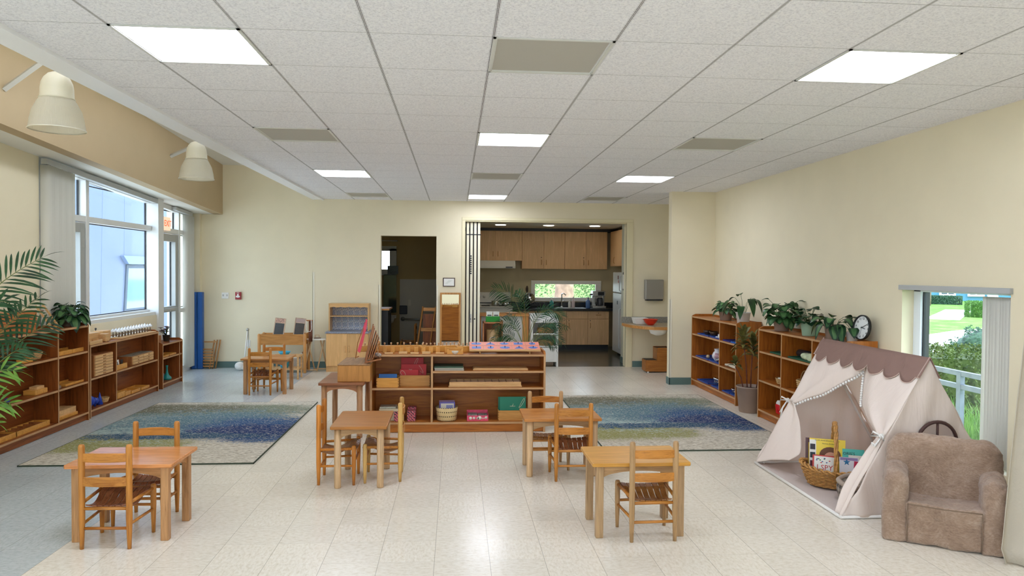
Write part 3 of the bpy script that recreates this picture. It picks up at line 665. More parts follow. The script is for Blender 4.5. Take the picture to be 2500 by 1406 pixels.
# kettle, dome, utensils left of the window
t = pot('kettle', 'black and steel kettle in front of the kitchen window edge', (X(1284, 14.85), 14.85, ZW), .085, .16, flat('dark_gloss_steel', '#3B3D42', .1, .8), True, 'kettle', False); MB().tube([(-.06, 0, .17), (-.05, 0, .25), (.05, 0, .25), (.06, 0, .17)], .01, 6).build('handle', m_black, t)
t = thing('dish_rack', 'black wire dish rack with a shiny steel bowl in it', 'dish rack', (X(1305, 14.9), 14.92, ZW))
b = MB()
for i in range(9): b.tube([(-.2+i*.05, -.12, .0), (-.2+i*.05, -.12, .1), (-.2+i*.05, .12, .1), (-.2+i*.05, .12, 0)], .003, 5)
for z in (.02, .1): b.tube([(-.22, -.12, z), (.22, -.12, z), (.22, .12, z), (-.22, .12, z)], .004, 5, closed=True)
b.build('rack', m_black, t)
single('steel_bowl', MB().lathe([(.0, .0), (.05, .005), (.10, .05), (.12, .11), (.115, .11), (.09, .05)], 20, M=T(0, 0, 0, rx=1.2)), m_chrome, 'shiny steel bowl standing on edge in the dish rack', 'bowl', (X(1292, 14.92), 14.95, ZW+.16))
single('cooking_spoon', MB().tube([(0, 0, 0), (.012, 0, .28)], .006, 6).ball((.013, 0, .36), .035, 10, sz=(.75, .3, 2.2)), flat('dark_wooden_spoon', '#3A2A1C', .5), 'long dark cooking spoon standing up by the window frame', 'spoon', (X(1287, 14.93, 740), 15.1, ZW+.02))
# fridge
m_fr2 = flat('fridge_white', '#D3D8D8', .3)
t = thing('refrigerator', 'tall white refrigerator at the right side of the kitchen', 'refrigerator', (3.09, 13.58, 0))
MB().box(.06, .60, -.37, .37, .04, 1.60).build('body', m_fr2, t, bevel=.012)
for z0, z1, nm in ((.06, 1.20, 'door'), (1.21, 1.60, 'freezer_door')):
    d = MB().box(0, .055, -.37, .37, z0, z1).build(nm, m_fr2, t, bevel=.012); MB().tube([(-.0, -.32, z0+.1 if z0 < 1 else z0+.03), (-.03, -.32, z0+.12 if z0 < 1 else z0+.05), (-.03, -.32, z1-.3 if z0 < 1 else z1-.1), (0, -.32, z1-.28 if z0 < 1 else z1-.08)], .01, 6).build('handle', m_fr2, d)
MB().box(.1, .58, -.34, .34, 0, .05).build('base_grille', m_dark, t)
for (y, z, w_, h_, c) in ((-.1, 1.5, .09, .07, '#7A4A4A'), (-.14, 1.42, .07, .05, '#B02A2A'), (-.05, 1.02, .05, .07, '#22252A'), (-.2, 1.30, .035, .07, '#6E726E')):
    single('fridge_magnet', MB().box(-.004, 0, -w_/2, w_/2, -h_/2, h_/2), flat('magnet'+c, c, .4), {1.5: 'dark red magnet, topmost on the freezer door', 1.42: 'bright red magnet below the topmost one', 1.02: 'small black magnet on the lower refrigerator door', 1.3: 'grey magnet low on the freezer door'}[z], 'magnet', (3.088, 13.58+y, z), 0, 'magnets on the refrigerator')
t = thing('clipboard', 'clipboard with white papers hanging on the grey kitchen stub wall', 'clipboard', (2.945, 12.36, 1.44)); MB().box(-.006, 0, -.12, .12, -.16, .16).build('board', m_dark, t); MB().box(-.009, -.006, -.11, .11, -.13, .12).build('paper', m_white, t)
# peninsula cabinet seen from behind
m_oak = wood('honey_oak', '#C98F4E', '#A86C33', 'x', .4); m_oakz = wood('honey_oak', '#C98F4E', '#A86C33', 'z', .4); m_oaky = wood('honey_oak', '#C98F4E', '#A86C33', 'y', .4)
t = thing('storage_counter', 'low counter with an orange wood top and pale panelled back behind the palm', 'counter', (.93, 12.43, 0))
MB().box(-.61, .33, -.2, .25, .83, .87).build('top', m_oak, t, bevel=.004); MB().box(-.60, -.49, -.18, .2, 0, .83).build('side_panel', m_oakz, t, bevel=.003); MB().box(.22, .32, -.18, .2, 0, .83).build('side_panel', m_oakz, t, bevel=.003)
MB().box(-.49, .22, -.15, -.13, .0, .83).build('back_panel', flat('pale_panel', '#CFD2CC', .5), t)
single('wooden_plate', MB().lathe([(0, 0), (.06, 0), (.11, .022), (.105, .026), (.06, .006), (0, .006)], 20), flat('pale_plate', '#DDB28C', .4), 'shallow tan plate on the counter left of the palm', 'plate', (X(1248, 12.3, 770), 12.32, .87))
single('sponge', MB().box(-.035, .035, -.025, .025, 0, .025), flat('blue_sponge', '#7FB2D8', .8), 'small light blue sponge at the left end of the counter', 'sponge', (X(1163, 12.35, 770)+.01, 12.35, .87), bevel=.004)
# cubby with drum, green card box
CX = X(1202, 12.05, 810)
t = thing('wooden_cubby', 'small open wooden cubby in front of the counter holding a round drum', 'cubby', (CX, 12.0, 0), 0)
ZT_ = AT(1202, 785, 12.0).z
m_red_oak = wood('red_oak', '#B87A4E', '#94552F', 'x', .4); m_red_oakz = wood('red_oak', '#B87A4E', '#94552F', 'z', .4)
MB().box(-.165, -.148, -.15, .15, 0, ZT_).build('side_panel', m_red_oakz, t, bevel=.002); MB().box(.148, .165, -.15, .15, 0, ZT_+.02).build('side_panel', m_red_oakz, t, bevel=.002); MB().box(-.165, .165, -.15, .15, ZT_-.02, ZT_).build('top', m_red_oak, t)
MB().box(-.15, .15, -.15, .15, ZT_-.42, ZT_-.40).build('shelf', m_red_oak, t); MB().box(-.15, .15, .13, .15, 0, ZT_).build('back_panel', m_red_oakz, t)
t = thing('drum', 'pale tan round drum standing inside the wooden cubby', 'drum', (CX, 12.02, ZT_-.399)); MB().lathe([(.105, 0), (.108, .005), (.108, .27), (.10, .27), (.10, .265), (0, .265)], 28).build('shell', flat('tan_drum', '#C8A877', .5, noise=.1, nscale=5), t)
single('wire_hoop', MB().tube([(-.055, 0, 0)]+[(-.055*math.cos(a), 0, .10+.045*math.sin(a)) for a in [PI*k/10 for k in range(11)]]+[(.055, 0, 0)], .005, 6), m_chrome, 'thin hoop standing in front of the round drum', 'hoop', (CX, 11.875, ZT_-.394))
t = thing('card_box', 'green card box with printed white cards on top of the cubby', 'box', (CX, 11.95, ZT_+.001))
m_grn = flat('bright_green_plastic', '#1E8A2A', .45)
MB().box(-.115, .115, -.06, .06, 0, .09).build('box', m_grn, t, bevel=.003)
for s_ in (-1, 1):
    c_ = MB().box(-.05, .05, -.004, .004, 0, .1).build('card', m_white, t, (s_*.056, .0, .07)); MB().box(-.035, .035, -.0055, -.004, .025, .05).box(-.04, .04, -.0055, -.004, .075, .078).build('print', flat('grey_print', '#6E6A66', .6), c_)
# white cart
m_wc = flat('white_painted_wood', '#E6E6E2', .4)
t = thing('white_shelf_cart', 'white painted open shelf with a drawer at the kitchen entrance', 'shelf', (1.50, 12.16, 0))
b = MB(); b.prism([(-.2, 0), (.2, 0), (.2, .88), (-.05, .88), (-.14, .80), (-.2, .79)], .20, .23, 'x'); b.build('side_panel', m_wc, t, bevel=.003)
b = MB(); b.prism([(-.2, 0), (.2, 0), (.2, .88), (-.05, .88), (-.14, .80), (-.2, .79)], -.23, -.20, 'x'); b.build('side_panel', m_wc, t, bevel=.003)
for z in (.33, .54, .74): MB().box(-.2, .2, -.18, .2, z, z+.02).build('shelf', m_wc, t)
MB().box(-.2, .2, .18, .2, .05, .88).build('back_panel', m_wc, t)
d = MB().box(-.2, .2, -.19, -.165, .08, .32).box(-.16, .16, -.195, -.19, .115, .29).build('drawer', m_wc, t, bevel=.003); MB().ball((0, -.21, .2), .018, 10).build('knob', m_wc, d)
m_wick = flat('wicker_brown', '#A97F4E', .7, noise=.35, nscale=60, bump=.8)
for z, lab in ((.35, 'round wicker basket on the lower shelf of the white cart'), (.56, 'round wicker basket on the middle shelf of the white cart')):
    b = MB()
    for k in range(6): r_k = .13+.012*math.sin(k*.6); b.tube([(r_k*math.cos(a), r_k*.8*math.sin(a), .01+k*.014) for a in [2*PI*q/24 for q in range(24)]], .009, 5, closed=True)
    b.lathe([(0, 0), (.12, 0)], 16, cap=False); single('wicker_basket', b, m_wick, lab, 'basket', (1.53, 12.11, z), 0, 'round baskets in the white cart')
# folding partition
t = thing('folding_partition', 'stack of folded cream partition panels with black edges at the kitchen opening', 'partition', (.155, 12.05, 0))
m_cream = flat('cream_panel', '#F0EAD0', .4)
for i in range(4):
    x = .012+i*.062
    MB().box(x+.012, x+.052, -.05, .15, .02, 2.41).build('panel', m_cream, t); MB().box(x, x+.012, -.045, .15, .02, 2.41).build('gasket', m_black, t)
MB().box(.01, .26, -.055, -.04, 2.20, 2.215).build('crossbar', m_black, t)
l_ = MB().box(.085, .11, -.06, -.05, .74, .88).build('latch', m_metal, t); MB().rod((.0975, -.062, .8), (.0975, -.058, .8), .008).build('keyhole', m_black, l_)
MB().rod((.165, -.056, .8), (.165, -.05, .8), .012).build('lock', m_black, t)
b = MB()
for k in range(9): b.box(.082, .11, -.0525, -.05, 1.55+.036*k, 1.572+.036*k)
b.build('print', m_dark, t)
# recessed ceiling lights in kitchen
for i, u in enumerate((1220, 1335, 1445)):
    p = AT(u, 556, 14.2); single('recessed_light', MB().lathe([(.09, 0), (.1, -.006), (.1, .0)], 24).lathe([(0, -.001), (.09, -.001)], 24, cap=False), emis('recessed_light_face', '#FFF4E0', KIT_S), ['left', 'middle', 'right'][i]+'most round recessed light in the kitchen ceiling' if i != 1 else 'middle one of the three round recessed lights in the kitchen ceiling', 'ceiling light', (p.x, 13.9, 2.499), 0, 'recessed kitchen lights')
# ------------------------------------------------------------------ washroom behind the left doorway
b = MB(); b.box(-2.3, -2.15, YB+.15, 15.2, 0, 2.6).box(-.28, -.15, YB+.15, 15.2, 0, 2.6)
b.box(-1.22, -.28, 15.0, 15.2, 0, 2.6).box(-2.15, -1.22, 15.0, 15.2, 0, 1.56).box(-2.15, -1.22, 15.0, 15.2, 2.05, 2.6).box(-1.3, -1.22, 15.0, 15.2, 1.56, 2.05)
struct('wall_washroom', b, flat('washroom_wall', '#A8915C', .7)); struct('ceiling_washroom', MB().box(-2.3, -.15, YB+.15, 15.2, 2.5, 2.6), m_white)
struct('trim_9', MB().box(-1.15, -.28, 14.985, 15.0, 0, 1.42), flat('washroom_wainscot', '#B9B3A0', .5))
t_ = thing('window_6', None, None); t_['kind'] = 'structure'
MB().box(-2.15, -1.22, 14.96, 15.0, 2.0, 2.1).box(-2.15, -1.22, 14.96, 15.0, 1.5, 1.62).box(-1.36, -1.22, 14.96, 15.0, 1.6, 2.05).box(-2.15, -1.2, 14.94, 15, 2.36, 2.44).box(-2.15, -1.2, 14.96, 15, 2.2, 2.22).build('window_frame', flat('grey_white_frame', '#B8BAB2', .5), t_, bevel=.003)
MB().quad((-2.15, 15.08, 1.56), (-1.3, 15.08, 1.56), (-1.3, 15.08, 2.05), (-2.15, 15.08, 2.05)).build('pane', m_glass, t_)
def at_box(name, u0, u1, v0, v1, Y, d, mat, label, cat, **k):
    a = AT(u0, v1, Y); c = AT(u1, v0, Y); return single(name, MB().box(-(c.x-a.x)/2, (c.x-a.x)/2, 0, d, 0, c.z-a.z), mat, label, cat, ((a.x+c.x)/2, Y, a.z), **k)
o = at_box('wall_mirror', 936, 968, 670, 763, 14.96, .02, flat('dark_mirror', '#8E9A86', .08, .9), 'tall dull mirror in a thin frame on the washroom back wall', 'mirror')
at_box('framed_photo', 946, 972, 649, 669, 14.9, .03, flat('dark_photo', '#2E3A28', .4, noise=.5, nscale=30), 'small dark picture under the washroom window', 'picture')
at_box('soap_dispenser', 975, 994, 746, 767, 14.9, .08, m_black, 'black dispenser on the washroom wall above the grab bar', 'dispenser', bevel=.01)
at_box('wall_switch', 997, 1003, 732, 746, 14.975, .01, flat('ivory_switch', '#C9C2AC', .4), 'pale switch plate on the washroom wall', 'switch')
p0, p1 = AT(983, 779, 14.9), AT(1050, 779, 14.9)
t = thing('grab_bar', 'horizontal steel grab bar on the washroom wall', 'grab bar', (p0.x, 14.9, p0.z)); MB().tube([(0, .08, 0), (0, 0, 0), (p1.x-p0.x, 0, 0), (p1.x-p0.x, .08, 0)], .018, 8).build('bar', m_metal, t); MB().rod((0, .06, 0), (0, .085, 0), .045, n=16).build('flange', m_metal, t); MB().rod((p1.x-p0.x, .06, 0), (p1.x-p0.x, .085, 0), .045, n=16).build('flange', m_metal, t)
t = thing('wall_sink', 'white wall sink with a faucet in the washroom, mostly behind the dark cabinet', 'sink', (-1.42, 14.72, .62)); MB().lathe([(.06, -.12), (.16, -.08), (.2, .05), (.18, .05), (.1, -.03), (0, -.05)], 18).box(-.2, .2, .1, .26, 0, .06).build('basin', m_appl, t); MB().tube([(0, .16, .05), (0, .16, .16), (0, .06, .15)], .012, 6).build('faucet', m_chrome, t)
# dark cabinet with plant at the left doorway edge
t = thing('tall_cabinet', 'dark cabinet with a wood top just inside the left doorway', 'cabinet', (-1.27, 12.6, 0)); MB().box(-.3, .13, -.3, .3, 0, .92).build('body', m_black, t); MB().box(-.3, .15, -.31, .31, .92, .95).build('top', m_oak, t, bevel=.004); MB().box(-.155, -.13, -.32, -.3, 0, .92).build('edge_strip', m_oakz, t)
# ------------------------------------------------------------------ tables and chairs
TW = ('table_oak', '#C98C50', '#A5672F')
def tw(a, n='table_oak', c1='#C98C50', c2='#A5672F', rough=.3): return wood(n, c1, c2, a, rough)
def table(label, x0, x1, y0, y1, zt, legs, topmat, legmat, apmat, inset=.03, round_leg=False, th=.022, group='small wooden tables', lw=.045, ap=.072):
    cx, cy = (x0+x1)/2, (y0+y1)/2; w, d = (x1-x0)/2, (y1-y0)/2
    t = thing('small_table', label, 'table', (cx, cy, 0), 0, group)
    b = MB(); e = .008
    b.prism([(-w+e, -d), (w-e, -d), (w, -d+e), (w, d-e), (w-e, d), (-w+e, d), (-w, d-e), (-w, -d+e)], zt-th, zt); b.build('tabletop', topmat, t, bevel=.004)
    lx, ly = w-inset-lw/2, d-inset-lw/2
    for sx in (-1, 1):
        for sy in (-1, 1):
            b = MB()
            if round_leg: b.lathe([(lw*.46, 0), (lw*.5, .01), (lw*.52, zt-th)], 14)
            else: b.box(-lw/2, lw/2, -lw/2, lw/2, 0, zt-th)
            b.build('leg', legmat, t, (sx*lx, sy*ly, 0), bevel=0 if round_leg else .004)
    def apron(L):
        n = 14; pts = [(-L, zt-th), (L, zt-th), (L, zt-th-ap)]
        for k in range(n+1):
            u = 1-2*k/n; pts.append((u*(L-.0), zt-th-ap+(ap*.5)*(1-u*u)**.7))
        pts.append((-L, zt-th-ap)); return pts
    for s in (-1, 1):
        MB().prism(apron(lx-lw/2), -.009, .009, 'y').build('apron', apmat[0], t, (0, s*(ly), 0)); MB().prism(apron(ly-lw/2), -.009, .009, 'x').build('apron', apmat[1], t, (s*(lx), 0, 0))
    return t
o_, a_, l_ = tw('x'), (tw('x', 'apron_oak', '#BE8A58', '#9A6A3C', .4), tw('y', 'apron_oak', '#BE8A58', '#9A6A3C', .4)), tw('z', 'leg_oak', '#B98A5C', '#8F6136', .4)
pale_l = tw('z', 'pale_leg', '#C6A47C', '#A07E54', .45); pale_a = (tw('x', 'pale_apron', '#B99468', '#96704A', .45), tw('y', 'pale_apron', '#B99468', '#96704A', .45))
table('wooden table at the front left with two chairs, warm glossy top and square legs', -2.25, -1.645, 4.30, 4.735, .46, 4, tw('x', 'top_warm', '#CC8850', '#AE6A34', .22), l_, a_)
table('pale-legged wooden table left of centre, between two chairs that face each other', -.905, -.495, 5.27, 5.875, .46, 4, tw('x', 'top_brown', '#B97A38', '#A3682C', .3), pale_l, pale_a, round_leg=True, lw=.05, inset=.025)
table('round-legged wooden table right of centre, partly hidden by the chair before it', .535, 1.145, 5.495, 5.935, .46, 4, tw('x', 'top_grain', '#C2803E', '#9E5E2A', .25), pale_l, pale_a, round_leg=True, lw=.05, inset=.025)
table('yellowish wooden table at the front right with a single chair and square legs', .82, 1.42, 4.195, 4.62, .46, 4, tw('x', 'top_yellow', '#D39A45', '#C08635', .3), tw('z', 'grey_leg', '#B0906A', '#8A6A46', .45), pale_a)
table('distant wooden table on the left near the toy sink, between two chairs', -2.725, -2.13, 9.34, 9.83, .46, 4, o_, l_, a_, group='small wooden tables')
table('darker taller wooden table carrying a wooden box beside the middle shelf', -1.29, -.86, 6.88, 7.60, .53, 4, tw('x', 'top_dark', '#9A6240', '#7E4A2C', .35), tw('z', 'leg_pinkish', '#B98A62', '#946644', .4), (tw('x', 'apron_dark', '#A06C48', '#7E4E30', .4), tw('y', 'apron_dark', '#A06C48', '#7E4E30', .4)), round_leg=True, lw=.055, inset=.02, th=.025)
# chair, faces +y: rear posts at y=-.13
def make_chair(name, label, post, slat, seatm, rail):
    t = thing(name, label, 'chair', (0, 0, 0), 0, 'childrens ladder-back chairs')
    def postm(h, r=.0175):
        pr = [(r*.62, 0), (r*.78, .07), (r, .17), (r, h-.018), (r*.93, h-.009), (r*.7, h-.002), (r*.3, h), (0, h)]
        return MB().lathe(pr, 12)
    for sx in (-1, 1):
        postm(.60).build('rear_post', post, t, (sx*.132, -.13, 0)); postm(.298, .0165).build('front_post', post, t, (sx*.152, .13, 0))
    def back(z0, z1):
        n = 12; b = MB(); f = []; g = []
        for k in range(n+1):
            u = -1+2*k/n; y = -.13-.022*(1-u*u); arch = .006*(1-u*u)
            f.append((u*.128, y, z0+arch*0, z1+arch)); g.append((u*.128, y-.009, z0, z1+arch))
        vs = []
        for a_, c_ in zip(f, g): vs += [(a_[0], a_[1], a_[2]), (a_[0], a_[1], a_[3]), (c_[0], c_[1], c_[3]), (c_[0], c_[1], c_[2])]
        fs = []
        for k in range(n):
            o = k*4
            for q in range(4): fs.append((o+q, o+(q+1) % 4, o+4+(q+1) % 4, o+4+q))
        fs += [(0, 1, 2, 3), (n*4, n*4+1, n*4+2, n*4+3)]
        b.add(vs, fs); return b
    back(.362, .412).build('back_slat', slat, t, bevel=.003); back(.500, .548).build('back_slat', slat, t, bevel=.003)
    R = .0095
    MB().rod((-.132, -.13, .232), (.132, -.13, .232), R).build('rear_rail', rail, t); MB().rod((-.152, .13, .245), (.152, .13, .245), R).build('front_rail', rail, t)
    MB().rod((-.132, -.13, .118), (.132, -.13, .118), R*.9).build('stretcher', rail, t); MB().rod((-.152, .13, .17), (.152, .13, .17), R*.9).build('stretcher', rail, t)
    for sx in (-1, 1):
        MB().rod((sx*.132, -.13, .262), (sx*.152, .13, .272), R*1.05).build('side_rail', rail, t); MB().rod((sx*.132, -.13, .14), (sx*.152, .13, .145), R*.9).build('stretcher', rail, t)
    def prof(v): # v 0..1 rear to front
        return .246-.024*math.sin(min(1, v*1.35)*PI)*(1 if v < .74 else 1)+.034*max(0, v-.45)/.55-(.018*((v-.9)/.1)**2 if v > .9 else 0)
    N = 7
    for k in range(N):
        u0, u1 = -1+2*k/N+.016, -1+2*(k+1)/N-.016; top = []; bot = []; M_ = 12
        b = MB(); vs = []
        for q in range(M_+1):
            v = q/M_; y = -.125+.275*v; hw = .115+.028*v
            bow = lambda u: .010*(u*u)
            z = prof(v)
            vs += [(u0*hw, y, z+bow(u0)), (u1*hw, y, z+bow(u1)), (u1*hw, y, z-.009+bow(u1)), (u0*hw, y, z-.009+bow(u0))]
        fs = []
        for q in range(M_):
            o = q*4
            for w_ in range(4): fs.append((o+w_, o+(w_+1) % 4, o+4+(w_+1) % 4, o+4+w_))
        fs += [(0, 1, 2, 3), (M_*4, M_*4+1, M_*4+2, M_*4+3)]
        b.add(vs, fs); b.build('seat_slat', seatm, t, bevel=.002)
    return t
cw = lambda a: wood('chair_oak', '#C08038', '#9A5A1E', a, .32, blotch=.12)
cg = lambda a: wood('chair_oak_pale', '#B79266', '#94704A', a, .38, blotch=.12)
seatm = wood('seat_walnut', '#8A5638', '#6E3F27', 'y', .25); seat2 = wood('seat_brown_oak', '#9A6A3C', '#7A4E2A', 'y', .3)
chA = make_chair('ladder_back_chair', 'child chair in front of the front left table, its back toward us', cw('z'), cw('x'), seatm, cw('x'))
chA.location = (-1.975, 4.355, 0); chA.rotation_euler = (0, 0, -.03)
dup(chA, (-1.955, 4.725, 0), PI-.03, 'child chair tucked in behind the front left table, facing us')
chC = make_chair('ladder_back_chair', 'golden child chair left of the table left of centre, seen sideways', wood('chair_golden', '#CB8336', '#A86424', 'z', .3), wood('chair_golden', '#CB8336', '#A86424', 'y', .3), seat2, wood('chair_golden', '#CB8336', '#A86424', 'x', .3))
chC.location = (-.88, 5.535, 0); chC.rotation_euler = (0, 0, -PI/2+.02)
chD = make_chair('ladder_back_chair', 'child chair with straw-coloured posts right of the table left of centre, seen sideways', wood('chair_straw', '#CDA562', '#B07F3C', 'z', .35), cw('x'), seat2, cw('x'))
chD.location = (-.545, 5.585, 0); chD.rotation_euler = (0, 0, PI/2+.03)
dup(chA, (.908, 5.53, 0), -.02, 'golden child chair in front of the table right of centre, its back toward us')
chH = make_chair('ladder_back_chair', 'child chair with pale posts behind the table right of centre, nearest the middle shelf', cg('z'), cw('x'), seat2, cw('x'))
chH.location = (.76, 5.83, 0); chH.rotation_euler = (0, 0, PI+.02)
chF = dup(chH, (1.178, 4.288, 0), .03, 'child chair with worn greyish posts at the yellow table at the front right')
chG = dup(chA, (-2.47, 9.445, 0), -.02, 'child chair in front of the distant left table, its back toward us')
dup(chA, (-2.43, 9.75, 0), PI+.03, 'child chair behind the distant left table, facing us')
# ------------------------------------------------------------------ shelves
SI = ('#8E4E24', '#6E3616')
def sw(a, n='shelf_oak', c=('#A86222', '#824412')): return wood(n, c[0], c[1], a, .38, .8, blotch=.1)
edge = {a: wood('ply_edge', '#C09468', '#A67A50', a, .45, blotch=.05) for a in 'xyz'}
def fb(b, *q):   # box whose front (-y) face takes the edge material
    b.box(*q); b.mi[-4] = 1; return b
def shelf_unit(label, loc, rz, w, h, d, divs, shelves, zb_, group, lip=.03, c=None, kick=.06, foot=True, left_lip=True):
    n = 'shelf_oak' if c is None else 'shelf_'+c[0]; cc = ('#A86222', '#824412') if c is None else c[1:]
    mx, my, mz = sw('x', n, cc), sw('y', n, cc), sw('z', n, cc)
    t = thing('bookshelf', label, 'shelf', loc, rz, group); T_ = .02
    for s in (-1, 1):
        x0 = -w/2 if s < 0 else w/2-T_
        b = MB(); pts = [(0, 0), (d, 0), (d, h+lip), (.05, h+lip), (.012, h+lip*.4), (0, h)]
        b.prism(pts, x0, x0+T_, 'x'); 
        # front strip
        b.box(x0, x0+T_, -.0015, 0, 0, h, 1)
        b.build('side_panel', [mz, edge['z']], t)
    X0, X1 = -w/2+T_, w/2-T_
    fb(MB(), X0, X1, 0, d-.01, h-T_, h).build('top', [mx, edge['x']], t)
    MB().box(X0, X1, d-.012, d, 0.02, h+lip*.8).build('back_panel', mx, t)
    fb(MB(), X0, X1, 0, d-.012, zb_-T_, zb_).build('shelf', [mx, edge['x']], t)
    MB().box(X0, X1, .02, .038, .004, zb_-T_).build('kick_board', mx, t)
    es = [X0]+list(divs)+[X1]
    for x in divs: fb(MB(), x-T_/2, x+T_/2, .002, d-.012, zb_, h-T_).build('divider', [mz, edge['z']], t)
    for k in range(len(es)-1):
        for z in shelves[k]: fb(MB(), es[k]+(T_/2 if k else 0), es[k+1]-(T_/2 if k < len(es)-2 else 0), .004, d-.012, z-T_, z).build('shelf', [mx, edge['x']], t)
    return t
SG = 'open wooden shelf units'
dk = ('dark_oak', '#8A4A1E', '#64300E')
shelf_unit('tall open shelf unit at the far left behind the palm', (-3.84, 6.78, 0), PI/2, 2.16, 1.0, .245, [-.88, .50], [[.73, .41], [.73, .41], [.73, .41]], .09, SG, c=dk)
shelf_unit('lower shelf unit under the left window sill holding the row of white bells', (-3.86, 8.80, 0), PI/2, 1.76, .775, .215, [-.28], [[.42], [.42]], .085, SG, c=dk)
shelf_unit('smallest shelf unit on the left by the glass door with a succulent on top', (-3.86, 10.16, 0), PI/2, .70, .595, .27, [.24], [[.41], [.41]], .075, SG, c=dk)
shelf_unit('tall shelf unit with blue trays against the right wall beside the pillar', (3.37, 9.20, 0), -PI/2, 1.64, .985, .31, [.26], [[.74, .42], [.74, .42]], .095, SG)
shelf_unit('tall shelf unit against the right wall behind the play tent', (3.37, 6.87, 0), -PI/2, 1.76, .985, .31, [-.32, .32], [[.74, .42], [.74, .42], [.74, .42]], .095, SG)
shelf_unit('wide shelf unit standing free in the middle of the room', (.035, 7.09, 0), 0, 1.73, .775, .36, [-.262], [[.445], [.445, .61]], .105, SG, c=('mid_oak', '#B06A26', '#8A4A16'))
# ------------------------------------------------------------------ rugs
def rug_mat(name, w, d):
    t = NT(name); p = t.pbsdf(None, .95, 0, .05); c = t.n('TexCoord'); sx = t.n('SeparateXYZ'); t.l(c, 'Object', sx, 'Vector')
    U = t.math('ADD', t.math('DIVIDE', sx.outputs['X'], bv=w), bv=.5); V = t.math('ADD', t.math('DIVIDE', sx.outputs['Y'], bv=d), bv=.5)
    def nz(sxx, syy, det=4.0, seed=0.0):
        m = t.n('Mapping'); m.inputs['Scale'].default_value = (sxx, syy, 1); m.inputs['Location'].default_value = (seed, seed*.7, 0); t.l(c, 'Object', m, 'Vector')
        n = t.n('TexNoise', Scale=1.0, Detail=det, Roughness=.65); t.l(m, 'Vector', n, 'Vector'); return n.outputs['Fac']
    n1 = nz(11, 42, 4.0); n2 = nz(26, 70, 3.0, 3.3); n3 = nz(1.6, 3.0, 3.0, 7.1)
    nn = t.math('ADD', t.math('MULTIPLY', n1, bv=.55), t.math('ADD', t.math('MULTIPLY', n2, bv=.4), t.math('MULTIPLY', n3, bv=.25)))
    def blob(cu, cv, ru, rv, amp, soft=.05, bias=0.0):
        amp *= 1.25
        a = t.math('POWER', t.math('ABSOLUTE', t.math('DIVIDE', t.math('SUBTRACT', U, bv=cu), bv=ru)), bv=2.0)
        b = t.math('POWER', t.math('ABSOLUTE', t.math('DIVIDE', t.math('SUBTRACT', V, bv=cv), bv=rv)), bv=2.0)
        dd = t.math('SQRT', t.math('ADD', a, b)); s = t.math('ADD', t.math('SUBTRACT', None, dd, av=1.0+bias), t.math('MULTIPLY', t.math('SUBTRACT', nn, bv=.6), bv=amp))
        mr = t.n('MapRange'); mr.inputs['From Min'].default_value = -soft; mr.inputs['From Max'].default_value = soft; t.t.links.new(s, mr.inputs['Value']); return mr.outputs['Result']
    base = t.ramp([(.42, '#A79C8A'), (.5, '#CEC6B6'), (.62, '#DAD4C6')]); t.t.links.new(t.math('ADD', t.math('MULTIPLY', n1, bv=.5), t.math('MULTIPLY', n2, bv=.5)), base.inputs['Fac'])
    cur = base.outputs['Color']
    for (cu, cv, ru, rv, amp, col) in ((.45, .80, .62, .16, 3.2, '#79806C'), (.2, .30, .42, .15, 3.4, '#94925E'), (.22, .86, .4, .1, 3.0, '#6F6B58'), (.36, .53, .50, .23, 2.6, '#A3B4B0'), (.55, .60, .55, .2, 4.2, '#5E7A84'), (.84, .47, .40, .20, 2.6, '#34567E'), (.80, .43, .30, .11, 2.6, '#2A3C68'), (.4, .36, .5, .05, 3.5, '#38566E')):
        mk = blob(cu, cv, ru, rv, amp); mx = t.n('Mix', _data_type='RGBA'); t.t.links.new(mk, mx.inputs[0]); t.t.links.new(cur, mx.inputs[6]); mx.inputs[7].default_value = lin(col); cur = mx.outputs[2]
    n4 = nz(48, 120, 2.0, 5.5); sp = t.math('MULTIPLY', t.math('GREATER_THAN', t.math('ADD', t.math('MULTIPLY', n4, bv=.6), t.math('MULTIPLY', n1, bv=.4)), bv=.56), bv=.75); mx = t.n('Mix', _data_type='RGBA'); t.t.links.new(sp, mx.inputs[0]); t.t.links.new(cur, mx.inputs[6]); mx.inputs[7].default_value = lin('#D2CCBE'); cur = mx.outputs[2]
    hs = t.n('HueSaturation'); t.t.links.new(cur, hs.inputs['Color']); t.t.links.new(t.math('ADD', t.math('MULTIPLY', n2, bv=.9), bv=.55), hs.inputs['Value']); t.l(hs, 'Color', p, 'Base Color')
    b = t.n('Bump', Strength=.5, Distance=.004); t.t.links.new(n2, b.inputs['Height']); t.l(b, 'Normal', p, 'Normal'); return t.m
m_bind = flat('dark_green_binding', '#3E4A3A', .8)
for lab, cx, cy, w_, d_ in (('blue and cream patterned rug on the left, beside the left shelves', -2.57, 7.39, 1.85, 2.76), ('blue and cream patterned rug on the right, in front of the right shelves', 2.25, 7.69, 1.82, 2.86)):
    t = thing('area_rug', lab, 'rug', (cx, cy, 0), 0, 'matching abstract rugs')
    b = MB(); g = [[(x*w_/2, y*d_/2, .011) for x in [-1+2*i/10 for i in range(11)]] for y in [-1+2*j/14 for j in range(15)]]; b.box(-w_/2+.004, w_/2-.004, -d_/2+.004, d_/2-.004, .003, .0115)
    b.build('pile', rug_mat('abstract_rug_pile', w_, d_), t)
    MB().box(-w_/2, w_/2, -d_/2, -d_/2+.006, 0, .012).box(-w_/2, w_/2, d_/2-.006, d_/2, 0, .012).box(-w_/2, -w_/2+.006, -d_/2, d_/2, 0, .012).box(w_/2-.006, w_/2, -d_/2, d_/2, 0, .012).build('binding', m_bind, t)
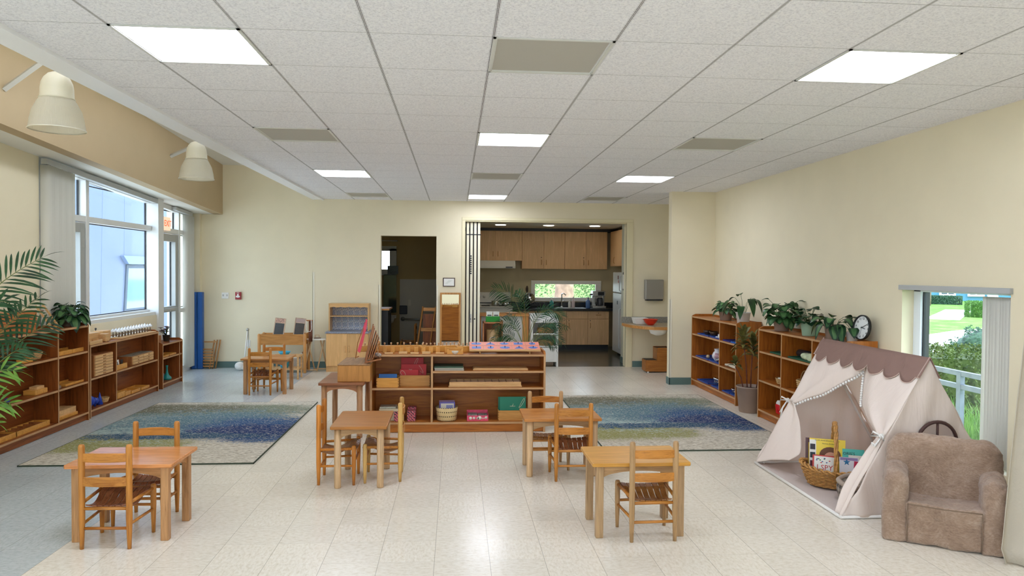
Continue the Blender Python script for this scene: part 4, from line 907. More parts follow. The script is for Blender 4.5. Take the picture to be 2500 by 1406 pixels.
# ------------------------------------------------------------------ play tent
def fabric(name, color, trans=.25, bs=.25, sc=(6, 6, 1.2)):
    if name in _M: return _M[name]
    t = NT(name); p = t.pbsdf(color, .85, 0, .15); c = t.coord(scale=sc); nz = t.n('TexNoise', Scale=1.0, Detail=4.0, Distortion=1.5); t.l(c, 'Vector', nz, 'Vector'); t.bump(p, nz, 'Fac', bs, .05)
    tr = t.n('BsdfTranslucent'); tr.inputs['Color'].default_value = lin(color); mx = t.n('MixShader', Fac=trans); t.l(p, 'BSDF', mx, 1); t.l(tr, 'BSDF', mx, 2); t.l(mx, 'Shader', t.out, 'Surface')
    _M[name] = t.m; return t.m
m_tent = fabric('cream_canvas', '#FDF1E8', .3, .3); m_roof = fabric('mauve_brown_canvas', '#977A70', .12, .3); m_pole = flat('white_pole', '#EDE8E2', .4); m_tie = flat('white_ribbon', '#EFECE8', .6)
tn = thing('play_tent', 'cream canvas play tent with a scalloped mauve roof by the right wall', 'tent', (3.1, 5.12, 0))
# local: ridge along y, x across; near end y=-.68, far end y=.70
YN, YFr, XB, ZR = -.65, .70, .58, 1.045
def wr(p, a=.012, k=9.0):
    return mnoise.noise(Vector((p[0]*k, p[1]*k, p[2]*2.2)))*a
def slope_pt(s, t_, side, off=0):   # s 0 far..1 near, t 0 base..1 ridge
    y = YFr+(YN-YFr)*s; x = side*XB*(1-t_); z = .012+(ZR-.012)*t_
    n = Vector((side*ZR, 0, XB)).normalized(); p = Vector((x, y, z)); return tuple(p+n*(off+wr(p)))
def patch(c00, c01, c10, c11, side, nu=24, nv=16, off=0, sag=0, arc=None):
    g = []
    for i in range(nu+1):
        u = i/nu; row = []
        for j in range(nv+1):
            v = j/nv; s = (c00[0]*(1-u)+c10[0]*u)*(1-v)+(c01[0]*(1-u)+c11[0]*u)*v; t_ = (c00[1]*(1-u)+c10[1]*u)*(1-v)+(c01[1]*(1-u)+c11[1]*u)*v
            row.append(slope_pt(s, t_, side, off+sag*math.sin(u*PI)*math.sin(v*PI)))
        g.append(row)
    return g
# back slope (whole)
MB().sheet(patch((0, 0), (0, 1), (1, 0), (1, 1), 1, 30, 20, sag=-.012)).build('back_canvas', m_tent, tn, solid=.003)
# near end (triangle) with arched window hole; far end
def endtri(y, hole, nm):
    b = MB(); n = 44; vs = {}; fs = []
    def P(i, j):
        v = j/n; w_ = XB*(1-v); x = -w_+2*w_*i/n; z = .012+(ZR-.012)*v
        pl = .016*math.sin(x*34+2*math.sin(z*5))*(1-.5*v)*(.4+.6*abs(mnoise.noise(Vector((x*2.5, 3, z*1.5)))*2))
        return (x*1.0, y+pl+wr((x, y, z), .01, 7), z)
    idx = {}
    def V(i, j):
        if (i, j) not in idx: idx[(i, j)] = len(b.v); b.v.append(P(i, j))
        return idx[(i, j)]
    for j in range(n):
        for i in range(n):
            c = [P(i, j), P(i+1, j), P(i+1, j+1), P(i, j+1)]; cx = sum(q[0] for q in c)/4; cz = sum(q[2] for q in c)/4
            if hole and ((cx-.06)**2+max(0, cz-.50)**2 < .132**2 and cz > .38): continue
            b.f.append((V(i, j), V(i+1, j), V(i+1, j+1), V(i, j+1)) if j < n-1 else (V(i, j), V(i+1, j), V(i, j+1))); b.mi.append(0); b.sm.append(True)
    b.build(nm, m_tent, tn, solid=.003)
endtri(YN, True, 'end_canvas'); endtri(YFr, False, 'end_canvas')
arc = [(.06+.135*math.cos(a), YN-.012, .50+.135*math.sin(a)) for a in [PI*k/16 for k in range(17)]]
wf = MB().tube([(.195, YN-.012, .37)]+arc+[(-.075, YN-.012, .37)], .011, 8, closed=True).tube([(.06, YN-.012, .37), (.06, YN-.012, .635)], .008, 8).tube([(-.07, YN-.012, .5), (.19, YN-.012, .5)], .008, 8).build('window_trim', flat('dark_brown_piping', '#4E3430', .7), tn)
MB().sheet([[(.06+(i/8-.5)*.27, YN+.006, .37+j/8*.26) for j in range(9)] for i in range(9)]).build('window_sheer', flat('sheer_white', '#F6F0EE', .7, trans=.75), tn)
# front slope: upper panels (opening is a peak from mid-top to the ties)
TS, TT = .06, .50
PK = (.52, .86)
def front_patch(poly_fn, nm, nu=26, nv=18, off=0): MB().sheet([[slope_pt(*poly_fn(i/nu, j/nv), -1, off+.0) for j in range(nv+1)] for i in range(nu+1)]).build(nm, m_tent, tn, solid=.003)
def lp(a, b, k): return (a[0]*(1-k)+b[0]*k, a[1]*(1-k)+b[1]*k)
# left panel: pole (0,1)->(0,TT) outer edge; inner edge peak->tie
def left_up(u, v): e = lp(PK, (.03, TT), v); o = lp((.52, 1), (.0, TT), v) if False else lp((0, 1), (0, TT), v); t0 = lp((0, 1), PK, u) if v == 0 else None; return lp(o, e, u)
def sheet_custom(fn, nm, nu=26, nv=22):
    MB().sheet([[tuple(fn(i/nu, j/nv)) for j in range(nv+1)] for i in range(nu+1)]).build(nm, m_tent, tn, solid=.003)
def slopeV(s, t_, off=0): return Vector(slope_pt(s, t_, -1, off))
def left_panel(u, v):   # v: 0 top .. 1 tie ; u: 0 pole .. 1 opening edge
    top = lp((0, 1), (PK[0], 1), u); bot = lp((0, TT), (.045, TT-.01), u)
    if v < .18: k = v/.18; q = lp(top, lp((0, .93), PK, u), k)
    else:
        k = (v-.18)/.82; e = lp(PK, (.045, TT-.01), k); o = lp((0, .93), (0, TT), k); q = lp(o, e, u)
    fold = .012*math.sin(u*PI*3.0)*max(0, v-.1); curl = -.05*max(0, u-.72)/.28*math.sin(min(1, v)*PI)
    return slopeV(q[0], q[1], fold+curl)
sheet_custom(left_panel, 'front_canvas')
def right_panel(u, v):
    top = lp((1, 1), (PK[0], 1), u)
    if v < .18: k = v/.18; q = lp(top, lp((1, .93), PK, u), k)
    else:
        k = (v-.18)/.82; e = lp(PK, (.955, TT-.01), k**.9); 
        e = (e[0]+.0-.12*math.sin(k*PI)*1.0, e[1]-.02*math.sin(k*PI)); o = lp((1, .93), (1, TT), k); q = lp(o, e, u)
    fold = .014*math.sin(u*PI*3.4)*max(0, v-.1); curl = -.06*max(0, u-.7)/.3*math.sin(min(1, v)*PI)
    return slopeV(q[0], q[1], fold+curl)
sheet_custom(right_panel, 'front_canvas')
def left_low(u, v):     # hangs below the tie, flares
    w_ = .05+.36*v**.8; s_ = lp((.0, TT), (.0, .0), v)[0]+u*w_*(1-.25*max(0, v-.8)*5*(u)); t_ = TT*(1-v)+u*.13*v+.02*math.sin(u*PI)*v
    return slopeV(min(s_, .42), t_, .01*math.sin(u*9)*(1-v*.6)-.05*u*math.sin(v*PI*.9))
sheet_custom(left_low, 'front_flap')
def right_low(u, v):
    w_ = .05+.08*math.sin(v*PI*.8); s_ = 1-u*w_*(1-.3*v); t_ = TT*(1-v)+.012*u*v
    return slopeV(s_, t_, .012*math.sin(u*10))
sheet_custom(right_low, 'front_flap')
# scalloped roof
for side in (-1, 1):
    b = MB(); n = 72; g = []; edge_pts = []
    for i in range(n+1):
        s = -.012+1.024*i/n; sc_ = abs(math.sin(s*7*PI/1.0)); tt = .835+.055*(1-sc_**.6)
        if i < 3 or i > n-3: tt = .88+.02*abs(i-(0 if i < 3 else n))*0
        row = [slope_pt(s, 1-(1-tt)*j/6, side, .008) for j in range(7)]
        row[0] = (0, row[0][1], ZR+.012); g.append(row); edge_pts.append(row[-1])
    b.sheet(g).build('roof_cover', m_roof, tn, solid=.003)
    MB().tube(edge_pts, .003, 6).build('roof_piping', flat('dusty_pink_piping', '#CDB2A6', .6), tn)
for yy in (YN-.006, YFr+.006): MB().tube([slope_pt(0 if yy > 0 else 1, .88, -1, .012), (0, yy, ZR+.016), slope_pt(0 if yy > 0 else 1, .88, 1, .012)], .0035, 6).build('roof_piping', flat('dusty_pink_piping', '#CDB2A6', .6), tn)
# poles, floor mat
b = MB()
for y in (YN, YFr):
    for s_ in (-1, 1): MB().rod((s_*(XB-.055), y+(.035 if y < 0 else -.035), .015), (0, y+(.035 if y < 0 else -.035), ZR-.09), .009).build('pole', m_pole, tn)
    MB().rod((-XB, y, .012), (XB, y, .012), .010).build('pole', m_pole, tn)
for s_ in (-1, 1): MB().rod((s_*XB, YN, .012), (s_*XB, YFr, .012), .011).build('pole', m_pole, tn)
MB().sheet([[(-XB+2*XB*i/20, YN+(YFr-YN)*j/20, .008+.004*mnoise.noise(Vector((i*.5, j*.5, 0)))) for j in range(21)] for i in range(21)]).build('floor_mat', fabric('mauve_grey_canvas', '#CDBFB8', 0, .2), tn, solid=.004)
# inner left and right lining fold (visible inside right), back-left lighter panel
# ties
for s_ in (0, 1):
    p = slopeV(s_, TT, .02); b = MB(); b.ball(tuple(p), .018, 10)
    b.tube([p+Vector((0, -.0, 0)), p+Vector((-.03, .05, .02)), p+Vector((-.03, .07, -.01)), p], .006, 6); b.tube([p, p+Vector((-.03, -.05, .02)), p+Vector((-.03, -.07, -.01)), p], .006, 6)
    b.tube([p, p+Vector((-.04, .01, -.07)), p+Vector((-.05, .02, -.15 if s_ == 0 else -.06))], .006, 6); b.tube([p, p+Vector((-.03, .02, -.06)), p+Vector((-.05, .035, -.11 if s_ == 0 else -.05))], .006, 6)
    b.build('tie_ribbon', m_tie, tn)
# pompom trim
n = 26
for k in range(n):
    v = .2+.8*k/n; p = left_panel(1, v); MB().ball(tuple(Vector(p)+Vector((-.006, 0, -.016))), .0115, 8).build('pompom', m_tie, tn)
for k in range(15):
    v = .19+.42*k/15; p = right_panel(1, v); MB().ball(tuple(Vector(p)+Vector((-.004, .012, -.006))), .0105, 8).build('pompom', m_tie, tn)
# ------------------------------------------------------------------ soft boxes
def soft(dims, r, n=26, amp=.004, seed=0, fr=(9, 30), fn=None):
    hx, hy, hz = dims[0]/2, dims[1]/2, dims[2]/2; vs = {}; fs = []; L = []
    def P(f, u, v):
        a = [(-1 if f % 2 == 0 else 1)]; ax = f//2; q = [0, 0, 0]; q[ax] = a[0]; q[(ax+1) % 3] = u; q[(ax+2) % 3] = v
        p = Vector((q[0]*hx, q[1]*hy, q[2]*hz)); rr = r if not callable(r) else r(p)
        c = Vector((max(-hx+rr, min(hx-rr, p.x)), max(-hy+rr, min(hy-rr, p.y)), max(-hz+rr, min(hz-rr, p.z)))); d = p-c
        if d.length > 1e-9: p = c+d.normalized()*rr
        if fn: p = fn(p)
        nn = Vector((p.x/hx, p.y/hy, p.z/hz)); nn.normalize()
        a1 = mnoise.noise(p*fr[0]+Vector((seed, 0, 0)))*amp*1.6; a2 = (mnoise.noise(Vector((p.x*fr[1], p.y*fr[1], p.z*fr[1]*1.6))+Vector((0, seed, 0))))*amp
        return p+nn*(a1+a2)
    for f in range(6):
        base = len(L)
        for i in range(n+1):
            for j in range(n+1): L.append(tuple(P(f, -1+2*i/n, -1+2*j/n)))
        for i in range(n):
            for j in range(n): fs.append((base+i*(n+1)+j, base+i*(n+1)+j+1, base+(i+1)*(n+1)+j+1, base+(i+1)*(n+1)+j))
    b = MB(); b.add(L, fs, 0, True); return b
def plush_mat():
    t = NT('taupe_plush'); p = t.pbsdf(None, .95, 0, .08); p.inputs['Sheen Weight'].default_value = .35; p.inputs['Sheen Roughness'].default_value = .5
    c = t.n('TexCoord'); n0 = t.n('TexNoise', Scale=3.0, Detail=2.0); t.l(c, 'Object', n0, 'Vector')
    sc_ = t.n('VectorMath', _operation='SCALE', Scale=.25); t.l(n0, 'Color', sc_, 'Vector'); ad = t.n('VectorMath', _operation='ADD'); t.l(c, 'Object', ad, 0); t.l(sc_, 'Vector', ad, 1)
    mp = t.n('Mapping'); mp.inputs['Scale'].default_value = (60, 60, 130); t.l(ad, 'Vector', mp, 'Vector')
    nz = t.n('TexNoise', Scale=1.0, Detail=5.0, Roughness=.7); t.l(mp, 'Vector', nz, 'Vector'); n2 = t.n('TexNoise', Scale=7.0, Detail=3.0, Distortion=1.0); t.l(c, 'Object', n2, 'Vector')
    f = t.math('ADD', t.math('MULTIPLY', nz.outputs['Fac'], bv=.55), t.math('MULTIPLY', n2.outputs['Fac'], bv=.45))
    r = t.ramp([(.34, '#8D7361'), (.5, '#A98E7A'), (.66, '#C0A895')]); t.t.links.new(f, r.inputs['Fac']); t.l(r, 'Color', p, 'Base Color')
    b = t.n('Bump', Strength=.9, Distance=.012); t.t.links.new(f, b.inputs['Height']); t.l(b, 'Normal', p, 'Normal'); return t.m
m_plush = plush_mat()
# armchair: local front is -y, width x
ac = thing('plush_armchair', 'child-sized taupe plush armchair at the front right corner', 'armchair', (2.975, 4.138, 0), -.578)
W2 = .315
def backfn(p):
    k = max(0, (p.z-.05)/.2); 
    return Vector((p.x*(1+.03*k), p.y+.05*max(0, p.z+.2)*.8, p.z-.012*math.cos(p.x*6)))
soft((.63, .15, .585), lambda p: .07 if p.z < .1 else .075, 44, .007, 3, fn=lambda p: Vector((p.x if abs(p.x) < .2 or p.z < .12 else p.x-math.copysign(max(0, (abs(p.x)-.18))*max(0, (p.z-.16)/.13)**2*.35, p.x), p.y+.04*(p.z+.29), p.z))).build('backrest', m_plush, ac, (0, .09, .30))
soft((.40, .40, .25), .025, 40, .006, 5, fn=lambda p: Vector((p.x, p.y, p.z-.02*math.cos(p.x*6)*math.cos(p.y*5)*max(0, p.z)/.125))).build('seat', m_plush, ac, (0, -.035, .128))
for s_ in (-1, 1):
    soft((.135, .37, .425), lambda p: .022+.043*min(1, max(0, (p.z+.05)/.15)), 40, .006, 7+s_, fn=lambda p: Vector((p.x, p.y, p.z+.06*p.y*max(0, p.z)/.21))).build('armrest', m_plush, ac, (s_*.253, -.05, .213))
m_seam = flat('seam_brown', '#86705E', .95)
b = MB()
for s_ in (-1, 1): b.tube([(s_*.188, -.238, .012), (s_*.188, -.242, .12), (s_*.188, -.238, .235)], .003, 5)
b.tube([(-.188, -.236, .238), (-.1, -.238, .236), (0, -.238, .233), (.1, -.238, .236), (.188, -.236, .238)], .0035, 5)
b.tube([(-.19, .045, .258), (-.1, .04, .25), (0, .042, .246), (.1, .04, .25), (.19, .045, .258)], .008, 6)
b.build('seam', m_seam, ac)
single('fabric_care_tag', MB().box(-.03, .03, 0, .002, 0, .05, M=T(rx=-.9)), flat('pale_tag', '#D8CFC6', .6), 'pale fabric label on the floor at the right rear corner of the armchair', 'tag', (3.2, 3.9, .002), -.578)
# ------------------------------------------------------------------ curtain at the right edge
b = MB(); g = []
for i in range(61):
    u = i/60; row = []
    for j in range(31):
        v = j/30; fl = 1+.28*(1-v)**2
        x = 3.06+.10*v+u*.55*fl*.9-.02; y = 3.74-.12*v-u*.18+.035*math.sin(u*26+.6*math.sin(v*3))*(1-.25*v); z = .012+v*2.05
        if v < .04: y -= .05*(1-v/.04); x -= .01
        row.append((x-3.2, y-3.7, z))
    g.append(row)
cu_ = thing('curtain', 'heavy off-white curtain hanging at the right edge of the room', 'curtain', (3.2, 3.7, 0)); b.sheet(g); b.build('cloth', fabric('linen_curtain', '#D3C9B8', .15, .15, (30, 30, 30)), cu_, solid=.004)
MB().rod((-.06, -.09, 2.075), (.5, -.2, 2.075), .012).build('rod', m_metal, cu_); MB().lathe([(0, 0), (.02, .004), (.022, .02), (0, .024)], 12, M=T(-.07, -.095, 2.065)).build('finial', m_white, cu_)
# ------------------------------------------------------------------ blinds
def blind(name, lab, loc, n, length, y0, y1, z0, ztop_fn, ang, xoff=0, head=None, slatw=.085):
    t = thing(name, lab, 'blinds', loc); m = flat('cream_vinyl_slat', '#ECEAE0', .45, trans=.3)
    for i in range(n):
        y = y0+(y1-y0)*i/(n-1); zt_ = ztop_fn(y); a = ang+.12*math.sin(i*1.7)
        dx, dy = math.cos(a)*slatw/2, math.sin(a)*slatw/2; nx, ny = -math.sin(a)*.008, math.cos(a)*.008
        b = MB().sheet([[(-dx, y-dy, z), (nx, y+ny, z), (dx, y+dy, z)] for z in (z0, (z0+zt_)/2, zt_)]); b.build('slat', m, t, solid=.0015)
    if head: MB().prism(head, -.03, .03, 'x').build('headrail', flat('grey_headrail', '#B4B6B4', .4), t)
    return t
blind('vertical_blinds', 'stack of cream vertical blinds at the left end of the big left window', (-4.14, 0, 0), 16, 0, 7.62, 8.10, .06, lambda y: zb(y)-.08, .35, head=[(7.60, zb(7.6)-.075), (10.30, zb(10.3)-.075), (10.30, zb(10.3)-.02), (7.60, zb(7.6)-.02)])
blind('vertical_blinds', 'stack of white vertical blinds beside the far glass door', (-4.175, 0, 0), 8, 0, 11.50, 11.74, .06, lambda y: zb(y)-.07, .35, head=[(11.05, zb(11.05)-.06), (11.72, zb(11.7)-.06), (11.72, zb(11.7)-.01), (11.05, zb(11.05)-.01)])
blind('vertical_blinds', 'stack of cream vertical blinds at the right side of the low window', (3.735, 0, 0), 9, 0, 4.53, 4.77, .28, lambda y: 1.45, 1.9, slatw=.07)
single('blind_headrail', MB().box(-.03, .03, 4.50, 5.71, 1.475, 1.515), flat('grey_headrail', '#B4B6B4', .4), 'grey blind headrail across the top of the low right window', 'headrail', (3.705, 0, 0), bevel=.004)
# ------------------------------------------------------------------ pendants, struts
def shade_mat():
    t = NT('prismatic_shade'); p = t.pbsdf('#F4F1E6', .35, 0, .5); c = t.n('TexCoord'); wv = t.n('TexGradient', _gradient_type='RADIAL'); t.l(c, 'Object', wv, 'Vector')
    f = t.math('ABSOLUTE', t.math('SINE', t.math('MULTIPLY', wv.outputs['Fac'], bv=300.0))); b = t.n('Bump', Strength=.5, Distance=.003); t.t.links.new(f, b.inputs['Height']); t.l(b, 'Normal', p, 'Normal')
    tr = t.n('BsdfTranslucent'); tr.inputs['Color'].default_value = lin('#F6F2E6'); mx = t.n('MixShader', Fac=.62); t.l(p, 'BSDF', mx, 1); t.l(tr, 'BSDF', mx, 2); t.l(mx, 'Shader', t.out, 'Surface'); return t.m
PSX = .83
m_shade = shade_mat(); m_cap = flat('cream_enamel', '#D9D4C0', .35)
for i, (y, lab) in enumerate(((4.93, 'nearer of the two bell-shaped pendant lamps by the left windows'), (7.46, 'farther of the two bell-shaped pendant lamps by the left windows'))):
    t = thing('pendant_lamp', lab, 'pendant lamp', (-2.6, y, 2.50), 0, 'bell-shaped pendant lamps')
    MB().lathe([(.195, 0), (.198, .004), (.192, .008), (.185, .06), (.168, .13), (.135, .19), (.118, .215)], 48, cap=False).build('shade', m_shade, t, solid=.003)
    MB().lathe([(.198, -.003), (.201, 0), (.198, .004), (.192, .0)], 48, cap=False).build('shade_rim', flat('pale_rim', '#EFEBDC', .3), t)
    MB().lathe([(.124, .21), (.126, .218), (.118, .224), (.115, .285), (.108, .325), (.09, .36), (.062, .388), (.03, .402), (0, .405)], 32).build('cap', m_cap, t)
    MB().lathe([(.022, .40), (.022, .425), (.014, .43), (.014, .445)], 12).build('socket_nut', m_dark, t); MB().rod((0, 0, .44), (0, 0, (zt(y)-2.5)/.93), .008).build('stem', m_metal, t)
    MB().ball((0, 0, .13), .05, 12).build('bulb', m_white, t); t.scale = (.84, .84, .93)
for y in (6.33, 9.83): single('brace', MB().tube([(-3.76, 0, 3.08), (-3.1, 0, zt(y))], .025, 4, smooth=False), flat('pale_steel', '#C9C8C0', .4), 'pale diagonal brace between the tan wall and the raised ceiling, '+('nearer one' if y < 8 else 'farther one'), 'brace', (0, y, 0), 0, 'diagonal braces over the windows')
# ------------------------------------------------------------------ gym mat, exit sign, wall plates
m_blue = flat('blue_vinyl', '#1F58A0', .4, noise=.08, nscale=4, bump=.25)
t = thing('gym_mat', 'folded blue vinyl gym mat standing on end by the glass door', 'gym mat', (-4.02, 11.775, 0))
MB().box(-.085, .0, 0, .09, .0, 1.23).build('mat_panel', m_blue, t, bevel=.012, seg=3); MB().box(-.178, -.09, 0, .085, 0, 1.23).build('mat_panel', m_blue, t, bevel=.012, seg=3)
t = thing('exit_sign', 'small orange and white exit sign at the glass door top', 'exit sign', (-4.17, 10.62, 2.15)); MB().box(-.0, .03, -.0, .20, 0, .19, M=T(rz=.0)).build('plate', emis('sign_face', '#F2C7A8', .75), t)
text_obj('lettering', 'EXIT', .125, emis('sign_red', '#E8542E', .9), t, (.032, .10, .095), (PI/2, 0, PI/2), .001)
o = at_box('light_switch', 541, 558, 714, 729, YB-.012, .012, m_white, 'white double light switch plate on the far wall', 'light switch', bevel=.002); 
for dx in (-.03, .03): MB().box(dx-.008, dx+.008, -.006, 0, .04, .07).build('toggle', flat('switch_toggle_grey', '#B9B7B0', .4), o)  # toggles in a greyer tone than the plate
m_redp = flat('alarm_red', '#9E2A2E', .4)
o = at_box('fire_alarm', 574, 588, 713, 731, YB-.035, .035, m_redp, 'red and white fire alarm pull station on the far wall', 'fire alarm', bevel=.004)
MB().box(-.032, .032, -.008, 0, .035, .06).box(-.012, .012, -.009, 0, .03, .088).build('handle', m_white, o); text_obj('lettering', 'FIRE', .022, m_white, o, (0, -.004, .105), (PI/2, 0, 0))
o = at_box('wall_outlet', 601, 611, 830, 846, YB-.008, .008, m_white, 'white outlet plate low on the far wall beside the mop handles', 'outlet', bevel=.002)
o = at_box('paper_towel_dispenser', 1576, 1621, 683, 731, 11.81, .12, flat('satin_grey_steel', '#A3A19C', .35, .6), 'grey metal paper towel dispenser on the wall right of the kitchen', 'dispenser', bevel=.01); MB().box(-.14, .14, -.0, .1, -.02, .0).build('slot', m_dark, o)
t = thing('framed_certificate', 'small dark framed certificate above the narrow mirror', 'picture', (-.11, YB-.045, 1.34)); MB().box(-.10, .10, 0, .015, 0, .145).build('frame', flat('dark_brown_frame', '#4A3228', .4), t, bevel=.002); MB().box(-.085, .085, -.001, .0, .014, .131).build('paper', m_white, t)
b = MB(); rnd = random.Random(2)
for k in range(5): b.box(-.06+.012*k, -.02+.02*k, -.002, -.001, .05+.012*k, .053+.012*k)
b.build('writing', flat('faint_ink', '#AEB4A6', .6), t)
# narrow mirror
t = thing('standing_mirror', 'narrow wood-framed mirror standing against the wall between the doorways', 'mirror', (-.085, YB-.08, .32)); 
MB().box(-.17, .17, 0, .03, .89, .92).box(-.17, .17, 0, .03, 0, .03).box(-.17, -.14, 0, .03, .03, .89).box(.14, .17, 0, .03, .03, .89).build('frame', m_oakz, t, bevel=.003)
t2 = NT('mirror_glass'); g_ = t2.n('BsdfGlossy', Roughness=.01); g_.inputs['Color'].default_value = (.85, .87, .86, 1); t2.l(g_, 'BSDF', t2.out, 'Surface'); MB().box(-.14, .14, .008, .02, .03, .89).build('glass', t2.m, t)
# leaning wooden frame and small chair inside washroom
t = thing('wooden_rack', 'tall wooden rack leaning inside the left doorway', 'rack', (-.46, 12.5, 0), 0); 
b = MB(); 
for x in (-.12, .10): MB().tube([(x-.12, 0, .0), (x+.02, .0, .98)], .016, 4).build('upright', m_oakz, t)
for z in (.25, .55, .9): MB().box(-.2+.12*z, .06+.12*z, -.01, .01, z, z+.06).build('rung', m_oak, t)
MB().box(-.1, .14, .02, .04, 0, .85).build('panel', sw('z', 'shelf_dark_oak', ('#8E5128', '#6B3716')), t)
dup(chA, (-.88, 13.6, 0), PI/2, 'child chair standing inside the washroom, seen from its side')
# ------------------------------------------------------------------ things on the middle shelf unit
MX0, MY = .035, 7.09
m_box = wood('yellow_beech', '#D69A48', '#BF8233', 'x', .35, blotch=.08); m_boxy = wood('yellow_beech', '#D69A48', '#BF8233', 'y', .35, blotch=.08); m_boxz = wood('yellow_beech', '#D69A48', '#BF8233', 'z', .35, blotch=.08)
m_beech = wood('pale_beech', '#D9AE78', '#C4945A', 'x', .4, blotch=.1); m_joint = flat('finger_joint_brown', '#8E5C26', .6)
def obox(name, label, cat, loc, w, d, h, mat, rz=0, th=.008, group=None, joints=False, rot=None):
    t = thing(name, label, cat, loc, rz, group, rot)
    b = MB().box(-w/2, w/2, 0, th, 0, h).box(-w/2, w/2, d-th, d, 0, h).box(-w/2, -w/2+th, th, d-th, 0, h).box(w/2-th, w/2, th, d-th, 0, h).box(-w/2+th, w/2-th, th, d-th, 0, .006)
    b.build('box', mat, t, weld=True)
    if joints:
        j = MB(); n = max(3, int(h/.012))
        for k in range(n):
            if k % 2 == 0:
                for s_ in (-1, 1): j.box(s_*(w/2-.004)-.004, s_*(w/2-.004)+.004, -.0006, 0, h*k/n, h*(k+1)/n)
        j.build('finger_joints', m_joint, t)
    return t
def xz(u, v, Y): p = AT(u, v, Y); return p.x, p.z
def shelfbox(name, label, u0, u1, v0, Y, z, d, mat, cat='box', **k):
    x0, _ = xz(u0, 900, Y); x1, zt_ = xz(u1, v0, Y); return obox(name, label, cat, ((x0+x1)/2, Y, z+.001), x1-x0, d, zt_-z, mat, **k)
shelfbox('wooden_box', 'yellow finger-jointed wooden box with blue boards inside, on the middle shelf', 919, 973.5, 923, 7.12, .445, .18, m_box, joints=True)
def board(name, label, u0, u1, v0, v1, Y, z0, mat, tilt=-.12, cat='board', group=None, th=.005):
    x0, _ = xz(u0, 900, Y); x1, zt_ = xz(u1, v0, Y); zb2 = z0
    t = thing(name, label, cat, ((x0+x1)/2, Y, zb2), 0, group, (tilt, 0, 0)); w = (x1-x0)/2; MB().box(-w, w, 0, th, 0, zt_-zb2).build('panel', mat, t, bevel=.001); return t, w, zt_-zb2
m_bluec = flat('blue_board', '#1F62A8', .5); m_redc = flat('crimson_board', '#B4101C', .5); m_greenc = flat('green_board', '#1C7A62', .5); m_sand = flat('cream_sandpaper', '#E9DFC8', .8)
for k in range(5): board('sandpaper_board', 'blue board standing in the finger-jointed box', 925, 969, 913, 925, 7.16+.022*k, .455, m_bluec, -.10, group='blue boards in the box')
shelfbox('wooden_box', 'wider wooden box holding red cursive letter boards, on the middle shelf', 976, 1050, 916.5, 7.19, .445, .17, wood('tan_beech', '#C6914E', '#AA7434', 'x', .4), joints=True)
def stroke(t, pts, r=.0035, y=-.0012, mat=None): 
    P = [Vector(p) for p in pts]; Q = []
    for i in range(len(P)-1):
        p0 = P[max(i-1, 0)]; p1, p2 = P[i], P[i+1]; p3 = P[min(i+2, len(P)-1)]
        for k in range(6): u = k/6; Q.append(.5*((2*p1)+(p2-p0)*u+(2*p0-5*p1+4*p2-p3)*u*u+(3*p1-p0-3*p2+p3)*u**3))
    Q.append(P[-1]); MB().tube([(q[0], y, q[1]) for q in Q], r, 6, flatten=.4).build('letter', mat or m_sand, t)
LG = 'red cursive letter boards'
t, w, h = board('letter_board', 'large red letter board at the back of the box, showing part of an l', 979, 1034, 873, 890, 7.31, .455, m_redc, -.05, group=LG); stroke(t, [(.015, h-.075), (.035, h-.03), (.05, h-.008), (.058, h-.012), (.05, h-.04), (.03, h-.08)])
t, w, h = board('letter_board', 'middle red letter board with a curved stroke on its right end', 980, 1041, 889, 912, 7.26, .455, m_redc, -.05, group=LG); stroke(t, [(.05, h-.012), (.07, h-.04), (.092, h-.08), (.085, h-.09), (.06, h-.07)])
t, w, h = board('letter_board', 'front red letter board with a cream letter o', 976, 1021, 902, 916, 7.215, .455, m_redc, -.05, group=LG); stroke(t, [(-.07, h-.01), (-.085, h-.028), (-.07, h-.055), (-.045, h-.07), (-.035, h-.05), (-.05, h-.02), (-.07, h-.01)]); stroke(t, [(.0, h+.004), (.012, h-.002), (.03, h+.0)])
t, w, h = board('letter_board', 'small red letter board at the right front of the box', 1008, 1029, 909, 917, 7.235, .455, m_redc, -.05, group=LG)
# upper right
x0, z0 = xz(1062, 905, 7.16); x1, _ = xz(1133, 905, 7.16); m_dg = flat('dark_green_cover', '#3F5A48', .6); m_wp2 = flat('white_paper', '#E4E0D2', .7)
for k, (mt, th_, lab) in enumerate(((m_wp2, .007, 'white flat folder, lowest of the stack on the upper right shelf'), (flat('grey_cover', '#9A978C', .6), .010, 'grey flat folder in the stack on the upper right shelf'), (m_wp2, .006, 'white folder above the grey one in the stack'), (m_dg, .016, 'dark green folder on top of the stack on the upper right shelf'))):
    single('flat_folder', MB().box(-(x1-x0)/2-.004*(k == 0), (x1-x0)/2, 0, .23, 0, th_), mt, lab, 'folder', ((x0+x1)/2-.003*k, 7.13, .611+sum((.007, .010, .006, .016)[:k])+.0005*k), 0, 'stacked flat folders', bevel=.002)
x0, _ = xz(1155, 900, 7.14); x1, _ = xz(1289, 900, 7.14); single('long_tray', MB().box(-(x1-x0)/2, (x1-x0)/2, 0, .2, 0, .018).box(-(x1-x0)/2+.01, (x1-x0)/2-.01, .01, .19, .018, .022), m_beech, 'long flat beech tray on the upper right shelf', 'tray', ((x0+x1)/2, 7.14, .611), bevel=.002)
x0, _ = xz(1097, 950, 7.13); x1, _ = xz(1272, 950, 7.13); t = thing('compartment_tray', 'long beech tray divided into small compartments on the middle shelf', 'tray', ((x0+x1)/2, 7.13, .446)); w = (x1-x0)/2
MB().box(-w-.008, w+.008, -.004, .22, 0, .014).build('base', m_beech, t, bevel=.002)
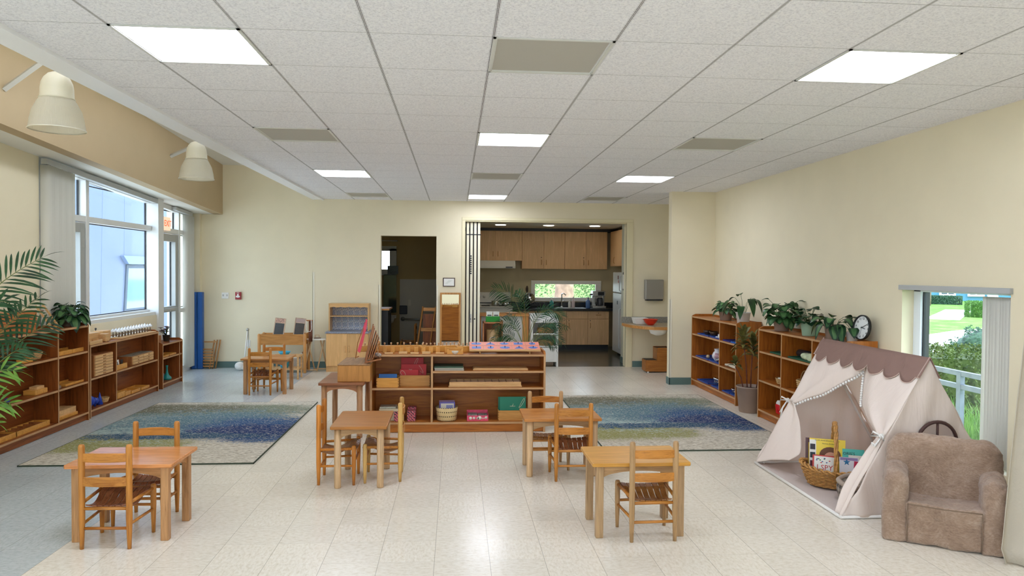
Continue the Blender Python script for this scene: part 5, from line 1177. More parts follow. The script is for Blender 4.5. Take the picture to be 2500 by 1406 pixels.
b = MB().box(-w, w, 0, .006, .014, .05).box(-w, w, .21, .216, .014, .05).box(-w, -w+.006, .006, .21, .014, .05).box(w-.006, w, .006, .21, .014, .05); b.build('rim', m_beech, t)
b = MB()
for k in range(1, 10): b.box(-w+2*w*k/10-.002, -w+2*w*k/10+.002, .006, .21, .014, .046)
b.box(-w+.006, w-.006, .075, .079, .014, .044).box(-w+.006, w-.006, .142, .146, .014, .044).build('dividers', wood('pinkish_beech', '#D6A886', '#BE8C66', 'x', .5), t)
# lower left
def pattern_mat(name, bgc, fg, fg2, sc_=60):
    t = NT(name); p = t.pbsdf(None, .5); c = t.coord(scale=(1, 1, 1)); wv = t.n('TexWave', _wave_type='BANDS', _bands_direction='DIAGONAL', Scale=sc_/3.0, Distortion=6.0, Detail=2.0, Detail__Scale=2.0); t.l(c, 'Vector', wv, 'Vector')
    r = t.ramp([(.0, bgc), (.24, fg), (.62, fg2), (.76, fg)]); r.color_ramp.interpolation = 'CONSTANT'; t.l(wv, 'Fac', r, 'Fac'); t.l(r, 'Color', p, 'Base Color'); return t.m
m_pat = pattern_mat('zigzag_print', '#2A2430', '#C23A4C', '#E6D8DC')
x0, _ = xz(963, 1000, 7.15); 
for (u0, u1, v0, Y, lab) in ((962, 986, 1006, 7.14, 'small red and black zigzag printed box, left of the pair'), (994, 1014, 1003, 7.14, 'small red and black zigzag printed box, right of the pair'), (996, 1016, 994, 7.24, 'taller zigzag printed box behind the right one')):
    a, _ = xz(u0, 1000, Y); c, zt_ = xz(u1, v0, Y); single('printed_box', MB().box(-(c-a)/2, (c-a)/2, 0, .09, 0, zt_-.106), m_pat, lab, 'box', ((a+c)/2, Y, .106), 0, 'zigzag printed boxes', bevel=.002)
a, _ = xz(926, 1000, 7.2); c, zt_ = xz(972, 992, 7.2)
t = thing('tin_box', 'silver patterned flat box stacked at the lower left of the middle shelf', 'box', ((a+c)/2, 7.18, .106)); MB().box(-(c-a)/2, (c-a)/2, 0, .14, 0, .12).build('box', flat('cream_card', '#CBBFA4', .6), t, bevel=.002); MB().box(-(c-a)/2+.005, (c-a)/2-.02, .005, .13, .12, zt_-.106).build('lid', flat('silver_foil', '#AFAF9E', .3, .4, noise=.4, nscale=60), t, bevel=.003)
# wicker basket w/ cards
bx, _ = xz(1090.5, 1015, 7.2); t = thing('woven_basket', 'round pale woven basket on the bottom shelf of the middle unit', 'basket', (bx, 7.2, .106))
m_weave = NT('open_weave'); p = m_weave.pbsdf('#DCC08C', .7); c_ = m_weave.n('TexCoord'); sx = m_weave.n('SeparateXYZ'); m_weave.l(c_, 'Object', sx, 'Vector'); ang = m_weave.math('ARCTAN2', sx.outputs['Y'], sx.outputs['X'])
row = m_weave.math('FRACT', m_weave.math('MULTIPLY', sx.outputs['Z'], bv=23.0)); colm = m_weave.math('FRACT', m_weave.math('ADD', m_weave.math('MULTIPLY', ang, bv=4.8), m_weave.math('MULTIPLY', sx.outputs['Z'], bv=8.0)))
hole = m_weave.math('MULTIPLY', m_weave.math('LESS_THAN', row, bv=.25), m_weave.math('LESS_THAN', colm, bv=.45)); mx = m_weave.n('Mix', _data_type='RGBA'); m_weave.t.links.new(hole, mx.inputs[0]); mx.inputs[6].default_value = lin('#DCC08C'); mx.inputs[7].default_value = lin('#3A2412'); m_weave.l(mx, 2, p, 'Base Color')
w2 = m_weave.n('TexWave', Scale=30.0, Distortion=3.0); m_weave.l(c_, 'Object', w2, 'Vector'); m_weave.bump(p, w2, 'Fac', .4, .004)
MB().lathe([(.092, 0), (.098, .01), (.105, .08), (.112, .135), (.108, .135), (.1, .08), (.09, .01), (0, .008)], 40).build('basket', m_weave.m, t)
for k, (dy, lab, cc) in enumerate(((.03, 'pink-edged card box at the back of the round basket', '#8E6A86'), (-.0, 'violet and white card box in the round basket', '#6C62B4'))):
    t = thing('card_pack', lab, 'card box', (bx+.005*k, 7.2+dy, .115), 0, 'card boxes in the round basket', (-.08, 0, 0)); hh = .17+.012*(1-k); MB().box(-.078, .078, -.012, .012, 0, hh).build('pack', flat('card'+cc, cc, .4), t, bevel=.002); MB().box(-.064, .066, -.0135, -.012, .06, hh-.015).build('label_panel', m_wp2, t); MB().box(-.01, .055, -.0145, -.0135, .1, .14).build('print', flat('lilac_print', '#8F92C4', .5), t)
# pink box
a, _ = xz(1140, 1020, 7.13); c, zt_ = xz(1192, 1017, 7.13); w = (c-a)/2; t = thing('pink_box', 'bright pink printed tray box holding grey cards', 'box', ((a+c)/2, 7.13, .106)); m_pk = flat('pink_print', '#E0506E', .5, noise=.15, nscale=40)
MB().box(-w, w, 0, .004, 0, .055).box(-w, w, .146, .15, 0, .085).box(-w, -w+.004, .004, .146, 0, .07).box(w-.004, w, .004, .146, 0, .07).box(-w+.004, w-.004, .004, .146, 0, .004).build('box', m_pk, t)
MB().box(-w+.012, -.004, .02, .13, .004, .06).box(.004, w-.012, .02, .13, .004, .055).build('cards', flat('grey_cards', '#8E8E88', .6, noise=.3, nscale=60), t)
b = MB()
for x, z, r in ((-.07, .028, .016), (-.035, .03, .013), (.0, .028, .011), (.02, .03, .02), (.085, .034, .013)): b.lathe([(0, 0), (r, 0), (r, .001), (0, .001)], 14, M=T(x, -.001, z, rx=PI/2))
b.box(.03, .08, -.0015, 0, .026, .032); b.build('print', m_wp2, t)
t_ = shelfbox('wooden_box', 'wooden box of green cursive letter boards at the lower right of the middle unit', 1217, 1296, 1002, 7.14, .105, .16, wood('tan_beech', '#C6914E', '#AA7434', 'x', .4), joints=True)
for k, (u0, u1, lab) in enumerate(((1217, 1281, 'rear green letter board in the lower right box'), (1221, 1284, 'front green letter board with cream cursive letters t and l'))):
    t, w, h = board('letter_board', lab, u0, u1, 968.5, 1001, 7.20-.035*k, .115, m_greenc, -.04, group='green cursive letter boards')
stroke(t, [(-.03, h-.095), (.025, h-.095)], .005); stroke(t, [(-.005, h-.095), (.005, h-.07)], .004); stroke(t, [(.06, h-.11), (.09, h-.05), (.11, h-.02), (.118, h-.025), (.11, h-.05), (.085, h-.09), (.065, h-.11)], .004)
# ---- top of the middle unit
ZM = .7755
def cyl_block(label, u0, v0, u1, v1, ya, yb, first=[None]):
    p = AT(u0, v0, ya); q = AT(u1, v1, yb); L = math.hypot(q.x-p.x, q.y-p.y); rz = math.atan2(q.y-p.y, q.x-p.x)
    t = thing('cylinder_block', label, 'cylinder block', (p.x, p.y, ZM), rz, 'knobbed cylinder blocks on the middle shelf unit'); h = .058
    MB().box(0, L, 0, .07, 0, h).build('block', m_box, t, bevel=.003)
    for k in range(10):
        x = L*(k+.7)/10.3; s_ = 1.0-.05*abs(k-5)*.3
        kb = MB().lathe([(.006, h), (.004, h+.012), (.009, h+.018), (.010, h+.024), (.007, h+.030), (0, h+.032)], 10, c=(x, .035)).build('knob', flat('knob_beech', '#C9A27C', .35), t)
    return t
cyl_block('leftmost long knobbed cylinder block on the middle unit', 880, 843, 1043, 838, 7.33, 7.40)
cyl_block('second knobbed cylinder block from the left, behind the arch blocks', 1027, 845, 1127, 838, 7.29, 7.42)
cyl_block('third knobbed cylinder block from the left, behind the pink insets', 1116, 845, 1216, 838, 7.29, 7.40)
cyl_block('rightmost knobbed cylinder block on the middle unit', 1213, 845, 1311, 838, 7.30, 7.38)
# upright arch blocks and flat blocks
def block_m(): 
    pts = [(-.021, 0), (.021, 0), (.021, .062), (.013, .058), (0, .054), (-.013, .058), (-.021, .062)]
    return MB().prism(pts, 0, .018, 'y')
ub = None
for k, u in enumerate((939, 958, 980, 996, 1016, 1034, 1052, 1069, 1091)):
    x, _ = xz(u, 860, 7.22); lab = 'upright notched wooden block number %s from the left in the row on the middle unit' % ['one', 'two', 'three', 'four', 'five', 'six', 'seven', 'eight', 'nine'][k]
    ORD = ['leftmost', 'second from the left', 'third from the left', 'fourth from the left', 'fifth from the left', 'fourth from the right', 'third from the right', 'second from the right', 'rightmost'][k]
    if ub is None: ub = single('notched_block', block_m(), m_boxz, '', 'block', (x, 7.22, ZM), 0, 'upright notched blocks', bevel=.002); ub['label'] = 'upright notched block on the middle unit, '+ORD
    else: dup(ub, (x, 7.22+.01*(k % 2), ZM), .04*(k % 3-1), 'upright notched block on the middle unit, '+ORD)
fbk = None
for k, (u, two) in enumerate(((949, 0), (984, 1), (1012, 0), (1041, 1), (1074, 0))):
    x, _ = xz(u, 862, 7.13); ORD = ['leftmost', 'second from the left', 'middle one', 'second from the right', 'rightmost'][k]
    b = MB().box(-.042, .042, 0, .03, 0, .016+.008*two)
    single('flat_block', b, m_beech, 'flat wooden block lying at the front edge of the middle unit, '+ORD, 'block', (x, 7.125, ZM), .03*(k % 2), 'flat blocks at the shelf edge', bevel=.003)
x, _ = xz(1111, 862, 7.13); t = thing('notched_box', 'small wooden box with a white half-moon notch on the middle unit', 'box', (x, 7.12, ZM)); MB().prism([(-.08, 0), (.08, 0), (.08, .052), (.066, .052), (.056, .036), (-.056, .036), (-.066, .052), (-.08, .052)], 0, .008, 'y').box(-.08, .08, .062, .07, 0, .06).box(-.08, -.072, .008, .062, 0, .052).box(.072, .08, .008, .062, 0, .052).build('box', m_box, t, bevel=.0015)
MB().lathe([(0, 0), (.034, 0), (.034, .001), (0, .001)], 20, arc=.5, M=T(0, -.0012, .034, rx=PI/2, rz=0, ry=0) @ Matrix.Rotation(PI, 4, 'Z')).build('paper_disc', m_wp2, t)
# metal insets stand
p = AT(1146, 858, 7.11); q = AT(1320, 860, 7.11); w = (q.x-p.x)/2; t = thing('inset_stand', 'tilted stand of pink frames with blue shape insets on the middle unit', 'stand', ((p.x+q.x)/2, 7.10, ZM)); TL = .20
Mx = T(0, 0, .028, rx=.26); MB().box(-w, w, 0, .24, 0, .012, M=Mx).box(-w, w, 0, .008, .012, .02, M=Mx).build('board', m_beech, t, bevel=.002)
for x in (-w*.7, w*.7): MB().rod((x, .03, 0), (x, .03, .034), .008).build('foot', m_beech, t)
for x in (-w*.7, w*.7): MB().rod((x, .2, 0), (x, .2, .08), .008).build('foot', m_beech, t)
m_pnk = flat('salmon_metal', '#E8907C', .4); m_bls = flat('blue_metal', '#5A7FC4', .35)
for r_ in range(2):
    for k in range(5):
        cx = -w+2*w*(k+.5)/5; cy = .065+.11*r_; f_i = MB().box(cx-w/5+.002, cx+w/5-.002, cy-.052, cy+.052, .012, .017, M=Mx).build('inset_frame', m_pnk, t)
        n = 24; shp = (k+r_*2) % 5; pts = []
        if shp == 0: pts = [(-.045, -.028), (.045, -.028), (.045, .028), (-.045, .028)]
        elif shp == 3: pts = [(-.045, -.028), (.045, -.028), (.02, .012), (0, .03), (-.02, .012)]
        elif shp == 4: pts = [(-.05, 0), (-.02, -.028), (.02, -.028), (.05, 0), (.02, .028), (-.02, .028)]
        else:
            rx_ = .032 if shp == 1 else .05; pts = [(rx_*math.cos(2*PI*i/n), .03*math.sin(2*PI*i/n)) for i in range(n)]
        ins = MB().prism([(cx+a, cy+b_) for a, b_ in pts], .017, .0185, 'z', M=Mx).build('inset', m_bls, f_i); MB().rod((cx, cy, .018), (cx, cy, .034), .004, M=Mx).build('knob', flat('navy_knob', '#26386E', .4), ins)
# side items left: finial knobs at left rear
single('wooden_peg', MB().lathe([(.012, 0), (.012, .07), (.009, .075), (0, .076)], 12), m_beech, 'short pale wooden peg at the left end of the middle unit', 'peg', (-.815, 7.28, ZM))
single('wooden_peg', MB().lathe([(.014, 0), (.015, .09), (.010, .1), (0, .102)], 12), m_boxz, 'orange wooden peg behind the pale one at the left end', 'peg', (-.78, 7.42, ZM))
# ------------------------------------------------------------------ small side table: box and card rack
bxm = wood('honey_ply', '#BC8342', '#A87334', 'z', .4); t = thing('wooden_chest', 'plain wooden box on the darker side table left of the middle unit', 'box', (-.965, 6.945, .531)); MB().box(-.155, .155, 0, .58, 0, .155).build('box', bxm, t, bevel=.004); MB().box(-.157, .157, -.002, .582, .157, .165).build('lid', wood('dull_lid', '#A47A50', '#86603C', 'y', .45), t, bevel=.002)
t = thing('card_rack', 'wooden rack with red cards and cords on the wooden box', 'rack', (-.875, 7.02, .699), .12)
m_dk = wood('rack_oak', '#A5673A', '#7E4A24', 'z', .4)
MB().prism([(0, 0), (.16, .03), (.16, .045), (.012, .018), (.09, .36), (.08, .365)], -.002, .006, 'y').build('side', m_dk, t, bevel=.001)
MB().prism([(0, 0), (.16, .03), (.16, .045), (.012, .018), (.09, .36), (.08, .365)], .25, .258, 'y').build('side', m_dk, t, bevel=.001)
MB().prism([(.012, .02), (.025, .02), (.10, .34), (.09, .34)], .006, .25, 'y').build('back', m_dk, t)
for k in range(3): MB().prism([(.035+.018*k, .035), (.045+.018*k, .035), (.115+.014*k, .30-.03*k), (.107+.014*k, .30-.03*k)], .01, .24-.02*k, 'y').build('slat', m_dk, t)
MB().tube([(.15, .02, .05), (.13, .0, .1), (.12, -.01, .19), (.15, .05, .2), (.13, .1, .12)], .0025, 5).build('cord', flat('beige_cord', '#BFA180', .7), t)
MB().ball((.14, .04, .075), .024, 10, sz=(1, 1, .8)).ball((.115, .06, .08), .018, 8).build('ribbon_bundle', flat('grey_ribbon', '#A79A94', .6, noise=.5, nscale=60), t)
t = thing('red_shape', 'red and pink wooden shape hung on the left of the card rack', 'toy', (-.91, 7.03, .70), .12); MB().prism([(-.035, .12), (-.01, .1), (.02, .2), (.055, .36), (.06, .42), (.045, .43), (.035, .37), (0, .24)], -.02, -.012, 'y').build('shape', flat('coral_red', '#D8465A', .5), t); MB().tube([(-.05, -.025, .05), (-.03, -.03, .2), (.02, -.03, .34)], .005, 6).tube([(-.04, -.025, .06), (-.02, -.03, .07)], .006, 6).build('stick', m_dk, t)
# ------------------------------------------------------------------ far wall: sink table, washboards, ironing board, play hutch, mop
t = thing('toy_sink_table', 'long honey oak play table against the far wall behind the distant table', 'table', (-2.665, 11.45, 0))
zt2 = AT(690, 816, 11.3).z
MB().box(-.335, .335, -.16, -.14, zt2-.165, zt2).build('front_panel', m_oak, t, bevel=.003); MB().box(-.335, .335, .12, .14, zt2-.165, zt2).build('rear_panel', m_oak, t); MB().box(-.335, -.315, -.14, .12, zt2-.165, zt2).build('end_panel', m_oaky, t); MB().box(.315, .335, -.14, .12, zt2-.165, zt2).build('end_panel', m_oaky, t)
MB().box(-.31, .31, -.14, .12, zt2-.16, zt2-.145).build('basin_floor', m_white, t)
for sx in (-1, 1):
    for sy in (-.15, .13): MB().lathe([(.02, 0), (.024, .01), (.026, zt2-.01), (.015, zt2+.006), (0, zt2+.008)], 12).build('leg', m_oakz, t, (sx*.345, sy, 0))
MB().box(-.33, .33, -.13, .11, .05, .07).build('low_shelf', m_oak, t)
def washboard(label, u0, u1, Y, top, lowc):
    a, _ = xz(u0, 800, Y); c, zt_ = xz(u1, 776, Y+.1); w = .085; cx = (a+c)/2; z0 = zt2-.13
    t = thing('washboard', label, 'washboard', (cx, Y, z0), 0, 'two washboards', (-.22, .10, 0)); H = zt_-z0+.01; mf = wood('grey_pine', '#C9AC90', '#A88A70', 'z', .5)
    MB().box(-w, -w+.014, 0, .014, 0, H).build('stile', mf, t, bevel=.002); MB().box(w-.014, w, 0, .014, 0, H).build('stile', mf, t, bevel=.002); MB().box(-w+.014, w-.014, 0, .014, H-.012, H).build('rail', mf, t)
    MB().box(-w+.014, w-.014, .004, .010, H-.075, H-.012).build('label_panel', top, t); MB().box(-w+.014, w-.014, 0, .014, H-.083, H-.075).build('rail', mf, t)
    b = MB().box(-w+.014, w-.014, .006, .012, 0, H-.083)
    for k in range(14): b.rod((-w+.014, .006, .01+k*(H-.1)/14), (w-.014, .006, .01+k*(H-.1)/14), .003, n=6)
    b.build('scrubbing_panel', lowc, t)
washboard('left washboard with a floral top panel leaning on the far wall', 662, 695, 11.52, flat('floral_print', '#C49C88', .6, noise=.5, nscale=50), flat('dark_ribbed_glass', '#4A4E50', .35))
washboard('right washboard with a plain pink top panel leaning on the far wall', 711, 745, 11.52, flat('faded_pink_panel', '#B79E94', .6), flat('brown_grey_ribbed', '#4F4A46', .35))
p = AT(758, 800, 11.5); t = thing('apron_set', 'white loop and brown cloths hanging at the right end of the play table', 'apron', (p.x, 11.40, p.z-.01)); MB().tube([(-.045, 0, .13), (-.05, 0, .02), (-.03, 0, -.04), (.02, 0, -.04), (.035, 0, .0), (.03, 0, .14)], .005, 6).build('loop', m_white, t); MB().box(-.05, .05, .0, .02, .12, .14).build('hook_bar', m_dk, t)
MB().sheet([[(x, .02+.012*math.sin(x*90), z) for z in (-.2, -.05, .12)] for x in [-.01+.055*k/10 for k in range(11)]]).build('cloth', flat('brown_cloth', '#7E4E38', .8), t, solid=.004)
# basket of brushes under the table
t = thing('storage_basket', 'grey speckled basket on the low shelf of the play table', 'basket', (-2.42, 11.42, .072)); MB().box(-.09, .09, -.1, .1, 0, .15).build('basket', flat('speckled_grey_wicker', '#A59684', .8, noise=.3, nscale=80, bump=.6), t, bevel=.006)
for k, (a, lab) in enumerate(((.5, 'white paper roll sticking out of the speckled basket'), (.7, 'brown book leaning in the speckled basket'))): single('rolled_item', MB().box(-.08, .08, -.02, .02, -.005, .03, M=T(0, 0, 0, ry=-a)), [m_wp2, m_dk][k], lab, 'roll', (-2.44+.04*k, 11.40+.05*k, .24+.02*k), bevel=.006)
m_cyan = flat('turquoise_plastic', '#38A9CC', .4)
single('blue_basin', MB().lathe([(.05, 0), (.06, .005), (.09, .05), (.088, .05), (.058, .01), (0, .008)], 20), m_cyan, 'turquoise basin on a pale stand behind the distant table', 'basin', (-2.50, 10.75, .347)); single('blue_bucket', MB().lathe([(.05, 0), (.055, .005), (.065, .09), (.062, .09), (.05, .01), (0, .01)], 18), m_cyan, 'turquoise bucket on the lower part of the pale stand', 'bucket', (-2.50, 10.75, .161))
t = thing('wash_stand', 'low pale wooden wash stand behind the distant table', 'stand', (-2.42, 10.75, 0)); MB().box(-.24, .16, -.14, .14, .328, .346).build('top', m_beech, t); MB().box(-.22, .14, -.13, .13, .14, .16).build('shelf', m_beech, t)
for sx in (-.22, .14):
    for sy in (-.12, .12): MB().box(-.012, .012, -.012, .012, 0, .328).build('leg', m_beech, t, (sx, sy, 0))
# mop / brooms
p = AT(596, 806, 11.6); t = thing('floor_mop', 'mop with white head and thin pale handles leaning by the wall outlet', 'mop', (p.x+.02, 11.62, 0)); MB().rod((-.03, 0, .1), (0, .1, p.z), .009).build('handle', m_white, t); MB().rod((.05, 0, .05), (.01, .1, p.z-.02), .008).build('handle', m_metal, t); MB().ball((0, .1, p.z), .025, 10).build('knob', m_metal, t)
MB().ball((-.09, 0, .07), .075, 14, sz=(1.1, .9, .9)).ball((-.02, 0, .05), .06, 12, sz=(1.2, 1, .8)).build('mop_head', flat('mop_white', '#E9E7E0', .95, bump=1, nscale=70), t)
# stacked folded wooden chairs/rack behind mat
t = thing('folded_rack', 'folded wooden drying rack leaning beside the blue mat', 'rack', (-3.90, 11.80, 0)); mr_ = wood('rack_pine', '#B98650', '#8F6234', 'x', .5); mz_ = wood('rack_pine', '#B98650', '#8F6234', 'z', .5)
for k, x in enumerate((.02, .06, .10)): MB().tube([(x-.04, .0+.02*k, 0), (x+.02, .06+.02*k, .46)], .012, 4).build('upright', mz_, t)
for k in range(7): MB().box(-.15, .04, .0+.002*k, .02, .03+.045*k, .055+.045*k).build('slat', mr_, t)
MB().box(-.15, .08, .04, .055, .42, .44).build('slat', mr_, t)
# ironing board with iron
t = thing('toy_ironing_board', 'small white-topped wooden ironing board beside the play hutch', 'ironing board', (-2.19, 11.50, 0)); zi = AT(770, 828, 11.4).z
mp_ = wood('pale_pine', '#DDB98A', '#C49C6A', 'z', .5); pts = []
for k in range(25): a = 2*PI*k/24; rr = (.17 if math.cos(a) > 0 else .15); pts.append((rr*math.cos(a), (.075+.02*math.cos(a))*math.sin(a)))
MB().prism(pts[:-1], zi-.02, zi, 'z').build('top', m_white, t, bevel=.006)
for s_ in (-1, 1):
    MB().tube([(s_*.10-.07, -.07, .01), (s_*.10+.03, .0, zi-.02)], .011, 4).build('leg', mp_, t); MB().tube([(s_*.10+.07, .07, .01), (s_*.10-.03, .0, zi-.02)], .011, 4).build('leg', mp_, t)
MB().rod((-.17, -.07, .03), (.03, -.07, .03), .008, n=6).build('foot_bar', mp_, t); MB().rod((-.03, .07, .03), (.17, .07, .03), .008, n=6).build('foot_bar', mp_, t)
t = thing('toy_iron', 'small wooden toy iron on the ironing board', 'toy iron', (-2.165, 11.50, zi+.001)); MB().prism([(-.05, -.028), (.02, -.028), (.055, 0), (.02, .028), (-.05, .028)], 0, .02, 'z').build('body', flat('grey_wood', '#9A8674', .5), t, bevel=.003); MB().tube([(-.035, 0, .02), (-.035, 0, .055), (.025, 0, .055), (.025, 0, .02)], .006, 6).build('handle', mp_, t)
# hutch
hx0, hx1 = AT(795, 850, 11.4).x, AT(898, 850, 11.4).x; hw = (hx1-hx0)/2; t = thing('play_hutch', 'light wood toy kitchen hutch with blue and white tiled back', 'hutch', ((hx0+hx1)/2, 11.42, 0)); mh = wood('light_birch', '#DDB076', '#D3A468', 'z', .35, .7); mhx = wood('light_birch', '#DDB076', '#D3A468', 'x', .35, .7)
zc_ = AT(850, 812, 11.4).z; zt3 = AT(850, 742, 11.7).z
MB().box(-hw, hw, .02, .45, .0, zc_-.015).build('body', mh, t)
for s_ in (-1, 1):
    x0_, x1_ = (-hw+.003, -.002) if s_ < 0 else (.002, hw-.003); d = MB().box(x0_, x1_, 0, .02, .09, zc_-.018).build('door', mh, t, bevel=.002); hx = -.03 if s_ < 0 else .03
    MB().tube([(hx, 0, zc_*.5), (hx, -.022, zc_*.5+.008), (hx, -.022, zc_*.5+.085), (hx, 0, zc_*.5+.093)], .008, 6).build('handle', mhx, d)
MB().box(-hw-.012, hw+.012, -.015, .46, zc_-.015, zc_+.01).build('counter', flat('speckled_blue_grey', '#8E93A0', .4, noise=.5, nscale=90), t, bevel=.003)
for s_ in (-1, 1): MB().box(s_*(hw-.02)-.01, s_*(hw-.02)+.01, .18, .44, zc_+.01, zt3).build('side_panel', mh, t, bevel=.002)
MB().box(-hw+.01, hw-.01, .17, .44, zt3, zt3+.012).build('top', mhx, t); 
pts = [(-hw+.03, zt3), (hw-.03, zt3)]
for k in range(25): u = 1-2*k/24; pts.append((u*(hw-.03), zt3-.04-.012*abs(math.sin(u*PI*2.5))))
MB().prism(pts, .18, .192, 'y').build('valance', mhx, t); zm = (zc_+zt3)/2+.02
MB().box(-hw+.03, hw-.03, .19, .43, zm, zm+.012).build('shelf', mhx, t)
def tile_mat():
    t = NT('delft_tiles'); p = t.pbsdf(None, .25, 0, .6); c = t.n('TexCoord'); sx = t.n('SeparateXYZ'); t.l(c, 'Object', sx, 'Vector'); g = .098
    fx = t.math('SUBTRACT', t.math('FRACT', t.math('ADD', t.math('DIVIDE', sx.outputs['X'], bv=g), bv=100.5)), bv=.5); fz = t.math('SUBTRACT', t.math('FRACT', t.math('ADD', t.math('DIVIDE', sx.outputs['Z'], bv=g), bv=100.25)), bv=.5)
    ax, az = t.math('ABSOLUTE', fx), t.math('ABSOLUTE', fz); r = t.math('SQRT', t.math('ADD', t.math('MULTIPLY', fx, fx), t.math('MULTIPLY', fz, fz))); an = t.math('ARCTAN2', fz, fx)
    pet = t.math('ADD', t.math('SINE', t.math('MULTIPLY', an, bv=8.0)), t.math('MULTIPLY', t.math('SINE', t.math('MULTIPLY', r, bv=60.0)), bv=1.1)); edge_ = t.math('MAXIMUM', ax, az)
    inn = t.math('MULTIPLY', t.math('GREATER_THAN', pet, bv=-.1), t.math('LESS_THAN', edge_, bv=.37)); bor = t.math('MULTIPLY', t.math('GREATER_THAN', edge_, bv=.395), t.math('LESS_THAN', edge_, bv=.415)); gr_ = t.math('GREATER_THAN', edge_, bv=.475)
    mx = t.n('Mix', _data_type='RGBA'); t.t.links.new(t.math('MAXIMUM', inn, bor), mx.inputs[0]); mx.inputs[6].default_value = lin('#E6EAF0'); mx.inputs[7].default_value = lin('#3A5690'); m2 = t.n('Mix', _data_type='RGBA'); t.t.links.new(gr_, m2.inputs[0]); t.l(mx, 2, m2, 6); m2.inputs[7].default_value = lin('#3C4560'); t.l(m2, 2, p, 'Base Color'); return t.m
MB().box(-hw+.03, hw-.03, .425, .435, zc_+.01, zt3).build('tiled_back', tile_mat(), t)
single('red_bottle', MB().lathe([(.022, 0), (.025, .01), (.025, .08), (.01, .11), (.008, .14), (0, .142)], 12), flat('pink_red_plastic', '#E0365C', .35), 'pink-red toy bottle at the right end of the hutch counter', 'bottle', (hx1-.06, 11.50, zc_+.011))
# ------------------------------------------------------------------ hand basin counter behind the pillar, bowl, step stool
t = thing('wash_counter', 'low corner wash counter with a wood edge right of the kitchen opening', 'counter', (2.80, 11.3, .70)); pts = [(0, .62), (0, .40), (.05, .1), (.16, -.14), (.30, -.30), (.88, -.36), (.88, .62)]
MB().prism(pts, .0, .045, 'z').build('top', m_oak, t, bevel=.003); MB().prism([(a*.97+.01, b_*.96+.02) for a, b_ in pts], .045, .052, 'z').build('laminate', flat('speckled_beige', '#B5A488', .4, noise=.2, nscale=90), t); MB().box(0, .88, .60, .63, .05, .15).build('backsplash', flat('grey_granite', '#8F8C84', .4, noise=.4, nscale=60), t)
MB().lathe([(.04, -.1), (.12, -.07), (.15, .0), (.15, .05)], 20, c=(.42, -.1)).build('basin', m_white, t); MB().tube([(.36, .16, .05), (.36, .16, .12), (.36, .08, .12)], .01, 6).build('faucet', m_chrome, t)
t = thing('white_basket', 'white plastic basket on the corner wash counter', 'basket', (3.02, 11.58, .753)); MB().lathe([(.10, 0), (.11, .005), (.14, .09), (.136, .09), (.105, .01), (0, .008)], 4, smooth=False, M=T(0, 0, 0, rz=PI/4, s=1.15)).build('basket', m_white, t, bevel=.01, seg=3)
single('red_bowl', MB().lathe([(.04, 0), (.05, .003), (.09, .045), (.115, .09), (.13, .094), (.112, .096), (.085, .05), (.045, .01), (0, .009)], 28), flat('orange_red_plastic', '#E8391E', .3), 'orange-red bowl on the corner wash counter', 'bowl', (3.13, 11.33, .754))
t = thing('step_stool', 'wooden two-step stool with black treads under the wash counter', 'step stool', (3.20, 11.35, 0)); ms = wood('stool_oak', '#A5692F', '#824C1C', 'x', .4)
for y0 in (-.14, .12): MB().prism([(-.16, .02), (.24, .02), (.24, .40), (.02, .40), (.02, .20), (-.16, .20)], y0, y0+.02, 'y').build('side_panel', ms, t, bevel=.003)
MB().box(-.165, .03, -.12, .12, .18, .20).build('tread', ms, t); MB().box(-.155, .02, -.115, .115, .20, .204).build('grip', m_black, t); MB().box(.02, .24, -.12, .12, .37, .39).build('tread', ms, t); MB().box(.03, .24, -.115, .115, .39, .394).build('grip', m_black, t)
MB().box(-.165, -.15, -.12, .12, .02, .18).build('riser', ms, t); MB().box(.015, .03, -.12, .12, .2, .37).build('riser', ms, t)
for x in (-.13, .2):
    for y in (-.13, .13): MB().rod((x, y, 0), (x, y, .02), .012).build('foot', m_white, t)
# ------------------------------------------------------------------ plants
def blade(mb, p0, d, L, W, droop, seg=6, fold=.12, m=0, m2=None, tw=0.0, up=Vector((0, 0, 1)), tip=1.0):
    d = Vector(d).normalized(); s_ = d.cross(up)
    if s_.length < 1e-3: s_ = Vector((1, 0, 0))
    s_.normalize(); nrm = s_.cross(d).normalized()
    if tw: s_ = (s_*math.cos(tw)+nrm*math.sin(tw)).normalized(); nrm = s_.cross(d).normalized()
    cols = [-1, -.5, 0, .5, 1] if m2 is not None else [-1, 0, 1]; rows = []
    for i in range(seg+1):
        u = i/seg; c = Vector(p0)+d*L*u*(1-.25*droop*u)+Vector((0, 0, -droop*L*u*u)); w = W*math.sin(PI*min(1, u**.75*.97+.02))**.8*(1 if u < 1 else 0)
        rows.append([tuple(c+s_*w*k+nrm*fold*w*abs(k)) for k in cols])
    n = len(cols); vs = [p for r in rows for p in r]; o = len(mb.v); mb.v += vs
    for i in range(seg):
        for j in range(n-1):
            mb.f.append((o+i*n+j, o+i*n+j+1, o+(i+1)*n+j+1, o+(i+1)*n+j)); mb.mi.append(m2 if (m2 is not None and j in (1, 2) and 0 < i < seg-1) else m); mb.sm.append(True)
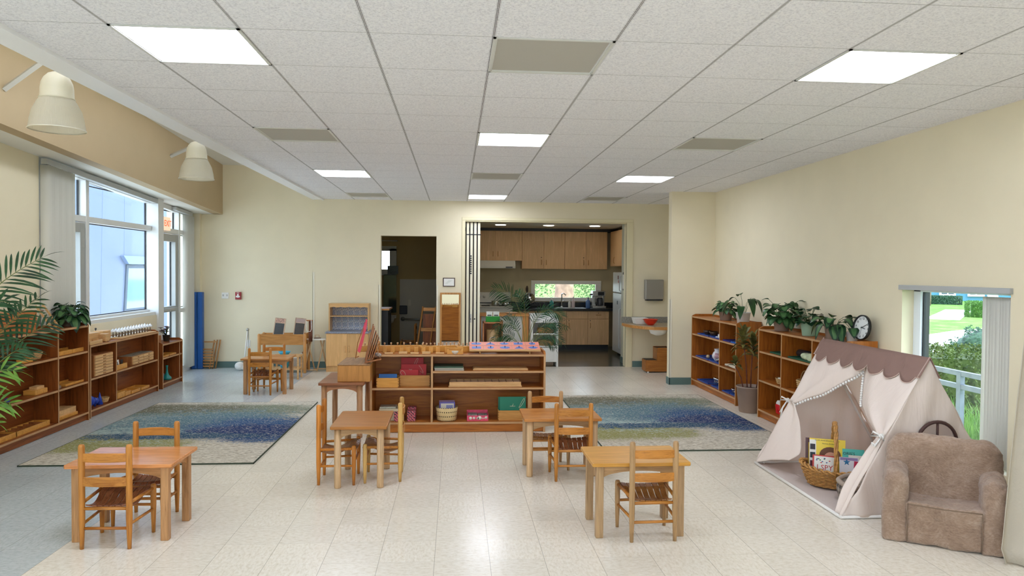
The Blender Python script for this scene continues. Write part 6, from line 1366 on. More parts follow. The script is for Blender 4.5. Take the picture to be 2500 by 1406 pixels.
def frond(mb, P, r0, leaf, n, W, droop, seed=0, start=.22, m_leaf=0, m_st=1, spread=.8, face=(.15, -1, .35)):
    rnd = random.Random(seed); pts = []; N = 18
    P = [Vector(p) for p in P]
    for i in range(N+1):
        u = i/N
        if len(P) == 3: pts.append(P[0]*(1-u)**2+P[1]*2*u*(1-u)+P[2]*u*u)
        else: pts.append(P[0]*(1-u)**3+P[1]*3*u*(1-u)**2+P[2]*3*u*u*(1-u)+P[3]*u**3)
    mb.tube(pts, [r0*(1-.8*i/N) for i in range(N+1)], 6, m_st)
    for k in range(n):
        u = start+(1-start)*(k+.5)/n; x = u*N; i = min(N-1, int(x)); p = pts[i].lerp(pts[i+1], x-i); tg = (pts[min(N, i+1)]-pts[i]).normalized()
        side = tg.cross(Vector(face).normalized())
        if side.length < .15: side = Vector((1, 0, 0))
        side.normalize(); upv = side.cross(tg).normalized(); L = leaf*(math.sin(PI*(.16+.80*(u-start)/(1-start)))**.55)*rnd.uniform(.9, 1.08)
        for s_ in (-1, 1):
            d = tg*(.55+.55*u)+side*s_*spread+upv*(.28+.1*rnd.uniform(-1, 1))
            blade(mb, p, d, L, W*rnd.uniform(.85, 1.1), droop*rnd.uniform(.7, 1.3), 5, .35, m_leaf, up=upv)
    blade(mb, pts[-1], pts[-1]-pts[-2], leaf*.6, W, droop, 4, .3, m_leaf)
m_palm = leaf_mat('palm_leaf', '#1B3820', '#2F5C30', .35, .2); m_palm2 = leaf_mat('palm_leaf_bright', '#5A8A34', '#8FB850', .4, .35); m_palmst = flat('palm_stem', '#6E7A3A', .5)
m_soil = flat('potting_soil', '#2A211A', .95, bump=1, nscale=50)
def potted(name, label, cat, loc, r, h, potm, rtop=None, soil=True, group=None, rz=0):
    t = thing(name, label, cat, loc, rz, group); rt = rtop or r
    MB().lathe([(rt*.74, 0), (rt*.77, .004), (rt*.97, h*.93), (rt, h*.94), (rt, h), (rt*.94, h), (rt*.92, h*.86)], 28, cap=True).build('pot', potm, t)
    MB().lathe([(0, h*.88), (rt*.93, h*.88)], 20, cap=False).build('soil', m_soil, t); return t
m_taupe = flat('taupe_pot', '#9C8474', .6, noise=.05, nscale=8); m_mint = flat('mint_pot', '#9DBFA4', .5); m_potw = flat('white_pot', '#DCDAD4', .45)
# left foreground palm
t = potted('potted_palm', 'large palm at the left edge in front of the tall shelf unit', 'potted plant', (-3.52, 5.05, 0), .19, .34, flat('sage_pot', '#9DA69A', .6))
B0 = Vector((0, 0, .34)); O = Vector((-3.52, 5.05, 0))
def W_(u, v, Y): return AT(u, v, Y)-O
for k, (pts, lf, n, mt) in enumerate((
    ([B0, W_(-120, 760, 5.1), W_(-20, 690, 5.25), W_(105, 628, 5.45)], .26, 24, 0), ([B0, W_(-110, 900, 5.1), W_(-10, 815, 5.3), W_(92, 728, 5.5)], .21, 22, 0),
    ([B0, W_(-100, 980, 5.1), W_(10, 830, 5.35), W_(130, 788, 5.6)], .22, 24, 0), ([B0, W_(-100, 1000, 5.0), W_(-10, 860, 5.1), W_(60, 850, 5.3)], .17, 20, 0),
    ([B0, W_(-90, 1010, 4.9), W_(-40, 880, 4.95), W_(40, 905, 5.05)], .17, 14, 2), ([B0, W_(-90, 1030, 4.8), W_(-30, 960, 4.85), W_(28, 985, 5.0)], .16, 14, 2), ([B0, W_(-110, 900, 5.0), W_(-40, 700, 5.0), W_(20, 740, 5.1)], .2, 18, 0),
    ([B0, W_(-100, 1010, 4.8), W_(-50, 1010, 4.85), W_(-5, 1035, 4.95)], .12, 10, 2), ([B0, (-.3, .2, 1.0), (-.5, .5, 1.5)], .25, 18, 0), ([B0, (-.1, .6, .9), (.1, 1.0, 1.3)], .22, 18, 0))):
    b = MB(); frond(b, pts, .007, lf*1.15, n-4, .0085, .25, k, .30, m_leaf=0, m_st=1, spread=1.0, face=(.3-.1*(k % 3), -1, .1+.25*(k % 2))); b.build('frond', [m_palm2 if mt == 2 else m_palm, m_palmst], t)
# kitchen palm
t = potted('potted_palm', 'bushy palm standing behind the middle unit in front of the kitchen counter', 'potted plant', (1.09, 11.0, 0), .17, .32, m_taupe); O = Vector((1.09, 11.0, 0)); B0 = Vector((0, 0, .3)); K = 0
for (pts, lf, n) in (([W_(1275, 765, 11), W_(1270, 715, 10.9), W_(1205, 705, 10.8)], .34, 22), ([W_(1300, 765, 11), W_(1330, 735, 10.9), W_(1372, 772, 10.8)], .26, 20), ([W_(1285, 770, 11), W_(1285, 720, 11.2), W_(1262, 715, 11.3)], .22, 14),
    ([W_(1265, 800, 10.9), W_(1245, 768, 10.8), W_(1208, 800, 10.7)], .20, 16), ([W_(1305, 800, 10.9), W_(1340, 770, 10.8), W_(1362, 800, 10.7)], .18, 16), ([W_(1305, 815, 10.9), W_(1340, 800, 10.8), W_(1372, 835, 10.7)], .20, 16),
    ([W_(1262, 830, 10.9), W_(1240, 795, 10.8), W_(1205, 830, 10.7)], .20, 16), ([W_(1290, 790, 11.2), W_(1310, 750, 11.3), W_(1345, 755, 11.4)], .2, 14), ([W_(1300, 830, 10.9), W_(1335, 815, 10.8), W_(1355, 850, 10.7)], .15, 14), ([W_(1270, 820, 11.0), W_(1255, 775, 11.1), W_(1238, 770, 11.2)], .18, 14), ([W_(1320, 790, 11), W_(1345, 790, 11), W_(1385, 800, 10.8)], .14, 12), ([W_(1250, 810, 11), W_(1230, 820, 10.9), W_(1222, 850, 10.8)], .18, 12)):
    b = MB(); P = [B0, Vector((B0.x, 0, .5)), pts[0]*1.0, pts[2]]; frond(b, [B0, pts[0], pts[1], pts[2]], .006, lf*1.0, n-1, .0062, .3, K, .42, spread=.85, face=(.2-.2*(K % 3), -1, .2+.4*(K % 2))); b.build('frond', [m_palm, m_palmst], t); K += 1
# broad-leaf plants
m_cal = leaf_mat('calathea_dark', '#13301C', '#20452A', .4, .1); m_cal2 = leaf_mat('calathea_light', '#3C663C', '#5E8852', .45, .15); m_lily = leaf_mat('lily_leaf', '#1A3A20', '#2B5429', .3, .15); m_under = flat('stem_green', '#3F5A2C', .5)
def broad(label, loc, r, h, potm, leaves, mats, name='potted_plant', m2=1, group='potted plants on the shelf tops', extra=None, seed=0, rz=0):
    t = potted(name, label, 'potted plant', loc, r, h, potm, group=group, rz=rz); rnd = random.Random(seed); st = MB(); lv = MB()
    for (az, el, sl, L, W, dr) in leaves:
        az += rnd.uniform(-.15, .15); d = Vector((math.cos(az)*math.cos(el), math.sin(az)*math.cos(el), math.sin(el))); p0 = Vector((math.cos(az)*r*.3, math.sin(az)*r*.3, h*.88)); p1 = p0+d*sl
        st.tube([p0, p0+Vector((d.x*.4, d.y*.4, d.z*.7))*sl, p1], .0022, 5); out = Vector((math.cos(az), math.sin(az), rnd.uniform(-.75, .05)+.45*math.sin(el)))
        blade(lv, p1, out, L, W*1.3, dr, 7, .18, 0, m2, tw=rnd.uniform(-.3, .3))
    st.build('stems', m_under, t); lv.build('foliage', mats, t); return t
def ring(n, el, sl, L, W, dr, ph=0, seed=0):
    rnd = random.Random(seed+n); return [(ph+2*PI*k/n, el+rnd.uniform(-.15, .2), sl*rnd.uniform(.8, 1.2), L*rnd.uniform(.8, 1.1), W*rnd.uniform(.85, 1.1), dr*rnd.uniform(.7, 1.2)) for k in range(n)]
ZS = .986
broad('small calathea in a taupe pot, farthest on the right shelf tops', (3.52, 9.12, ZS), .092, .115, m_taupe, ring(16, .6, .07, .11, .038, .6, 0, 1)+ring(12, 1.1, .11, .10, .036, .5, .3, 2)+ring(7, 1.35, .12, .08, .034, .4, .1, 22)+[(PI*.5, .6, .12, .12, .02, -.2)], [m_cal, m_cal2])
broad('drooping peace lily in a white pot on the shelf by the pillar', (3.52, 8.55, ZS), .09, .135, m_potw, [(PI, .95, .20, .19, .036, 1.0), (PI*.8, .9, .17, .17, .034, 1.1), (-PI/2, 1.0, .22, .17, .036, 1.2), (-.9, 1.0, .20, .17, .036, 1.2), (-.9, 1.2, .2, .12, .03, .9), (PI/2, 1.25, .24, .15, .033, .5), (2.3, 1.2, .2, .12, .03, .7), (-2.2, .8, .13, .16, .036, 1.2)], [m_lily], m2=None)
broad('bushy prayer plant with patterned leaves, farthest plant on the shelf behind the tent', (3.50, 7.46, ZS), .094, .135, m_taupe, ring(17, .35, .07, .12, .046, .6, 0, 3)+ring(16, .8, .12, .11, .046, .5, .3, 4)+ring(12, 1.15, .16, .10, .044, .4, .1, 5)+ring(6, 1.4, .17, .09, .042, .4, .2, 25)+[(PI*.9, 1.1, .24, .09, .04, .4), (-.4, 1.0, .24, .10, .035, .2), (PI*1.1, .7, .18, .09, .032, .9)], [m_lily, m_cal2])
broad('dark green plant in a mint green pot on the shelf behind the tent', (3.50, 6.86, ZS), .084, .13, m_mint, ring(16, .5, .06, .08, .036, .4, 0, 6)+ring(14, 1.0, .10, .08, .036, .3, .4, 7)+ring(8, 1.3, .15, .07, .034, .2, .2, 8), [leaf_mat('deep_green_leaf', '#12301E', '#22502E', .3, .1)], m2=None)
broad('calathea with drooping oval leaves in a taupe pot next to the clock', (3.48, 6.36, ZS), .084, .145, m_taupe, [(PI*.75, .5, .09, .13, .04, 1.1), (PI*1.05, .4, .08, .12, .036, 1.2), (-PI*.55, .5, .06, .13, .042, 1.3), (-PI*.35, .6, .1, .13, .042, .9), (-.1, .7, .13, .14, .046, .4), (.3, .8, .12, .12, .04, .5), (-1.2, .8, .1, .13, .044, .8), (-2.4, .9, .1, .12, .042, .7), (-2.0, .3, .06, .12, .04, .9), (3.0, .7, .12, .12, .04, .6), (PI*.6, .9, .10, .11, .035, .6), (PI*.35, 1.0, .12, .1, .03, .3), (-PI*.8, .9, .09, .1, .035, .8)], [m_cal, m_cal2])
broad('plant in a white pot half hidden behind the clock', (3.585, 6.235, ZS), .055, .09, m_potw, [(PI*.9, .9, .08, .1, .036, .7), (-PI*.6, .8, .07, .1, .036, .9), (0.2, 1.0, .1, .1, .03, .3), (PI*.6, 1.0, .1, .09, .03, .3)], [m_cal, m_cal2])
broad('calathea in a low grey pot on top of the tall left shelf unit', (-3.955, 7.72, 1.001), .088, .10, flat('grey_brown_pot', '#8E8274', .6), ring(15, .3, .07, .12, .044, .7, 0, 11)+ring(14, .8, .11, .12, .044, .6, .3, 12)+ring(10, 1.2, .13, .10, .042, .5, .2, 13), [m_cal, m_cal2])
# ti plant in the large floor pot
t = potted('ti_plant', 'tall striped-leaf plant in a big taupe floor pot between the two right shelf units', 'potted plant', (3.40, 8.03, 0), .14, .30, m_taupe, rtop=.155)
m_ti = leaf_mat('ti_leaf', '#4A4A22', '#8C8648', .45, .15); m_cane = flat('reddish_cane', '#6E3A30', .6, noise=.3, nscale=30)
rnd = random.Random(4)
for (x, y, h, lean, nL) in ((-.04, -.02, .58, -.06, 26), (.02, .03, .50, .02, 22), (.06, -.03, .36, .10, 12), (-.07, .02, .26, -.1, 8)):
    cb_ = MB().tube([(x, y, .26), (x+lean*.3, y, .26+h*.5), (x+lean, y, .26+h)], [.007, .006, .006], 7); cb_.build('cane', m_cane, t)
    b = MB()
    for k in range(nL):
        az = k*2.4+rnd.uniform(-.3, .3); f = k/nL; zz = .26+h-.12*(1-f)*(h > .3)+.06*f; el = .3+1.0*f; d = (math.cos(az)*math.cos(el), math.sin(az)*math.cos(el), math.sin(el)); blade(b, (x+lean, y, zz), d, .23*(.8+.3*rnd.random())*(1 if h > .4 else .7), .030, .65*(1-f*.6), 7, .25, 0, tw=rnd.uniform(-.5, .5))
    b.build('foliage', m_ti, t)
# succulent and bonsai pot
t = potted('succulent', 'dusty purple succulent in a dark pot with a thin handle on the smallest left shelf', 'potted plant', (-3.99, 10.27, .596), .05, .085, flat('dark_bronze_pot', '#3A322A', .4, .4), group='potted plants on the shelf tops')
b = MB(); rnd = random.Random(9)
for k in range(12):
    c = Vector((rnd.uniform(-.06, .06), rnd.uniform(-.13, .07), .12+rnd.uniform(0, .09))); b.tube([(0, 0, .08), c], .004, 5, 1)
    for j in range(9): a = 2*PI*j/9; blade(b, c, (math.cos(a), math.sin(a), .45), .048, .017, .1, 3, .3, 0)
b.build('foliage', [flat('purple_grey_leaf', '#7E6A6E', .5, noise=.3, nscale=30), m_under], t); MB().tube([(-.045, 0, .08), (-.04, 0, .17), (.04, 0, .17), (.045, 0, .08)], .003, 5).build('handle', m_metal, t)
single('wooden_panel_box', MB().box(-.01, .12, -.04, .04, 0, .11), sw('z', 'shelf_oak'), 'reddish wooden block standing at the near end of the smallest left shelf', 'block', (-4.06, 9.93, .596), bevel=.003)
# ------------------------------------------------------------------ wall clock on the shelf
nx, ny = -1.0, -.08; rz = math.atan2(ny, nx)+PI/2
t = thing('wall_clock', 'round black-rimmed clock leaning on the wall at the near end of the right shelf', 'clock', (3.600, 6.09, 1.127), rot=(PI/2-.12, .10, rz)); R = .112
MB().lathe([(R*.9, 0), (R, -.0), (R*1.0, .02), (R*.96, .026), (R*.90, .016)], 40, cap=False).lathe([(0, -.004), (R*.98, -.004), (R, 0)], 40, cap=False).build('rim', m_black, t); MB().lathe([(0, .01), (R*.91, .01)], 40, cap=False).build('face', flat('clock_face', '#E9ECEA', .4), t)
for k in range(1, 13): a = PI/2-2*PI*k/12; text_obj('numeral', str(k), .030, m_black, t, (R*.72*math.cos(a), R*.72*math.sin(a), .011), (0, 0, 0), .0006)
def hand(a, L, w, nm='hand'): aa = PI/2-a; MB().box(-.012, L, -w, w, .0125, .014, M=T(rz=aa)).build(nm, m_black, t)
hand(2*PI*(10/60), R*.68, .0022); hand(2*PI*(3.17/12), R*.44, .003); hand(2*PI*(30.5/60), R*.6, .0007)
# ------------------------------------------------------------------ right shelves: trays
m_tray = flat('royal_blue_tray', '#1F4FA0', .35)
def YX(u, X): return AX(u, 900, X).y
def tray(label, y0, y1, z, x0=3.40, x1=3.64, m=None, group='blue trays on the right shelves'):
    t = thing('blue_tray', label, 'tray', (x0, (y0+y1)/2, z+.001), 0, group); w = (y1-y0)/2; D = x1-x0
    MB().box(0, D, -w, w, 0, .004).box(0, .008, -w, w, .004, .016).box(D-.008, D, -w, w, .004, .016).box(.008, D-.008, -w, -w+.008, .004, .016).box(.008, D-.008, w-.008, w, .004, .016).build('tray', m or m_tray, t, weld=True); return t
Zt, Zm_, Zb = .74, .42, .095
tray('blue tray with dark bowls on the top shelf by the pillar', 9.42, 9.86, Zt); tray('blue tray with a white cup on the top shelf by the pillar', 8.97, 9.38, Zt); tray('dark blue tray at the back right of the top shelf by the pillar', 8.66, 8.90, Zt, m=flat('navy_tray', '#1A2F86', .4)); tray('light blue tray with a glass on the top shelf by the floor plant', 8.42, 8.64, Zt, m=flat('light_blue_tray', '#2E6CC0', .35))
tray('textured blue tray, left on the middle shelf by the pillar', 9.44, 9.92, Zm_); tray('blue tray holding the glass bowl on the middle shelf by the pillar', 8.97, 9.40, Zm_)
tray('blue tray with metal cups on the bottom shelf by the pillar', 9.42, 9.84, Zb); tray('blue tray with a flowered cup on the bottom shelf by the pillar', 8.97, 9.30, Zb); tray('dark blue tray on the bottom shelf left of the glass bowls', 8.66, 8.90, Zb); tray('blue tray of glass bowls on the bottom shelf beside the floor plant', 8.42, 8.63, Zb)
m_brz = flat('brown_bowl_glaze', '#4A3420', .35); m_gl = flat('clear_glassware', '#B8C6D4', .05, spec=.9)
m_glass2 = NT('thin_glassware'); tr = m_glass2.n('BsdfTransparent'); tr.inputs['Color'].default_value = (.86, .9, .94, 1); gg = m_glass2.n('BsdfGlossy', Roughness=.05); mx = m_glass2.n('MixShader', Fac=.35); m_glass2.l(tr, 'BSDF', mx, 1); m_glass2.l(gg, 'BSDF', mx, 2); m_glass2.l(mx, 'Shader', m_glass2.out, 'Surface'); m_gl = m_glass2.m
def bowl(name, label, loc, r, h, m, cat='bowl', group=None): return single(name, MB().lathe([(r*.5, 0), (r*.55, .004), (r*.9, h*.6), (r, h), (r*.93, h), (r*.82, h*.55), (r*.4, .008), (0, .008)], 20), m, label, cat, loc, 0, group)
for k, (y, lab) in enumerate(((9.74, 'left brown bowl of the three on the blue tray by the pillar'), (9.62, 'middle brown bowl of the three on the blue tray by the pillar'), (9.49, 'right brown bowl of the three on the blue tray by the pillar'))): bowl('brown_bowl', lab, (3.50+.04*(k % 2), y, Zt+.006), .058, .055, m_brz, group='brown bowls')
single('white_cup', MB().lathe([(.032, 0), (.036, .004), (.038, .055), (.034, .055), (.032, .008), (0, .008)], 18), m_white, 'small white cup on the top shelf by the pillar', 'cup', (3.46, 9.12, Zt+.006)); single('pink_jar', MB().lathe([(.022, 0), (.025, .06), (.018, .07), (0, .072)], 14), flat('pale_pink_jar', '#C9A7A0', .4), 'small pale pink jar beside the white cup', 'jar', (3.47, 9.02, Zt+.006)); single('white_disc', MB().lathe([(.02, 0), (.026, .012), (.0, .018)], 14), m_white, 'small pale lid left of the white cup', 'lid', (3.45, 9.23, Zt+.006))
for k, (y, lab) in enumerate(((8.52, 'left drinking glass on the light blue tray'), (8.46, 'right drinking glass on the light blue tray'))): single('drinking_glass', MB().lathe([(.022, 0), (.025, .01), (.029, .09), (.027, .09), (.022, .012)], 16), m_gl, lab, 'glass', (3.47+.03*k, y, Zt+.006), 0, 'glassware on the right shelf')
t = thing('pitcher', 'white and pink flowered ceramic pitcher on the middle shelf by the pillar', 'pitcher', (3.50, 9.30, Zm_+.006)); m_cer = flat('flowered_ceramic', '#D9D4D8', .2); m_cerp = flat('pink_lustre', '#B48A94', .25, noise=.4, nscale=40)
MB().lathe([(.045, 0), (.05, .006), (.082, .05), (.086, .08), (.07, .115), (.052, .135), (.058, .165), (.054, .165), (.045, .135)], 24).build('body', m_cer, t); MB().tube([(0, .055, .15), (0, .105, .14), (0, .115, .09), (0, .08, .05)], .009, 7).build('handle', m_cer, t); MB().prism([(-.052, .15), (-.085, .168), (-.05, .165)], -.018, .018, 'x').build('spout', m_cerp, t)
MB().lathe([(.0845, .045), (.0875, .08), (.072, .113)], 10, cap=False, arc=.3, M=T(rz=-2.6)).build('flower_band', m_cerp, t)
single('brass_ball', MB().ball((0, 0, .025), .025, 14), flat('cream_ball', '#C9B08A', .4), 'small cream ball left of the flowered pitcher', 'ball', (3.47, 9.62, Zm_+.006)); bowl('glass_bowl', 'clear glass bowl in front of the flowered pitcher', (3.45, 9.14, Zm_+.006), .055, .055, m_gl, group='glassware on the right shelf')
single('grey_planter', MB().lathe([(.03, 0), (.042, .1), (.038, .1), (.03, .01)], 16), flat('grey_pot', '#A29A92', .5), 'small grey pot half hidden by the shelf divider', 'pot', (3.50, 9.02, Zm_+.006))
t = thing('folded_cloth', 'folded cream cloth on the middle shelf next to the floor plant', 'cloth', (3.48, 8.66, Zm_+.001)); soft((.13, .42, .03), .014, 12, .004, 2).build('cloth', flat('cream_cloth', '#D8CCB4', .9), t, (0, 0, .018)); soft((.1, .2, .028), .012, 10, .004, 4).build('cloth_fold', flat('striped_cloth', '#B5AE8E', .9, noise=.3, nscale=60), t, (.02, -.08, .044))
for k, (y, c) in enumerate(((9.58, 0), (9.52, 1), (9.46, 0))): single('metal_cup', MB().lathe([(.012, 0), (.02, .004), (.008, .02), (.02, .045), (.022, .065), (.019, .065), (.006, .03)], 14), m_chrome, ['left', 'middle', 'right'][k]+' small metal cup of the three at the back of the bottom tray', 'cup', (3.56, y, Zb+.006), 0, 'metal cups')
bowl('flowered_cup', 'small flowered bowl on the bottom shelf by the divider', (3.46, 9.04, Zb+.006), .045, .045, flat('flowered_white', '#C9C4DC', .3, noise=.4, nscale=60))
for k, (y, x) in enumerate(((8.56, 3.46), (8.47, 3.50), (8.74, 3.50))): bowl('glass_bowl', ['front glass bowl on the bottom blue tray beside the floor plant', 'rear glass bowl on the bottom blue tray beside the floor plant', 'glass bowl on the dark blue tray on the bottom shelf'][k], (x, y, Zb+.006), .045, .05, m_gl, group='glassware on the right shelf')
# shelf behind tent
m_dgc = flat('dark_green_cloth', '#1D5236', .8)
for (y0, y1, lab, mm, zz) in ((7.24, 7.52, 'dark green tray in the first top bay of the shelf behind the tent', m_dgc, Zt), (6.58, 7.10, 'green tray in the top bay of the shelf just left of the tent peak', m_dgc, Zt)): tray(lab, y0, y1, zz, m=mm, group='green trays behind the tent')
t = thing('rolled_mat', 'black rolled mat on the top bay of the shelf behind the tent', 'mat', (3.54, 6.95, Zt+.045)); MB().rod((0, -.18, 0), (0, .18, 0), .038, n=14).build('roll', m_dark, t)
t = thing('folded_cloth', 'pale green folded cloth on the green tray behind the tent peak', 'cloth', (3.46, 6.72, Zt+.016)); soft((.12, .24, .06), .025, 16, .008, 9).build('cloth', flat('pale_green_cloth', '#C4CDA8', .9, noise=.2, nscale=20), t, (0, 0, .032))
def wbasket(label, loc, rx, ry, h, handle=0, mat=None, rows=6):
    t = thing('wicker_basket', label, 'basket', loc, 0, None); b = MB()
    for k in range(rows): s_ = .8+.2*k/(rows-1); b.tube([(rx*s_*math.cos(a), ry*s_*math.sin(a), .011+h*k/(rows-1)) for a in [2*PI*q/20 for q in range(20)]], h/rows*.62, 5, closed=True)
    b.lathe([(0, .004), (rx*.8, .004)], 16, cap=False, M=Matrix.Diagonal((1, ry/rx, 1, 1))); b.build('weave', mat or flat('straw_wicker', '#C6A06A', .7, noise=.3, nscale=60, bump=.6), t)
    if handle: MB().tube([(0, ry*math.cos(a), h+handle*math.sin(a)) for a in [PI*k/12 for k in range(13)]], .007, 6).build('handle', flat('handle_wicker', '#9A7444', .7), t)
    return t
wbasket('shallow straw basket with white paper in the middle bay behind the tent', (3.48, 7.36, Zm_+.001), .07, .10, .05); single('crumpled_paper', soft((.08, .12, .03), .012, 10, .006, 3), m_white, 'white paper in the shallow straw basket', 'paper', (3.48, 7.36, Zm_+.055))
wbasket('small handled straw basket in the middle bay beside the tent', (3.48, 6.88, Zm_+.001), .075, .09, .10, .11)
t = thing('red_cooler', 'small bright red box with a white lid on the bottom shelf by the tent', 'cooler', (3.50, 7.38, Zb+.001)); MB().prism([(-.075, 0), (.075, 0), (.09, .10), (-.09, .10)], -.055, .055, 'x').build('body', flat('bright_red_plastic', '#D8121E', .35), t, bevel=.008, seg=3); MB().prism([(-.085, .10), (.085, .10), (.08, .118), (.05, .145), (-.05, .145), (-.08, .118)], -.05, .05, 'x').build('lid', m_white, t, bevel=.004); MB().tube([(-.062, -.07, .085), (-.066, -.0, .03), (-.062, .07, .085)], .003, 5).build('handle', flat('bright_red_plastic', '#D8121E', .35), t)
# ------------------------------------------------------------------ left shelves
def lbox(name, label, y0, y1, z, h, d=.16, x=-3.885, mat=None, cat='box', tray_=False, joints=False, th=.006, group=None):
    m_ = mat or m_boxy
    t = thing(name, label, cat, (x, (y0+y1)/2, z+.001), PI/2, group); w = (y1-y0)/2
    if tray_: MB().box(-w, w, 0, th, 0, h).box(-w, w, d-th, d, 0, h).box(-w, -w+th, th, d-th, 0, h).box(w-th, w, th, d-th, 0, h).box(-w+th, w-th, th, d-th, 0, .005).build('tray', m_, t, weld=True)
    else: MB().box(-w, w, 0, d, 0, h).build('block', m_, t, bevel=.003)
    return t, w
A = lambda u, v=900, X=-3.885: AX(u, v, X).y
lbox('wooden_tray', 'open yellow wooden tray, left one in the top right bay of the tall left unit', A(143), A(176), .73, .04, tray_=True); lbox('wooden_tray', 'open yellow wooden tray, right one in the top right bay of the tall left unit', A(177), A(209), .73, .04, tray_=True)
lbox('grey_block', 'grey block box in the middle right bay of the tall left unit', 7.33, 7.42, .41, .075, .12, -3.95, flat('grey_wood_box', '#A08E78', .6)); lbox('small_block', 'small dark block in front of the grey one', 7.31, 7.38, .41, .03, .05, -3.87, flat('grey_brown_block', '#8A6E58', .6)); t, w = lbox('wooden_tray', 'flat wooden tray in the middle right bay of the tall left unit', A(160), A(207), .41, .022, tray_=True)
t, w = lbox('plank_stack', 'stack of pale planks on the bottom right bay of the tall left unit', A(145), A(190), .09, .03, .175, cat='stack of planks')
for k in range(6): MB().box(-w+2*w*k/6+.001, -w+2*w*(k+1)/6-.001, .02, .175, .03, .085).build('plank', m_beech, t)
wbasket('pale shallow basket in the upper bay of the tall left unit behind the palm', (-3.98, A(102), .731), .08, .12, .055); lbox('small_box', 'small orange wooden box beside the pale shallow basket', A(56), A(81), .73, .04, .06)
t, w = lbox('wooden_cube', 'wooden cube box with blocks on the middle shelf of the tall left unit', A(86), A(116), .41, .045, .11); MB().box(-w*.4, w*.8, .02, .09, .045, .07).build('block', m_beech, t)
for k, (u, c, lab) in enumerate(((32, '#9A1B3A', 'dark red bead ball on the middle shelf of the tall left unit'), (24, '#27449C', 'blue bead ball beside the dark red one'))): single('bead_ball', MB().ball((0, 0, .022), .022, 10), flat('bead'+c, c, .4), lab, 'ball', (-3.93+.02*k, A(u), .411))
for (u0, u1, lab) in ((38, 121, 'long divided wooden tray on the bottom shelf of the tall left unit'), (-30, 40, 'divided wooden tray at the left frame edge on the bottom shelf')):
    t, w = lbox('divided_tray', lab, A(max(u0, -30)), A(u1), .09, .045, .15, tray_=True); n = 6
    for k in range(1, n): MB().box(-w+2*w*k/n-.003, -w+2*w*k/n+.003, .006, .144, .005, .042).build('divider', m_dk, t)
# board box & bead frame on the top
single('long_wooden_box', MB().box(-.42, .30, 0, .16, 0, .20), wood('orange_ply', '#B46A34', '#94501F', 'x', .4), 'long orange-brown wooden box on top of the tall left unit behind the palm', 'box', (-3.91, 6.75, 1.001), PI/2, bevel=.004)
t = thing('toy_abacus', 'small wooden bead frame leaning on top of the tall left unit', 'bead frame', (-3.905, 7.36, 1.004), rot=(.0, 0, PI/2+.25)); MM = T(rx=-.55)
for s_ in (-1, 1): MB().box(s_*.115-.008, s_*.115+.008, -.008, .008, 0, .27, M=MM).build('post', m_beech, t)
MB().box(-.11, .11, -.007, .007, .235, .25, M=MM).box(-.11, .11, -.007, .007, .01, .03, M=MM).build('rail', m_box, t)
for k in range(7):
    r_ = MB().rod((-.11, 0, .05+.026*k), (.11, 0, .05+.026*k), .0015, n=5, M=MM).build('rod', m_dk, t); b = MB()
    for q in range(6): b.ball((-.09+.017*q, 0, .05+.026*k), .007, 6, M=MM)
    b.build('beads', flat('green_beads' if k % 2 else 'brown_beads', '#4A5A3A' if k % 2 else '#7E5A34', .4), r_)
# second unit: boxes and bells on top
Z2 = .776
lbox('wooden_box', 'low open wooden box at the near end of the bell shelf', A(216, 820), A(247, 820), Z2, .04, .14, -3.87, m_beech, tray_=True)
lbox('wooden_box', 'jointed wooden box, tallest beside the bells', 8.10, 8.40, Z2, .105, .10, -3.98, m_beech); lbox('wooden_box', 'narrow wooden box in front of the two jointed boxes', 8.36, 8.44, Z2, .085, .09, -3.90, m_beech); lbox('wooden_box', 'square wooden box nearest the bells', 8.44, 8.62, Z2, .11, .11, -3.97, m_beech)
t = thing('bell_tray', 'pale board under the row of white bells', 'board', (-3.965, 9.14, Z2)); MB().box(-.095, .095, -.48, .50, 0, .012).build('board', m_beech, t, bevel=.002); MB().box(-.09, -.02, -.48, .50, .012, .018).build('strip', m_white, t)
bell = None
for k in range(24):
    row = k % 2; y = 8.70+.078*(k//2)+.02*row; x = -3.915-.075*row
    if bell is None:
        bell = thing('bell', 'white mushroom-shaped bell on a brown base in the double row on the bell shelf', 'bell', (x, y, Z2+.019), 0, 'row of white bells'); MB().lathe([(.010, 0), (.010, .03), (.005, .035), (.004, .062)], 10).build('stem', flat('bell_stem_brown', '#6E5A44', .4), bell); MB().lathe([(.027, .058), (.027, .064), (.022, .078), (.010, .088), (.004, .092), (.005, .098), (0, .101)], 16).build('dome', flat('bell_white', '#E4E6E8', .2, .1), bell)
    else: dup(bell, (x, y, Z2+.019))
single('wooden_bell_mallet', MB().rod((0, 0, 0), (0, 0, .13), .006).ball((0, 0, .13), .012, 8), m_dark, 'dark stick standing behind the boxes against the parapet', 'stick', (-4.09, 8.52, Z2))
# cabinets in second unit
t = thing('drawer_cabinet', 'six-drawer pale wooden cabinet in the upper left bay of the bell unit', 'drawer cabinet', (-3.872, 8.26, .421), PI/2); MB().box(-.215, .215, .012, .19, 0, .235).build('case', m_dk, t); 
for k in range(7):
    d = MB().box(-.20, .20, 0, .02, .008+.032*k, .036+.032*k).build('drawer', m_beech, t, bevel=.0015)
    for xx in (-.11, .0, .11)[1:2]: MB().box(xx-.03, xx+.03, -.003, 0, .016+.032*k, .026+.032*k).build('finger_pull', m_joint, d)
t = thing('drawer_cabinet', 'low three-drawer cabinet with a patterned top in the upper right bay of the bell unit', 'drawer cabinet', (-3.885, 9.28, .421), PI/2); MB().box(-.30, .33, .012, .172, 0, .11).build('case', m_dk, t); MB().box(-.29, .32, .02, .165, .11, .114).build('pattern_top', flat('patterned_grey', '#8E8A78', .5, noise=.5, nscale=18), t)
